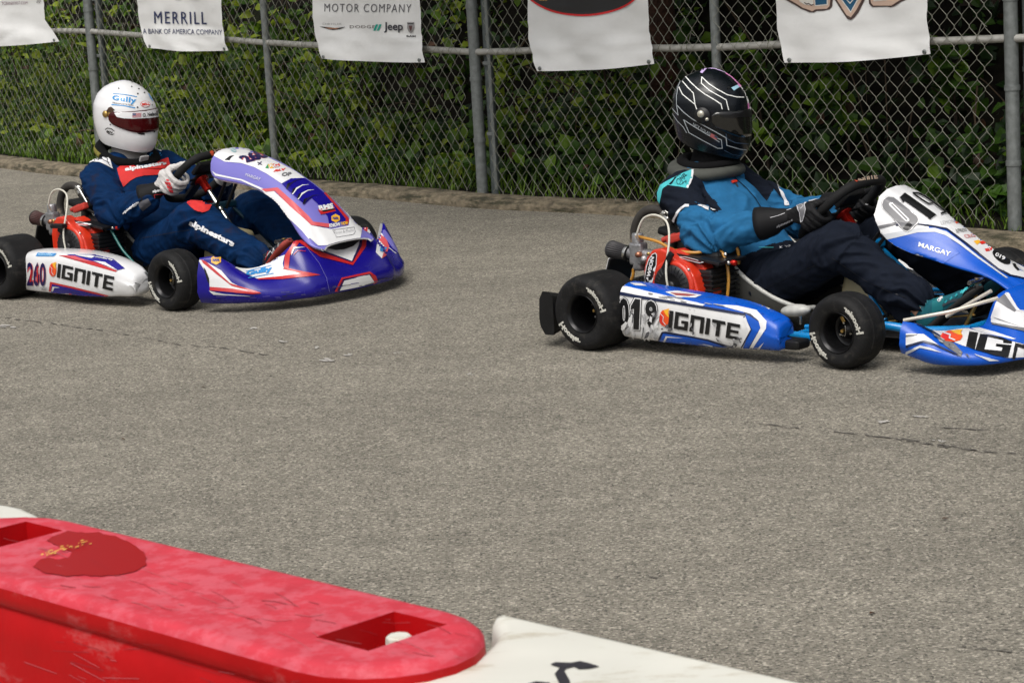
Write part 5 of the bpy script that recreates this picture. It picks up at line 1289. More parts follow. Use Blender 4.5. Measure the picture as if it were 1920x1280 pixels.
def pod_art_b(mb, k, bv):
    p = lambda poly, m_, o=.0014: paint(mb, k, bv, mp(D2, *poly), m_, o)
    p([(560, 762), (700, 765), (900, 820), (1130, 912), (1110, 920), (960, 878), (760, 820)], REDG); p([(640, 755), (900, 755), (1090, 800), (1200, 890), (1130, 905), (900, 822), (700, 775)], PUR, .002)
    p([(900, 815), (1010, 830), (1130, 905), (1040, 870)], WPL, .0026); p([(600, 768), (720, 770), (900, 830), (760, 810)], CORAL, .0028)
    p([(345, 770), (365, 738), (545, 745), (520, 772)], CYAN, .002); letters(mb, k, bv, 'Gully', mp(D2, (375, 742), (530, 747), (512, 770), (360, 768)), P('pale_cyan', (.30, .52, .72), rough=.4), .003, bold=.04)
    p([(720, 758), (880, 762), (915, 775), (880, 790), (760, 770)], WPL, .0026); letters(mb, k, bv, 'podbrey', mp(D2, (925, 772), (1090, 800), (1085, 822), (915, 785)), WPL, .003, bold=.04)
    p([(466, 1128), (482, 1014), (700, 1062), (1050, 1148), (1000, 1160), (920, 1172), (640, 1150)], REDG); p([(490, 1118), (500, 1036), (700, 1080), (900, 1128), (1010, 1152), (920, 1170), (640, 1142)], PUR, .002)
    p([(492, 1124), (508, 1060), (580, 1068), (525, 1072), (505, 1122)], WPL, .0026)
    for o, b_, m_ in ((.0022, .05, CORAL), (.003, .02, NVB)):
        letters(mb, k, bv, '260', mp(D2, (266, 826), (444, 832), (444, 1058), (262, 1052)), m_, o, bold=b_)
    p([(300, 900), (312, 895), (305, 1010), (290, 1020)], REDG, .004); p([(360, 860), (372, 900), (370, 1030), (358, 1000)], REDG, .004)
    flame(mb, k, bv, D2, 475, 832, 545, 955)
    letters(mb, k, bv, 'IGNITE', mp(D2, (562, 840), (1102, 967), (1084, 1102), (548, 970)), BLACKG, .003, block=True)
    p(blob(418, 1078, 28, 14, 10, .3, .4), SCUFL, .004)
def nas_art_b(mb, k, bv, rows):
    p = lambda poly, m_, o=.0014: paint(mb, k, bv, mp(D3, *poly), m_, o)
    p([(85, 200), (120, 180), (190, 125), (310, 90), (430, 88), (550, 130), (700, 200), (860, 280), (990, 345), (1120, 435), (960, 440), (862, 492), (700, 385), (560, 312), (420, 268), (240, 252), (130, 195)], WPL)
    p([(240, 235), (300, 190), (345, 185), (310, 215), (295, 240)], BLACKG, .0022)  # darkness of the cut slot painted as a black patch
    p([(100, 350), (150, 385), (330, 425), (430, 445), (660, 545), (690, 580), (850, 760), (1100, 990), (1170, 1080), (1160, 1100), (1080, 1000), (840, 775), (650, 565), (420, 460), (320, 440), (140, 405)], WPL, .0018)
    # lower edge: white, coral chevron, deep blue hood
    p([(690, 585), (780, 575), (960, 740), (1150, 905), (1190, 950), (1400, 990), (1590, 950), (1600, 860), (1460, 700), (1330, 580), (1400, 590), (1560, 780), (1740, 960), (1720, 1090), (1500, 1160), (1260, 1170), (1120, 1040), (860, 790)], WPL, .002)
    p([(640, 552), (820, 535), (960, 660), (1160, 850), (1205, 908), (1390, 932), (1372, 972), (1180, 945), (1140, 905), (950, 735), (790, 572), (690, 582)], CORAL, .0026)
    p([(1330, 585), (1350, 600), (1470, 735), (1590, 870), (1590, 915), (1570, 950), (1555, 905), (1560, 880), (1440, 735), (1320, 600)], REDG, .0028)
    p([(862, 492), (960, 438), (1110, 432), (1200, 495), (1330, 600), (1440, 735), (1558, 880), (1552, 915), (1380, 945), (1360, 850), (1240, 700), (1185, 650), (1110, 720), (1040, 660), (970, 600), (915, 550)], PUR, .0022)
    for q in range(4):
        x, y = 915 + q * 60, 548 + q * 56
        p([(x, y), (x + 40, y - 62), (x + 110, y - 95), (x + 190, y - 100), (x + 110, y - 86), (x + 50, y - 45), (x + 8, y + 12)], WPL if q in (1, 2) else NVB, .0032); p([(x - 6, y + 4), (x + 8, y - 50), (x + 42, y - 64), (x + 14, y - 8)], BLACKG, .0036)
    for o, b_, m_ in ((.0026, .08, CORAL), (.0034, .055, NVB)):
        letters(mb, k, bv, '260', mp(D3, (378, 205), (600, 120), (740, 205), (490, 268)), m_, o, bold=b_)
    letters(mb, k, bv, 'MARGAY', mp(D3, (478, 378), (640, 432), (625, 466), (466, 405)), P('pale_letter', (.62, .62, .66), rough=.4), .003, bold=.0)
    letters(mb, k, bv, 'X', mp(D3, (590, 265), (650, 255), (650, 290), (600, 295)), NVB, .003, bold=.03)
    p([(685, 325), (712, 280), (720, 330)], P('green_print', (.05, .30, .10), rough=.4), .003); p([(712, 290), (760, 272), (775, 325), (735, 330)], YEL, .003); p([(765, 280), (835, 278), (842, 305), (785, 320)], FRED, .003); letters(mb, k, bv, 'KG', mp(D3, (725, 280), (820, 280), (828, 318), (735, 322)), WPL, .004, bold=.03)
    letters(mb, k, bv, 'RLV', mp(D3, (785, 345), (905, 325), (915, 348), (770, 370)), FRED, .003, bold=.06, shear=.2)
    letters(mb, k, bv, 'OP', mp(D3, (865, 375), (970, 370), (965, 408), (860, 418)), GREYM, .003, bold=.05)
    p(blob(335, 132, 36, 20, 14, .5), P('pale_teal', (.25, .42, .45), rough=.4), .003); line_px(mb, k, bv, mp(D3, (310, 120), (355, 148)), 1.4, WPL, .004)
    p([(1255, 775), (1435, 750), (1448, 795), (1285, 832)], REDG, .003); letters(mb, k, bv, 'RMS', mp(D3, (1255, 738), (1415, 708), (1425, 760), (1270, 785)), WPL, .004, bold=.06); p([(1300, 790), (1435, 765), (1440, 778), (1310, 805)], BLACKG, .004); line_px(mb, k, bv, mp(D3, (1285, 790), (1425, 765)), 1.0, WPL, .005)
    hexa(mb, k, bv, D3, 1447, 872, 52)
    letters(mb, k, bv, 'KNOW', mp(D3, (1372, 935), (1498, 915), (1500, 955), (1382, 980)), WPL, .004, bold=.05); letters(mb, k, bv, 'HOW', mp(D3, (1508, 912), (1582, 905), (1585, 940), (1512, 952)), HEXY, .004, bold=.05)
    line_px(mb, k, bv, mp(D3, (1432, 1035), (1415, 1000), (1650, 970), (1662, 1020), (1640, 1050), (1455, 1080), (1448, 1055)), .8, GREYM, .003); letters(mb, k, bv, 'Ronan & Phelan', mp(D3, (1432, 1012), (1640, 985), (1642, 1015), (1436, 1048)), GREYM, .0034, bold=-.02)
def nose_art_b(mb, k, bv):
    p = lambda poly, m_, o=.0014: paint(mb, k, bv, mp(D4, *poly), m_, o)
    # white saddle with the red and blue V
    p([(700, 720), (800, 690), (1000, 730), (1160, 640), (1250, 640), (1195, 760), (1110, 890), (900, 840), (760, 735)], WPL)
    p([(730, 735), (770, 730), (900, 820), (1100, 890), (1108, 915), (890, 860), (750, 765), (690, 850), (680, 945), (650, 935), (655, 850)], REDG, .002)
    p([(1108, 915), (1100, 888), (1160, 790), (1180, 660), (1205, 665), (1195, 790)], REDG, .002); p([(1100, 888), (1148, 780), (1166, 660), (1182, 660), (1165, 790), (1105, 898)], NVB, .0024)
    p([(760, 735), (900, 815), (1100, 888), (1102, 898), (895, 828), (755, 745)], NVB, .0024)
    p([(320, 930), (480, 890), (600, 865), (655, 845), (640, 905), (650, 940), (880, 980), (640, 990), (470, 1005), (400, 975)], WPL)
    p([(470, 1005), (640, 988), (790, 965), (890, 980), (640, 1008), (480, 1012)], REDG, .0022); p([(640, 940), (660, 932), (890, 978), (790, 975)], REDG, .0022)
    p([(700, 830), (715, 795), (790, 795), (720, 805), (700, 850)], WPL, .0026); line_px(mb, k, bv, mp(D4, (715, 845), (740, 818), (790, 822)), 1.2, REDG, .0026)
    p([(985, 1090), (1030, 1000), (1220, 958), (1260, 985), (1275, 1025), (1245, 1040), (1215, 975), (1045, 1015), (1010, 1090)], REDG, .002); p([(1000, 1085), (1040, 1008), (1222, 972), (1250, 1030), (1240, 1032), (1040, 1020), (1012, 1088)], NVB, .0024)
    p([(1018, 1084), (1048, 1018), (1215, 978), (1252, 1030), (1150, 1058)], WPL, .003)
    line_px(mb, k, bv, mp(D4, (800, 800), (880, 900), (930, 1000), (950, 1090)), .7, LAV, .003)
    p([(905, 782), (960, 770), (1060, 752), (1145, 722), (1152, 752), (1110, 790), (1050, 812), (990, 816), (940, 805)], BLACKG, .0034)  # shade of the hollow below the hood lip, painted black
    # right hand fin
    p([(78, 880), (110, 880), (230, 950), (300, 1030), (400, 1080), (500, 1100), (155, 1070), (150, 1000)], WPL); p([(95, 875), (130, 890), (290, 1035), (495, 1098), (480, 1104), (300, 1052), (200, 975), (110, 900)], REDG, .0022)
    p([(155, 1058), (300, 1070), (500, 1100), (440, 1106), (155, 1082)], REDG, .0022); p([(150, 1085), (250, 1105), (460, 1122), (180, 1110)], WPL, .0022)
    p([(112, 925), (128, 945), (150, 1000), (152, 1040), (140, 1020)], BLACKG, .0026)  # black patch painted for the dark of the fin's open recess
    hexa(mb, k, bv, D4, 196, 880, 36)
    f = D4
    for txt, qd in (('Gully', [(392, 960), (570, 920), (575, 965), (400, 995)]),): letters(mb, k, bv, txt, mp(D4, *qd), CYAN, .003, bold=.06)
    line_px(mb, k, bv, mp(D4, (395, 958), (565, 918)), 1, CYAN, .003); line_px(mb, k, bv, mp(D4, (410, 1002), (578, 972)), 1.2, CYAN, .003)
    rg = random.Random(31)
    for i in range(36):                               # grazes along the lower edge
        u = rg.random(); x = 160 + 1250 * u; y = 1150 - 40 * u - 190 * max(0, u - .35) ** 1.6 - rg.uniform(2, 60) ** .9
        L_ = rg.uniform(8, 70); line_px(mb, k, bv, mp(D4, (x, y), (x + L_, y - L_ * (.05 + .3 * max(0, u - .4)))), rg.uniform(.5, 1.3), rg.choice([P('dull_violet_graze', (.07, .06, .26), rough=.6), SCUFF, BLACKG]), .0036 + i * .00002)
    # left hand fin
    p([(1275, 720), (1300, 700), (1350, 790), (1300, 870), (1260, 830)], WPL); p([(1285, 705), (1330, 740), (1350, 790), (1330, 850), (1300, 870), (1320, 790), (1275, 740)], CORAL, .0022)
    p([(1290, 690), (1320, 680), (1400, 790), (1405, 830), (1370, 800)], LAV, .0024); p([(1405, 610), (1420, 610), (1455, 720), (1450, 760)], REDG, .0022)
    hexa(mb, k, bv, D4, 1370, 648, 32); line_px(mb, k, bv, mp(D4, (1345, 800), (1395, 840)), 1, WPL, .003); p([(1290, 790), (1335, 800), (1320, 830), (1285, 820)], CYAN, .003)
def shroud_b(s, k, bv):
    pass
def plate_b(s, k, bv):
    paint(s, k, bv, mp(D2, (700, 452), (760, 440), (880, 465), (840, 478), (740, 470)), WPL, .002, 20); line_px(s, k, bv, mp(D2, (730, 455), (850, 470)), 1.2, REDG, .003, 20)
def grip_b(g, k, bv):
    f = lambda u, v: (380 + u / 5.819, 260 + v / 5.819)
    letters(g, k, bv, 'IGNITE', mp(f, (125, 120), (300, 92), (305, 135), (135, 165)), MATS['tan_lettering'], .0015, block=True, step=4)
    paint(g, k, bv, mp(f, (75, 150), (95, 130), (118, 140), (120, 180), (100, 190)), MATS['ember_print'], .0015, 4)
POD_B = [(.095, .213, .036, .622, .47), (.18, .222, .036, .628, .46), (.35, .226, .036, .630, .45), (.50, .221, .036, .630, .45), (.64, .207, .040, .625, .46), (.73, .190, .046, .615, .47), (.79, .174, .048, .613, .48), (.818, .163, .052, .609, .49), (.834, .152, .059, .604, .50), (.842, .140, .068, .599, .51), (.845, .126, .080, .593, .515)]
cfgB = dict(frame=P('dark_teal_tube', (.006, .035, .06), rough=.3, coat=.2), dark_bars=BLKM, steer=R(-1.5), seat=P('black_seat', (.012, .012, .013), rough=.45), seat_edge=P('grey_edging', (.16, .16, .15), rough=.5),
    pod_base=WPL, pod_art=pod_art_b, far_pod_art=None, pod_tab=POD_B,
    nas_tab=[(.862, .632, .105, .605, .132, .545, .01), (.90, .630, .100, .600, .140, .518, 0), (.96, .616, .088, .590, .138, .506, 0), (1.05, .597, .080, .577, .133, .496, 0), (1.16, .562, .080, .541, .128, .473, 0), (1.27, .508, .088, .488, .130, .424, 0), (1.36, .447, .105, .425, .145, .358, 0), (1.45, .370, .125, .342, .168, .285, 0), (1.52, .295, .138, .268, .180, .248, 0), (1.565, .250, .140, .236, .160, .230, 0)],
    nas_base=LAV, nas_in=WPL, nas_art=nas_art_b,
    nose_st=[((1.225, -.560), (1.235, -.555, .236)), ((1.33, -.525), (1.29, -.515, .240)), ((1.42, -.47), (1.325, -.465, .205)), ((1.49, -.42), (1.335, -.42, .178)), ((1.55, -.34), (1.36, -.35, .172)), ((1.59, -.26), (1.41, -.285, .200)), ((1.605, -.22), (1.46, -.245, .250)), ((1.615, -.15), (1.475, -.19, .272)), ((1.625, 0), (1.49, 0, .225))],
    nose_base=PUR, nose_in=WPL, nose_art=nose_art_b, braces=[], brace_mat=STEEL,
    shroud_art=shroud_b, plate_art=plate_b, handle=True, filter_cap=BLK, filter_mesh=P('maroon_gauze', (.045, .014, .012), rough=.6),
    hoses=[[(.278, -.3, .35), (.33, -.32, .345), (.369, -.33, .322), (.448, -.33, .216), (.50, -.33, .17), (.566, -.33, .125), (.64, -.33, .09)]], hose_mat=P('teal_hose', (.01, .12, .11), rough=.35, coat=.3),
    wheel_c=(.645, 0, .497), grip_art=grip_b)
kartB, swB = build_kart(KART_B, 'violet and white racing kart numbered 260 with a tall curved front panel', cfgB)
# ================================================================ drivers
def fuse(mb, voxel, smooth=6, fac=.5):
    """one continuous skin from overlapping volumes"""
    me = bpy.data.meshes.new('volume'); me.from_pydata(mb.v, [], mb.f); me.update()
    o = bpy.data.objects.new('volume', me); COL.objects.link(o)
    r = o.modifiers.new('r', 'REMESH'); r.mode = 'VOXEL'; r.voxel_size = voxel
    s = o.modifiers.new('s', 'SMOOTH'); s.factor = fac; s.iterations = smooth
    bpy.context.view_layer.update()
    dg = bpy.context.evaluated_depsgraph_get(); m2 = bpy.data.meshes.new_from_object(o.evaluated_get(dg))
    vs = [v.co.copy() for v in m2.vertices]; ns = [v.normal.copy() for v in m2.vertices]; fs = [tuple(p.vertices) for p in m2.polygons]
    bpy.data.objects.remove(o); bpy.data.meshes.remove(me); bpy.data.meshes.remove(m2)
    return vs, ns, fs
def loft(mb, secs, mat, n=20):
    """closed tube through elliptical sections (centre, side axis * half width, other axis * half depth)"""
    rows = [[c + a * math.cos(2 * math.pi * k / n) + b * math.sin(2 * math.pi * k / n) for k in range(n)] for c, a, b in secs]
    mb.grid(rows, mat, cv=True)
    for r, fl in ((rows[0], True), (rows[-1], False)):
        mb.add(r, [tuple(range(n)) if not fl else tuple(reversed(range(n)))], mat)
def limb(mb, pts, rs, mat, n=18, k=5):
    P_ = crv(pts, k); R_ = [q.x for q in crv([Vec((r, 0, 0)) for r in rs], k)]
    mb.tube(P_, R_, mat, n); mb.ball(P_[0], R_[0] * .98, mat, n, 12); mb.ball(P_[-1], R_[-1] * .98, mat, n, 12)
def seg_t(p, a, b):
    d = b - a; t = max(0, min(1, (p - a).dot(d) / d.dot(d))); return t, (p - a - d * t).length

def body(root, k, J, mats, art, voxel=.0055, seed=1):
    """J: joints in the kart's frame; returns the suit object"""
    dm = BLK; mb = MB(); Y = Vec((0, 1, 0))
    sp = [Vec(q) for q in J['spine']]            # pelvis -> base of neck
    wd = J['width']; dp = J['depth']
    S = crv(sp, 4); W = crv([Vec((a, b, 0)) for a, b in zip(wd, dp)], 4)
    secs = []
    for i, c in enumerate(S):
        t = (S[min(i + 1, len(S) - 1)] - S[max(i - 1, 0)]).normalized(); lat = J.get('lat', Y); f = lat.cross(t).normalized()
        secs.append((c, lat * W[i].x, f * W[i].y))
    loft(mb, secs, dm, 28)
    ARMS, LEGS = [], []
    for s in ('R', 'L'):
        sh, el, wr = [Vec(q) for q in J['arm' + s]]
        limb(mb, [sh, sh.lerp(el, .5) + Vec((0, -.006 if s == 'R' else .006, 0)), el, el.lerp(wr, .5), wr], J.get('armr', [.080, .074, .066, .060, .048]), dm); ARMS.append((sh, el, wr))
        neck = sp[-1]; mb.tube([sh, sh.lerp(neck, .6) + Vec((0, 0, .012)), neck + Vec((0, 0, .02))], [.072, .068, .06], dm, 16); mb.ball(sh, .078, dm, 16, 12)
        hp, kn, an = [Vec(q) for q in J['leg' + s]]
        limb(mb, [hp, hp.lerp(kn, .5) + Vec((0, 0, -.004)), kn, kn.lerp(an, .5), an], J.get('legr', [.097, .092, .084, .077, .072]), dm); LEGS.append((hp, kn, an))
    vs, ns, fs = fuse(mb, voxel, 3)
    BONES = []
    for sh, el, wr in ARMS: BONES += [(sh, el, .075, (.35, 1.0)), (el, wr, .060, (1.0, .25))]
    for hp, kn, an in LEGS: BONES += [(hp, kn, .095, (.9, .8)), (kn, an, .078, (.8, 1.1))]
    out_ = []
    for v, n_ in zip(vs, ns):
        best = None
        for i, (a, b2, r, am) in enumerate(BONES):
            t, dd = seg_t(v, a, b2)
            if best is None or dd - r < best[0]: best = (dd - r, i, t)
        gap, i, t = best; a, b2, r, am = BONES[i]; ax = (b2 - a); L = ax.length; ax = ax / L
        e = ax.cross(Vec((0, 0, 1))).normalized(); f = ax.cross(e); rel = v - a; ca, sa = rel.dot(e), rel.dot(f); rr = math.hypot(ca, sa) + 1e-6; ca /= rr; sa /= rr
        s_ = t * L; on = max(0.0, min(1.0, 1 - gap / .05))
        # cloth gathers in slanting rings near the joints and pulls smooth between them
        near = am[0] * math.exp(-(s_ / .085) ** 2) + am[1] * math.exp(-((L - s_) / .085) ** 2)
        u = s_ * 17 + 1.3 * ca + .9 * sa + i * 3.7
        rid = 1 - 2.6 * abs(noise.noise(Vec((u, ca * .9 + i, sa * .9 + seed))))
        rid2 = 1 - 2.6 * abs(noise.noise(Vec((u * 1.9 + 5, ca * 1.7, sa * 1.7 + seed))))
        d = on * ((.0035 + .014 * near) * rid + (.0015 + .0065 * near) * rid2)
        q = v * 7 + Vec((seed * 3, 0, 0))
        tor = 1 - on
        d += (.35 + .65 * tor) * (.0055 * (1 - 2.4 * abs(noise.noise(Vec((q.x * .8 + q.z * .7, q.y * .9, q.z * 1.6 - q.x * .5))))) + .0035 * (1 - 2.4 * abs(noise.noise(Vec((q.x * 1.6, q.y * 2.2 + q.z, q.z * 2.6))))))
        d += .0012 * noise.noise(v * 40)
        out_.append(v + n_ * d)
    suit = MB(); suit.v = [tuple(v) for v in out_]
    for m_ in mats.values(): suit.mi(m_)
    keys = list(mats)
    for f in fs:
        c = sum((out_[i] for i in f), Vec()) / len(f)
        best, reg, t_ = 9, 'torso', 0
        for i in range(len(sp) - 1):
            t, d = seg_t(c, sp[i], sp[i + 1]); d -= wd[i] * .75
            if d < best: best, reg, t_ = d, 'torso', (i + t) / (len(sp) - 1)
        for i, (sh, el, wr) in enumerate(ARMS):
            for nm, a, b, r in (('upper', sh, el, .075), ('fore', el, wr, .06)):
                t, d = seg_t(c, a, b); d -= r
                if d < best: best, reg, t_ = d, nm, t
        for i, (hp, kn, an) in enumerate(LEGS):
            for nm, a, b, r in (('thigh', hp, kn, .10), ('shin', kn, an, .075)):
                t, d = seg_t(c, a, b); d -= r
                if d < best: best, reg, t_ = d, nm, t
        suit.f.append(f); suit.s.append(True); suit.m.append(keys.index(J['colour'](reg, t_, c)))
    bv = suit.bvh(); art(suit, k, bv)
    return suit.build('racing_suit', root)

def hand(root, k, G, T, O, A, wrist, elbow, mat, cuff_mat, art=None, cuff=.085, name='glove', sc=1.0):
    """a gloved hand closed round the rim at G: T along the rim, O outwards, A towards the driver"""
    g = lambda t, o, a: G + (T * t + O * o + A * a) * sc
    mb = MB(); dm = mat
    ts = [.034, .012, -.010, -.031]; ln = [1.0, 1.06, 1.0, .86]
    for t, l in zip(ts, ln):
        pts = [g(t * .8, .030, .035), g(t, .040, -.004), g(t * 1.02, .026 * l, -.036 * l), g(t * 1.03, -.012 * l, -.040 * l), g(t * 1.02, -.034 * l, -.014), g(t, -.031, .004)]
        limb(mb, pts, [.0125, .0128, .0115, .0105, .0096, .0085], dm, 10, 3)
    w_ = wrist
    for t in ts:
        mb.tube([w_ + T * t * .45, (w_ + T * t * .45).lerp(g(t * .8, .030, .035), .6) + O * .004, g(t * .9, .036, .012)], [.021, .019, .014], dm, 12)
    mb.ball(w_, (.030, .030, .030), dm, 14, 10); mb.ball(g(-.002, .026, .035), .026, dm, 14, 10)
    limb(mb, [w_.lerp(g(.02, .02, .04), .55), g(.034, .018, .034), g(.056, .010, .024), g(.080, .004, .016), g(.092, .0, .010)], [.022, .0175, .0145, .0125, .0105], dm, 12, 4)
    vs, ns, fs = fuse(mb, .0042, 2, .4)
    vs = [v + n_ * (.0012 * noise.noise(v * 60) + .0008 * math.sin(v.z * 420 + v.x * 300)) for v, n_ in zip(vs, ns)]
    gl = MB(); gl.add(vs, fs, mat)
    d = (elbow - w_).normalized()
    rows = []
    for s, r in ((-.018, .030), (.0, .0345), (.02, .040), (.045, .050), (cuff * .8, .059), (cuff, .061), (cuff, .055), (cuff * .7, .052)):
        e = d.cross(Vec((0, 0, 1))).normalized(); f = d.cross(e)
        rows.append([w_ + d * s + (e * math.cos(a) + f * math.sin(a)) * r * (1 + .03 * math.sin(3 * a + s * 60)) for a in np.linspace(0, 6.2832, 22, endpoint=False)])
    gl.grid(rows, cuff_mat, cv=True, flip=True)
    if art: art(gl, k, gl.bvh())
    return gl.build(name, root)

def shoe(root, k, heel, d, lat, upper, sole, art=None, skin=None, shin_to=None, twist=0.0):
    d = d.normalized(); lat = (lat - d * lat.dot(d)).normalized(); n_ = d.cross(lat) * -1
    if n_.z < 0: n_ = -n_
    mb = MB(); rows = []
    prof = [(-.040, .012, .030, .020), (-.034, .026, .052, .010), (-.01, .034, .070, .0), (.03, .036, .082, .0), (.065, .036, .080, .002), (.105, .039, .064, .003), (.15, .044, .050, .002), (.19, .045, .040, .002), (.22, .039, .031, .005), (.243, .027, .024, .009), (.254, .010, .017, .012)]
    for s, w_, h, b in prof:
        r = []
        for a in np.linspace(0, 6.2832, 20, endpoint=False):
            c_, s_ = math.cos(a), math.sin(a)
            yy = w_ * (abs(c_) ** .8) * (1 if c_ >= 0 else -1); zz = b + (h - b) * (.5 + .5 * (abs(s_) ** (.75 if s_ > 0 else .45)) * (1 if s_ >= 0 else -1))
            r.append(heel + d * s + lat * yy + n_ * zz)
        rows.append(r)
    mb.grid(rows, upper, cv=True); mb.add(rows[0], [tuple(range(20))], upper); mb.add(rows[-1], [tuple(range(19, -1, -1))], upper)
    ank = heel + d * .010 + n_ * .06; up = (shin_to - ank).normalized() if shin_to is not None else n_
    col = [[ank + up * s + (lat * math.cos(a) * .036 + up.cross(lat) * math.sin(a) * (.048 if s < .05 else .044)) * q for a in np.linspace(0, 6.2832, 20, endpoint=False)] for s, q in (((-.02, 1), (.01, .98), (.026, .98), (.031, 1.0), (.031, .88), (.01, .85)) if skin else ((-.02, 1), (.02, .98), (.05, .98), (.056, 1.0), (.056, .88), (.03, .85)))]
    mb.grid(col, upper, cv=True)
    bv = mb.bvh()
    if art: art(mb, k, bv)
    sh = mb.build('shoe', root)
    so = MB(); lo = []
    for s, w_, h, b in prof:
        lo.append([heel + d * s + lat * yy + n_ * (b + zz) for yy, zz in ((-w_ * 1.04, .010), (-w_ * 1.05, .002), (-w_ * .9, -.008), (0, -.009), (w_ * .9, -.008), (w_ * 1.05, .002), (w_ * 1.04, .010), (0, .012))])
    so.grid(lo, sole, cv=True); so.add(lo[0], [tuple(range(8))], sole); so.add(lo[-1], [tuple(range(7, -1, -1))], sole)
    so.build('sole', sh)
    if skin:
        sk = MB(); sk.tube([ank + up * .066, ank + up * .10, ank + up * .17], [.044, .049, .056], KNIT, 16); sk.build('sock', root)
        sk = MB(); sk.tube([ank + up * .01, ank + up * .05, ank + up * .075], [.038, .036, .038], skin, 16); sk.ball(ank + up * .035 - lat * .031, (.013, .011, .014), skin, 12, 8); sk.build('ankle', root)
    return sh

HT = [(-.162, .130, .055, .080), (-.150, .150, .075, .095), (-.125, .163, .100, .110), (-.09, .167, .122, .122), (-.045, .163, .137, .131), (0, .155, .144, .134), (.04, .143, .144, .130), (.08, .117, .129, .112), (.11, .083, .099, .083), (.128, .050, .062, .052), (.138, .022, .028, .024), (.142, .0, .0, .0)]
def helm_pt(th, z, off=0.0):
    xf, xb, w_ = lerp_tab(HT, z); c, s = math.cos(th), math.sin(th)
    n_ = 2.15; q = (abs(c) ** n_ + abs(s) ** n_) ** (-1 / n_)
    x = (xf if c > 0 else xb) * c * q; y = w_ * s * q
    p = Vec((x, y, z))
    if off:
        nr = Vec((x / max(xf, .02) ** 2, y / max(w_, .02) ** 2, z / .145 ** 2 * .6)).normalized(); p = p + nr * off
    return p
def rim_z(th):
    a = abs((th + math.pi) % (2 * math.pi) - math.pi) / math.pi       # 0 front, 1 back
    return -.158 + .03 * min(1, a * 2) ** 1.5 + .050 * max(0, a * 2 - 1) ** 1.2
def helmet(root, k, c, yaw, pitch, roll, shell, lining, vis, art, vart, vz=(.034, -.046), scl=(1, 1, 1), vspan=1.38, vent=None):
    M = Matrix.Translation(c) @ Matrix.Rotation(yaw, 4, 'Z') @ Matrix.Rotation(pitch, 4, 'Y') @ Matrix.Rotation(roll, 4, 'X') @ Matrix.Diagonal((*scl, 1))
    mb = MB(); n = 72; nv = 30; rows = []
    for j in range(nv + 1):
        v = j / nv; f = math.sin(v * math.pi / 2) ** .9 if v > .0 else 0
        rows.append([M @ helm_pt(2 * math.pi * i / n, rim_z(2 * math.pi * i / n) * (1 - f) + .1419 * f) for i in range(n)])
    mb.grid(rows, shell, cv=True)
    bv = mb.bvh()
    inner = [[M @ (helm_pt(2 * math.pi * i / n, rim_z(2 * math.pi * i / n) + dz) * Vec((q, q, 1)).x if False else Vec((0, 0, 0))) for i in range(2)] for q, dz in ()]
    r0 = rows[0]; ctr = sum(r0, Vec()) / n
    rin = [[p.lerp(ctr, .0) for p in r0], [p.lerp(ctr, .03) - (M.to_3x3() @ Vec((0, 0, .004))) for p in r0], [p.lerp(ctr, .10) + (M.to_3x3() @ Vec((0, 0, .004))) for p in r0], [p.lerp(ctr, .3) + (M.to_3x3() @ Vec((0, 0, .03))) for p in r0], [ctr + (M.to_3x3() @ Vec((0, 0, .06))) for p in r0]]
    mb.grid(rin, lining, cv=True, flip=True)
    art(mb, k, bv)
    h = mb.build('helmet', root)
    vb = MB(); rws = []
    for i in range(41):
        th = -vspan + 2 * vspan * i / 40; a = abs(th) / vspan
        zu = vz[0] * (1 - .25 * a ** 2) - .004; zl = vz[1] + (.040) * max(0, (a - .35) / .65) ** 1.4
        if a > .93: 
            q = (a - .93) / .07; m_ = (zu + zl) / 2; zu, zl = zu + (m_ - zu) * q * .5, zl + (m_ - zl) * q * .5
        edge = .0045
        rws.append([M @ helm_pt(th, zu + .002, -.002)] + [M @ helm_pt(th, zu + (zl - zu) * t, edge) for t in np.linspace(0, 1, 9)] + [M @ helm_pt(th, zl - .002, -.002)])
    vb.grid(rws, vis, flip=False); vb.grid([[r[j] for r in rws] for j in range(len(rws[0]))][:1] + [[r[j] for r in rws] for j in range(1)], vis)
    bvv = vb.bvh(); vart(vb, k, bvv); vb.build('visor', h)
    return h, M
def neck_roll(root, c, rx, ry, r, tilt, mat, mat2=None, name='neck_collar', yawc=0.0, flatn=.8):
    mb = MB(); Mx = Matrix.Translation(c) @ Matrix.Rotation(yawc, 4, 'Z') @ Matrix.Rotation(tilt, 4, 'Y')
    pts = []; rad = []
    for i in range(40):
        a = 2 * math.pi * i / 40; pts.append(Mx @ Vec((rx * math.cos(a), ry * math.sin(a), .006 * math.cos(2 * a)))); rad.append(r * (1.0 + .12 * math.cos(a + math.pi)))
    mb.tube(pts, rad, mat, 16, closed=True, flat=flatn)
    if mat2:
        pp = [Mx @ Vec(((rx + r * .72) * math.cos(a), (ry + r * .72) * math.sin(a), -.002)) for a in np.linspace(1.9, 4.6, 24)]; mb.tube(pp, [r * .45] * 24, mat2, 10)
    return mb.build(name, root)

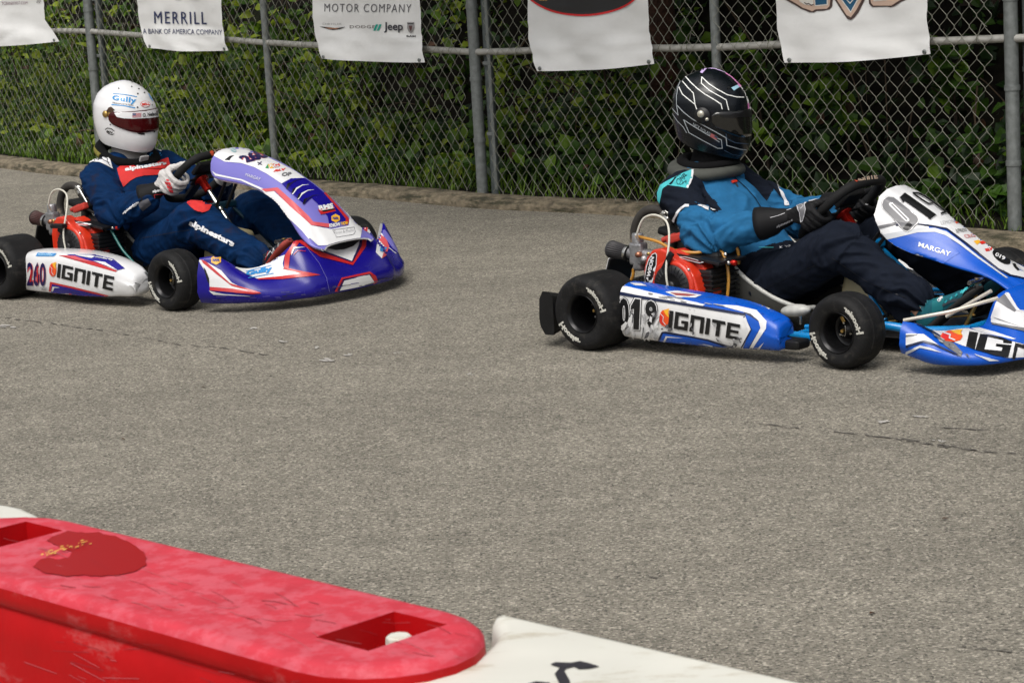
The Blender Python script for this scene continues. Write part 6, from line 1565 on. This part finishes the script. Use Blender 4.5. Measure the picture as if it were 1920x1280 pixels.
CLOTHN = P('charcoal_navy_cloth', (.0085, .0115, .020), rough=.85, var=.2, vscale=30, bump=.35, bscale=420, spec=.1, bdist=.003)
CLOTHB = P('azure_cloth', (.020, .122, .265), rough=.85, var=.16, vscale=28, bump=.35, bscale=420, spec=.1, bdist=.003)
CLOTHC = P('aqua_cloth', (.06, .46, .50), rough=.8, bump=.2, bscale=420, bdist=.002)
CLOTHW = P('white_cloth', (.68, .68, .70), rough=.8, bump=.2, bscale=420, bdist=.002)
KNIT = P('black_knit', (.005, .005, .0055), spec=.15, rough=.95, bump=.5, bscale=220, bdist=.003)
GLOVK = P('black_glove', (.006, .006, .007), spec=.25, rough=.7, bump=.3, bscale=200, bdist=.003)
SILV = P('silver_print', (.50, .50, .52), rough=.5)
def poly(mb, k, bv, f, pts, m_, off=.002, step=4): paint(mb, k, bv, mp(f, *pts), m_, off, step)
def person(k, base, label):
    M = kmat(k); b = Vec(base); root = empty('person', M @ b, k[2]); tag(root, label, 'person'); root['_b'] = tuple(b); return root
def settle(root):
    b = Vec(root['_b']); del root['_b']
    for o in list(COL.objects):
        if o.parent == root: o.location = -b
# ---------------------------------------------------------------- driver of the blue kart
pa = person(KART_A, (.36, 0, .09), 'person in a light blue and navy racing suit and black helmet driving the blue kart')
def A3(u, v): return (1000 + u / 3.5565, 100 + v / 3.5556)
def A5(u, v): return (1420 + u / 3.048, 300 + v / 3.048)
def A6(u, v): return (1230 + u / 9.847, 370 + v / 9.846)
def AG(u, v): return (1420 + u / 7.385, 310 + v / 7.385)
def col_a(reg, t, c):
    if reg in ('thigh', 'shin'): return 'navy'
    if reg == 'torso': return 'navy' if t < .24 else 'blue'
    if reg == 'upper': return 'navy' if t < .55 else 'blue'
    return 'blue'
def suit_art_a(s, k, bv):
    # navy yoke and upper sleeve with the piping along its lower edge
    poly(s, k, bv, A3, [(840, 930), (870, 880), (960, 820), (1090, 780), (1105, 810), (1150, 910), (1200, 1000), (1240, 1040), (1160, 1010), (1080, 1012), (1000, 1015), (950, 1060), (925, 1110), (890, 1070), (850, 1000)], CLOTHN, .0022)
    poly(s, k, bv, A3, [(1420, 740), (1540, 750), (1600, 800), (1640, 900), (1650, 960), (1600, 900), (1540, 830), (1450, 760)], CLOTHN, .0022)
    poly(s, k, bv, A3, [(830, 930), (850, 880), (900, 850), (1000, 800), (1058, 778), (1062, 830), (1030, 902), (980, 895), (900, 880), (865, 905), (845, 1000), (832, 980)], CLOTHC, .0034)
    poly(s, k, bv, A3, [(1055, 780), (1072, 778), (1058, 840), (1032, 902), (1018, 898), (1045, 838)], CLOTHW, .004); poly(s, k, bv, A3, [(905, 875), (930, 850), (945, 830), (955, 832), (920, 880)], CLOTHN, .004)
    letters(s, k, bv, 'OMP', mp(A3, (950, 850), (1005, 805), (1022, 835), (968, 882)), CLOTHN, .0046, bold=.0, step=2)
    line_px(s, k, bv, mp(A3, (940, 835), (985, 812)), .8, CLOTHN, .0046); line_px(s, k, bv, mp(A3, (980, 882), (1020, 850)), .8, CLOTHN, .0046)
    line_px(s, k, bv, [A6(*q) for q in [(330, 440), (345, 390), (400, 290), (470, 200), (540, 160), (600, 160)]], 4.2, CLOTHW, .0036, 4)
    poly(s, k, bv, A6, [(760, 160), (810, 138), (870, 148), (1110, 236), (960, 246), (840, 185)], CLOTHW, .0036)
    poly(s, k, bv, AG, [(270, 255), (300, 330), (350, 370), (445, 545), (380, 562), (360, 470), (300, 350)], CLOTHW, .0034)
    poly(s, k, bv, A3, [(1400, 735), (1430, 700), (1490, 700), (1530, 748), (1440, 735)], CLOTHC, .0034)
    line_px(s, k, bv, mp(A3, (1340, 830), (1420, 900), (1480, 970), (1540, 1070)), 1.2, CLOTHN, .0026)
    letters(s, k, bv, 'M. NO', mp(AG, (300, 1125), (460, 1100), (465, 1130), (310, 1160)), CLOTHW, .003, bold=.01)
    line_px(s, k, bv, mp(AG, (20, 1140), (215, 1140)), 1, CLOTHC, .003)
    line_px(s, k, bv, mp(A5, (430, 560), (520, 620), (620, 690), (800, 770), (850, 790)), .9, BLACKG, .0022, 4); line_px(s, k, bv, mp(A5, (50, 730), (200, 660), (330, 600)), .9, BLACKG, .0022, 4)
JA = dict(spine=[(.40, 0, .185), (.33, 0, .235), (.26, 0, .32), (.185, 0, .42), (.13, 0, .50), (.095, 0, .565)], width=[.150, .166, .172, .176, .155, .08], depth=[.10, .12, .122, .122, .10, .07],
    armR=[(.085, -.175, .515), (.285, -.275, .385), (.512, -.205, .430)], armL=[(.085, .175, .515), (.30, .27, .38), (.53, .20, .435)],
    legR=[(.42, -.098, .188), (.80, -.180, .352), (1.075, -.172, .185)], legL=[(.40, .115, .19), (.80, .20, .350), (1.13, .175, .165)], colour=col_a, legr=[.097, .090, .080, .070, .068], armr=[.072, .068, .066, .060, .044])
body(pa, KART_A, JA, {'navy': CLOTHN, 'blue': CLOTHB}, suit_art_a, seed=1)
cW, upW, axW = swA
lat = Vec((0, 1, 0))
def glove_art_a(g, k, bv):
    poly(g, k, bv, AG, [(540, 540), (590, 500), (660, 485), (655, 560), (665, 620), (630, 770), (600, 790), (585, 640), (550, 590)], P('grey_glove_panel', (.16, .16, .17), rough=.6), .0016)
    line_px(g, k, bv, mp(AG, (545, 545), (590, 505), (660, 487), (655, 540), (690, 500), (760, 490), (850, 460)), 1.5, SILV, .0024, 4)
    line_px(g, k, bv, mp(AG, (545, 545), (560, 600), (585, 650), (605, 785), (630, 770), (668, 610), (655, 540)), 1.3, SILV, .0024, 4); line_px(g, k, bv, mp(AG, (560, 560), (600, 540), (640, 560), (600, 600)), 1.0, SILV, .0024, 4)
    letters(g, k, bv, 'alpinestars', mp(AG, (258, 835), (485, 735), (495, 775), (270, 870)), SILV, .0024, bold=.0, shear=.2)
    line_px(g, k, bv, mp(AG, (180, 725), (280, 700), (380, 665)), .9, SILV, .0022); line_px(g, k, bv, mp(AG, (410, 625), (470, 605)), .9, SILV, .0022)
    line_px(g, k, bv, mp(AG, (960, 550), (990, 555), (1020, 585)), 1.6, SILV, .0024); line_px(g, k, bv, mp(AG, (985, 545), (1015, 540)), 1.3, SILV, .0024)
hand(pa, KART_A, cW + lat * -.152 + upW * -.012, (upW * 1 + lat * .04).normalized(), lat * -1, axW, Vec((.575, -.195, .452)), Vec((.285, -.275, .385)), GLOVK, GLOVK, glove_art_a, .105)
def glove_art_a2(g, k, bv):
    line_px(g, k, bv, mp(AG, (1495, 545), (1520, 515), (1580, 510), (1545, 540), (1510, 550)), 1.2, SILV, .0024, 4)
hand(pa, KART_A, cW + lat * .152 + upW * -.012, (upW * 1 - lat * .04).normalized(), lat, axW, Vec((.59, .195, .455)), Vec((.30, .27, .38)), GLOVK, GLOVK, glove_art_a2, .105)
SKIN = P('skin', (.56, .30, .19), rough=.5, var=.08, vscale=30)
TEAL = P('teal_shoe', (.005, .105, .135), rough=.6, var=.15, vscale=30, bump=.3, bscale=150, bdist=.003); TEAL2 = P('aqua_shoe_detail', (.02, .36, .40), rough=.5); SOLE = P('dark_sole', (.014, .013, .012), rough=.8, bump=.5, bscale=90, bdist=.004)
def shoe_art_a(s, k, bv):
    f = CN
    poly(s, k, bv, f, [(440, 215), (490, 205), (560, 205), (585, 240), (560, 420), (430, 440)], P('mid_teal_strap', (.008, .16, .18), rough=.6), .0016)
    letters(s, k, bv, 'OMP', mp(f, (490, 275), (545, 220), (580, 235), (525, 300)), CLOTHW, .0026, bold=.06)
    for i in range(6):
        x, y = 600 + i * 62, 285 - i * 38; poly(s, k, bv, f, [(x - 18, y + 14), (x + 10, y - 18), (x + 22, y - 4), (x - 4, y + 24)], TEAL2, .0024)
    line_px(s, k, bv, mp(f, (800, 185), (860, 110), (920, 50)), 3, CLOTHC, .0024); poly(s, k, bv, f, [(800, 200), (880, 130), (930, 60), (960, 110), (900, 250), (800, 300)], KNIT, .0016)
    poly(s, k, bv, f, [(560, 320), (680, 260), (800, 240), (790, 270), (660, 300), (560, 350)], P('slate_cloth', (.045, .06, .075), rough=.7), .002)
shoe(pa, KART_A, Vec((1.165, -.172, .085)), Vec((.80, .0, .60)), Vec((0, 1, 0)), TEAL, SOLE, shoe_art_a, SKIN, Vec((.83, -.185, .342)))
shoe(pa, KART_A, Vec((1.165, .175, .085)), Vec((.76, .0, .65)), Vec((0, 1, 0)), TEAL, SOLE, None, SKIN, Vec((.80, .20, .35)))
HBLK = P('matt_black_shell', (.003, .0045, .007), rough=.26, spec=.4, coat=.08, var=.15, vscale=20); VIS_A = P('smoked_visor', (.008, .008, .0075), rough=.07, coat=.5, spec=.6)
IRID = P('pale_trim', (.78, .79, .76), rough=.3); PINK = P('pink_trim', (.75, .22, .55), rough=.35); LILAC = P('lilac_trim', (.60, .45, .75), rough=.35); ICE = P('ice_blue_trim', (.35, .60, .72), rough=.35); DTRIM = P('dark_blue_trim', (.03, .055, .095), rough=.4); GTRIM = P('grey_trim', (.34, .37, .39), rough=.4)
def H4(u, v): return (1230 + u / 6.4, 110 + v / 6.4)
def helm_art_a(mb, k, bv):
    L = lambda pts, w_, m_, o=.0016: line_px(mb, k, bv, mp(H4, *pts), w_ * 1.3, m_, o, 3)
    L([(345, 205), (420, 290), (500, 365), (590, 430), (700, 495), (780, 548), (792, 605)], 1.5, IRID); L([(870, 615), (840, 498), (740, 440), (640, 385), (545, 300), (550, 225), (640, 310), (740, 375), (850, 435), (960, 462), (1050, 466)], 1.4, IRID)
    L([(320, 275), (380, 345), (450, 415), (470, 550), (380, 480), (320, 430), (280, 345)], 1.4, IRID); L([(470, 550), (500, 640), (545, 785)], 1.4, IRID); L([(300, 260), (270, 330), (250, 450), (250, 555), (270, 680), (200, 600)], 1.1, GTRIM); L([(250, 555), (330, 640), (430, 720), (550, 790), (700, 870), (840, 950), (850, 1040), (1000, 1085), (1080, 1095)], 1.3, GTRIM)
    L([(335, 735), (400, 890), (560, 980), (740, 1075), (795, 1075), (785, 975), (740, 955)], 1.2, GTRIM); L([(335, 735), (480, 830), (650, 930), (760, 1000)], 1.1, GTRIM); L([(840, 905), (850, 960), (950, 1010), (1100, 1025)], 1.1, DTRIM); L([(200, 660), (260, 750), (330, 820), (370, 890)], 1.0, GTRIM); L([(820, 1100), (920, 1150), (1020, 1165)], 1.0, DTRIM)
    poly(mb, k, bv, H4, [(528, 170), (570, 110), (625, 108), (555, 182)], LILAC, .0018, 3); L([(620, 113), (700, 120), (780, 145), (830, 165)], 2.0, LILAC); L([(840, 175), (910, 220), (970, 280), (1010, 325)], 2.6, PINK); L([(1010, 325), (1060, 390), (1090, 460), (1105, 540)], 2.4, IRID); L([(1105, 540), (1108, 600)], 2.2, PINK)
    poly(mb, k, bv, H4, [(900, 352), (975, 318), (1000, 345), (930, 388)], ICE, .0018, 3); poly(mb, k, bv, H4, [(975, 318), (1050, 292), (1072, 322), (1000, 345)], PINK, .002, 3)
    letters(mb, k, bv, 'NICK NOLAN', mp(H4, (455, 770), (660, 890), (645, 925), (440, 800)), GTRIM, .0016, bold=.0); poly(mb, k, bv, H4, [(665, 895), (740, 935), (725, 975), (648, 935)], P('muted_red_print', (.35, .10, .10), rough=.4), .0018, 3)
    poly(mb, k, bv, H4, [(705, 918), (742, 936), (735, 955), (700, 938)], DTRIM, .0024, 3)
    L([(530, 190), (520, 270), (440, 370), (360, 450)], .8, BLACKG)
    poly(mb, k, bv, H4, blob(870, 352, 16, 16, 12), BLACKG, .0018, 3)
def visor_art_a(mb, k, bv):
    poly(mb, k, bv, H4, [(775, 620), (1160, 615), (1160, 700), (900, 712), (775, 700)], BLACKG, .0012, 4)
ha, MA = helmet(pa, KART_A, Vec((.112, 0, .822)), R(17), R(7), R(2), HBLK, KNIT, VIS_A, helm_art_a, visor_art_a, vz=(.018, -.074), scl=(.99, 1.0, 1.10), vspan=1.22)
for sy in (-1, 1):
    pv = MB()
    q = MA @ Vec((.018, sy * .135, -.004)); ax_ = (MA.to_3x3() @ Vec((0, sy, 0)))
    pv.lathe([(0, .006), (.030, .005), (.032, 0)], q, ax_, GRILL, 20); pv.lathe([(0, .013), (.012, .012), (.014, .008), (.014, .004)], q + MA.to_3x3() @ Vec((-.004, 0, .006)), ax_, P('visor_screw', (.52, .50, .42), rough=.3, metal=.5), 16); pv.lathe([(0, .012), (.006, .011), (.007, .004)], q + MA.to_3x3() @ Vec((.022, 0, -.010)), ax_, MATS['visor_screw'], 14)
    pv.build('visor_pivot', ha)
nk = MB(); nk.tube(crv([(.095, 0, .545), (.10, 0, .60), (.12, 0, .66), (.125, 0, .72)], 4), [.085, .084, .082, .08, .079, .078, .077, .076, .078, .08, .083, .085, .086], KNIT, 24); nk.build('balaclava', pa)
OLIVE = P('olive_foam', (.055, .058, .050), rough=.8, var=.2, vscale=30)
neck_roll(pa, Vec((.088, 0, .592)), .112, .122, .034, R(4), OLIVE)
neck_roll(pa, Vec((.098, 0, .622)), .100, .100, .022, R(4), KNIT, name='collar_strap')
zp = MB(); zp.box((.222, -.012, .552), (.012, .03, .008), REDS, Matrix.Rotation(.6, 3, 'Y'), .002); zp.tube([(.228, -.012, .545), (.236, -.012, .53)], .004, BLKM, 8); zp.build('zip_pull', pa)
settle(pa)
# ---------------------------------------------------------------- driver of the violet kart
pb = person(KART_B, (.38, 0, .09), 'person in dark blue suit with red chest panel and white helmet driving the violet kart')
CLOTHD = P('deep_blue_cloth', (.0015, .0185, .068), rough=.8, var=.3, vscale=22, bump=.35, bscale=420, spec=.1, bdist=.003, scuff=((.020, .014, .020), .7, (9, 9, 9), .56))
CLOTHR = P('red_cloth', (.56, .018, .016), rough=.75, var=.1, vscale=25, bump=.3, bscale=420, bdist=.003); CLOTHK = P('blackened_cloth', (.012, .013, .022), rough=.85, var=.2, vscale=25)
def B7(u, v): return (150 + u / 5.332, 260 + v / 5.333)
def B1(u, v): return (150 + u / 6.4, 130 + v / 6.4)
def B0(u, v): return (300 + u / 5.565, 270 + v / 5.565)
def suit_art_b(s, k, bv):
    poly(s, k, bv, B7, [(370, 300), (430, 255), (480, 250), (560, 280), (640, 300), (760, 230), (880, 190), (915, 300), (915, 325), (760, 365), (640, 370), (560, 390), (500, 425), (435, 485), (400, 410)], CLOTHR, .0024)
    letters(s, k, bv, 'alpinestars', mp(B7, (448, 290), (862, 220), (866, 275), (455, 340)), CLOTHW, .0036, bold=.05, step=3)
    poly(s, k, bv, B7, [(50, 265), (75, 215), (120, 170), (190, 148), (250, 160), (300, 210), (325, 305), (270, 275), (200, 240), (130, 232)], CLOTHW, .003)
    line_px(s, k, bv, mp(B7, (130, 185), (185, 218), (215, 175), (275, 205), (270, 235), (295, 275)), 1.4, CLOTHK, .004, 3); line_px(s, k, bv, mp(B7, (185, 180), (240, 225), (290, 245)), 1.2, CLOTHK, .004, 3)
    letters(s, k, bv, 'Gully', mp(B7, (690, 150), (805, 130), (812, 175), (690, 195)), CYAN, .0034, bold=.06); line_px(s, k, bv, mp(B7, (675, 213), (815, 170)), 1, CYAN, .0034)
    poly(s, k, bv, B7, [(705, 95), (750, 85), (815, 120), (810, 132), (760, 108)], CLOTHW, .003)
    letters(s, k, bv, 'alpinestars', mp(B7, (425, 735), (580, 615), (592, 655), (425, 765)), CLOTHW, .0034, bold=.06, shear=-.1)
    poly(s, k, bv, B7, [(580, 640), (680, 600), (712, 655), (625, 725), (600, 690)], P('grey_cuff_tab', (.05, .05, .06), rough=.7), .003)
    letters(s, k, bv, 'alpinestars', mp(B0, (318, 785), (790, 1018), (758, 1092), (292, 856)), CLOTHW, .0032, bold=.05, shear=.0, step=2)
    poly(s, k, bv, B0, [(270, 600), (330, 590), (450, 600), (560, 585), (540, 640), (500, 700), (440, 712), (360, 690), (300, 640)], CLOTHR, .003)
    poly(s, k, bv, B7, [(355, 205), (385, 205), (410, 230), (375, 230)], YEL, .003)
    line_px(s, k, bv, mp(B7, (600, 1000), (800, 960), (1000, 925), (1100, 915)), .9, CLOTHK, .0022, 4)
def col_b(reg, t, c):
    return 'blue'
JB = dict(spine=[(.42, 0, .175), (.37, 0, .225), (.31, 0, .31), (.245, 0, .41), (.195, 0, .49), (.160, 0, .545)], width=[.17, .19, .195, .20, .175, .08], depth=[.11, .135, .14, .135, .11, .07],
    armR=[(.165, -.19, .495), (.39, -.285, .36), (.535, -.220, .412)], armL=[(.185, .185, .50), (.42, .28, .38), (.56, .205, .44)],
    legR=[(.44, -.12, .18), (.815, -.185, .318), (1.165, -.172, .165)], legL=[(.44, .12, .18), (.815, .20, .32), (1.13, .175, .165)], colour=col_b)
body(pb, KART_B, JB, {'blue': CLOTHD}, suit_art_b, seed=4)
cW, upW, axW = swB
GLOVW = P('off_white_glove', (.56, .54, .53), rough=.7, var=.1, vscale=60, bump=.3, bscale=200, bdist=.003); GLOVR = P('red_glove_print', (.60, .03, .04), rough=.6)
def glove_art_b(g, k, bv):
    f = B7
    for a in ([(845, 430), (905, 440), (912, 470), (862, 462)], [(862, 470), (918, 474), (925, 505), (880, 500)], [(880, 508), (928, 512), (935, 545), (905, 540)], [(862, 405), (890, 410), (898, 425), (866, 425)]): poly(g, k, bv, f, a, GLOVR, .0016, 3)
    line_px(g, k, bv, mp(f, (940, 460), (1000, 480), (1060, 465)), 1.2, P('grey_seam', (.25, .24, .24), rough=.7), .0016, 3); line_px(g, k, bv, mp(f, (950, 500), (1000, 520), (1050, 500)), 1.2, MATS['grey_seam'], .0016, 3)
    poly(g, k, bv, f, [(985, 290), (1030, 272), (1075, 285), (1070, 305), (1010, 318)], GLOVR, .0016, 3)
    letters(g, k, bv, 'alpine', mp(f, (722, 515), (820, 500), (828, 530), (728, 548)), CLOTHW, .0018, bold=.04, shear=.2); line_px(g, k, bv, mp(f, (755, 660), (742, 560), (860, 552)), 1.0, GLOVR, .0018)
hand(pb, KART_B, cW + lat * -.152 + upW * .0, (upW * 1 + lat * .1).normalized(), lat * -1, axW, Vec((.578, -.185, .462)), Vec((.39, -.285, .36)), GLOVW, GLOVK, glove_art_b, .085, sc=1.18)
hand(pb, KART_B, cW + lat * .152 + upW * .0, (upW * 1 - lat * .1).normalized(), lat, axW, Vec((.575, .19, .465)), Vec((.42, .28, .38)), GLOVW, GLOVK, None, .085, sc=1.12)
SHK = P('dark_shoe', (.016, .018, .028), rough=.6, var=.15, vscale=30, bump=.3, bscale=150, bdist=.003); SOLR = P('dull_red_sole', (.26, .030, .020), rough=.7, var=.2, vscale=40)
def shoe_art_b(s, k, bv):
    f = D4
    line_px(s, k, bv, mp(f, (530, 860), (560, 820), (575, 840), (580, 800), (598, 845), (570, 855)), 1.2, CLOTHW, .0018, 3); line_px(s, k, bv, mp(f, (525, 880), (560, 780), (610, 740)), 1.2, REDG, .0018, 3); line_px(s, k, bv, mp(f, (605, 835), (615, 760), (660, 680)), 2.4, P('grey_shoe_band', (.22, .21, .20), rough=.7), .002, 3)
    letters(s, k, bv, 'ALPINE', mp(f, (490, 870), (500, 830), (510, 835), (500, 876)), CLOTHW, .0018)
shoe(pb, KART_B, Vec((1.205, -.172, .085)), Vec((.74, 0.02, .67)), Vec((.15, 1, 0)), SHK, SOLR, shoe_art_b, None, Vec((.815, -.185, .318)))
shoe(pb, KART_B, Vec((1.165, .175, .08)), Vec((.78, 0, .62)), Vec((0, 1, 0)), SHK, SOLR, None, None, Vec((.815, .2, .32)))
HWHT = P('gloss_white_shell', (.76, .76, .77), rough=.14, coat=.5); VIS_B = P('dark_red_visor', (.050, .002, .003), rough=.08, coat=.2, spec=.4); HBLUE = P('cyan_blue_print', (.02, .26, .60), rough=.3)
def helm_art_b(mb, k, bv):
    f = B1
    letters(mb, k, bv, 'Gully', mp(f, (392, 312), (678, 345), (668, 430), (385, 385)), HBLUE, .0014, bold=.04, space=1.12, step=2); line_px(mb, k, bv, mp(f, (400, 293), (540, 306), (680, 332)), 1.2, HBLUE, .0014, 3); line_px(mb, k, bv, mp(f, (382, 425), (520, 438), (658, 464)), 1.8, HBLUE, .0014, 3)
    letters(mb, k, bv, 'TRANSPORTATION', mp(f, (388, 392), (640, 425), (636, 445), (386, 412)), GREYM, .0014, step=3)
    poly(mb, k, bv, f, blob(783, 420, 60, 38, 18, .0), P('red_outline', (.58, .10, .10), rough=.3), .0012, 3); poly(mb, k, bv, f, blob(783, 420, 54, 33, 18, .0), HWHT, .0018, 3); letters(mb, k, bv, 'BELL', mp(f, (740, 412), (830, 402), (834, 432), (742, 440)), FRED, .0024, bold=.05, step=3)
    for x, y, r in ((465, 232, 9), (620, 210, 9), (625, 157, 8), (718, 192, 7), (705, 236, 9), (693, 295, 11), (772, 282, 9), (690, 458, 11), (862, 430, 7), (366, 665, 8)): poly(mb, k, bv, f, blob(x, y, r, r * .9, 12), BLACKG, .0014, 3)
    line_px(mb, k, bv, mp(f, (305, 722), (330, 705), (375, 712), (412, 742)), 1.3, BLACKG, .0014, 3); line_px(mb, k, bv, mp(f, (320, 750), (350, 775), (385, 785), (410, 775)), 1.3, BLACKG, .0014, 3); letters(mb, k, bv, 'M24', mp(f, (325, 730), (395, 750), (388, 775), (318, 752)), BLACKG, .0014, bold=.02, shear=.2)
    poly(mb, k, bv, f, [(678, 760), (775, 765), (776, 785), (735, 786), (700, 778)], BLACKG, .0014, 3); poly(mb, k, bv, f, [(882, 742), (905, 735), (900, 755), (882, 762)], BLACKG, .0014, 3)
    poly(mb, k, bv, f, [(815, 290), (830, 300), (875, 375), (870, 385), (835, 335)], HBLUE, .0014, 3)
    poly(mb, k, bv, f, [(318, 500), (345, 460), (375, 450), (420, 490), (400, 500), (430, 570), (425, 610), (360, 600), (325, 560)], P('dark_brown_trim', (.06, .03, .015), rough=.4), .0014, 3); poly(mb, k, bv, f, blob(352, 545, 22, 30, 12), BRASS, .002, 3)
def visor_art_b(mb, k, bv):
    f = B1
    poly(mb, k, bv, f, [(395, 500), (500, 515), (640, 515), (800, 500), (960, 465), (960, 570), (820, 585), (640, 595), (520, 590), (440, 572)], HWHT, .0010, 4)
    poly(mb, k, bv, f, [(628, 528), (735, 525), (732, 578), (628, 580)], P('flag_red', (.50, .16, .18), rough=.4), .0018, 3)
    for i in range(3): line_px(mb, k, bv, mp(f, (628, 540 + i * 15), (734, 538 + i * 15)), .7, P('flag_white', (.62, .50, .54), rough=.4), .0022, 3)
    poly(mb, k, bv, f, [(628, 530), (670, 530), (670, 555), (628, 556)], P('flag_blue', (.10, .12, .22), rough=.4), .0026, 3)
    letters(mb, k, bv, 'O. Nelson', mp(f, (750, 530), (930, 505), (930, 555), (750, 575)), BLACKG, .0020, bold=.03, step=3)
hb, MBx = helmet(pb, KART_B, Vec((.160, 0, .780)), R(2), R(5), R(0), HWHT, KNIT, VIS_B, helm_art_b, visor_art_b, vz=(.030, -.064), scl=(1.03, 1.02, 1.08), vspan=1.32)
for sy in (-1, 1):
    pv = MB()
    q = MBx @ Vec((.020, sy * .134, .010)); ax_ = (MBx.to_3x3() @ Vec((0, sy, 0))); pv.lathe([(0, .008), (.013, .007), (.016, .003), (.016, 0)], q, ax_, BRASS, 16); pv.build('visor_pivot', hb)
nk = MB(); nk.tube(crv([(.155, 0, .53), (.165, 0, .58), (.175, 0, .64), (.175, 0, .70)], 4), [.085] * 4 + [.082] * 9, P('grey_balaclava', (.30, .28, .27), rough=.9), 24); nk.build('balaclava', pb)
neck_roll(pb, Vec((.160, 0, .592)), .122, .128, .030, R(22), KNIT, P('yellow_mesh', (.16, .14, .02), rough=.8, var=.5, vscale=150))
lg = MB(); lg.box((.288, -.02, .562), (.012, .05, .055), P('grey_badge', (.30, .30, .30), rough=.6), Matrix.Rotation(.5, 3, 'Y'), .005); lg.build('collar_badge', pb)
settle(pb)
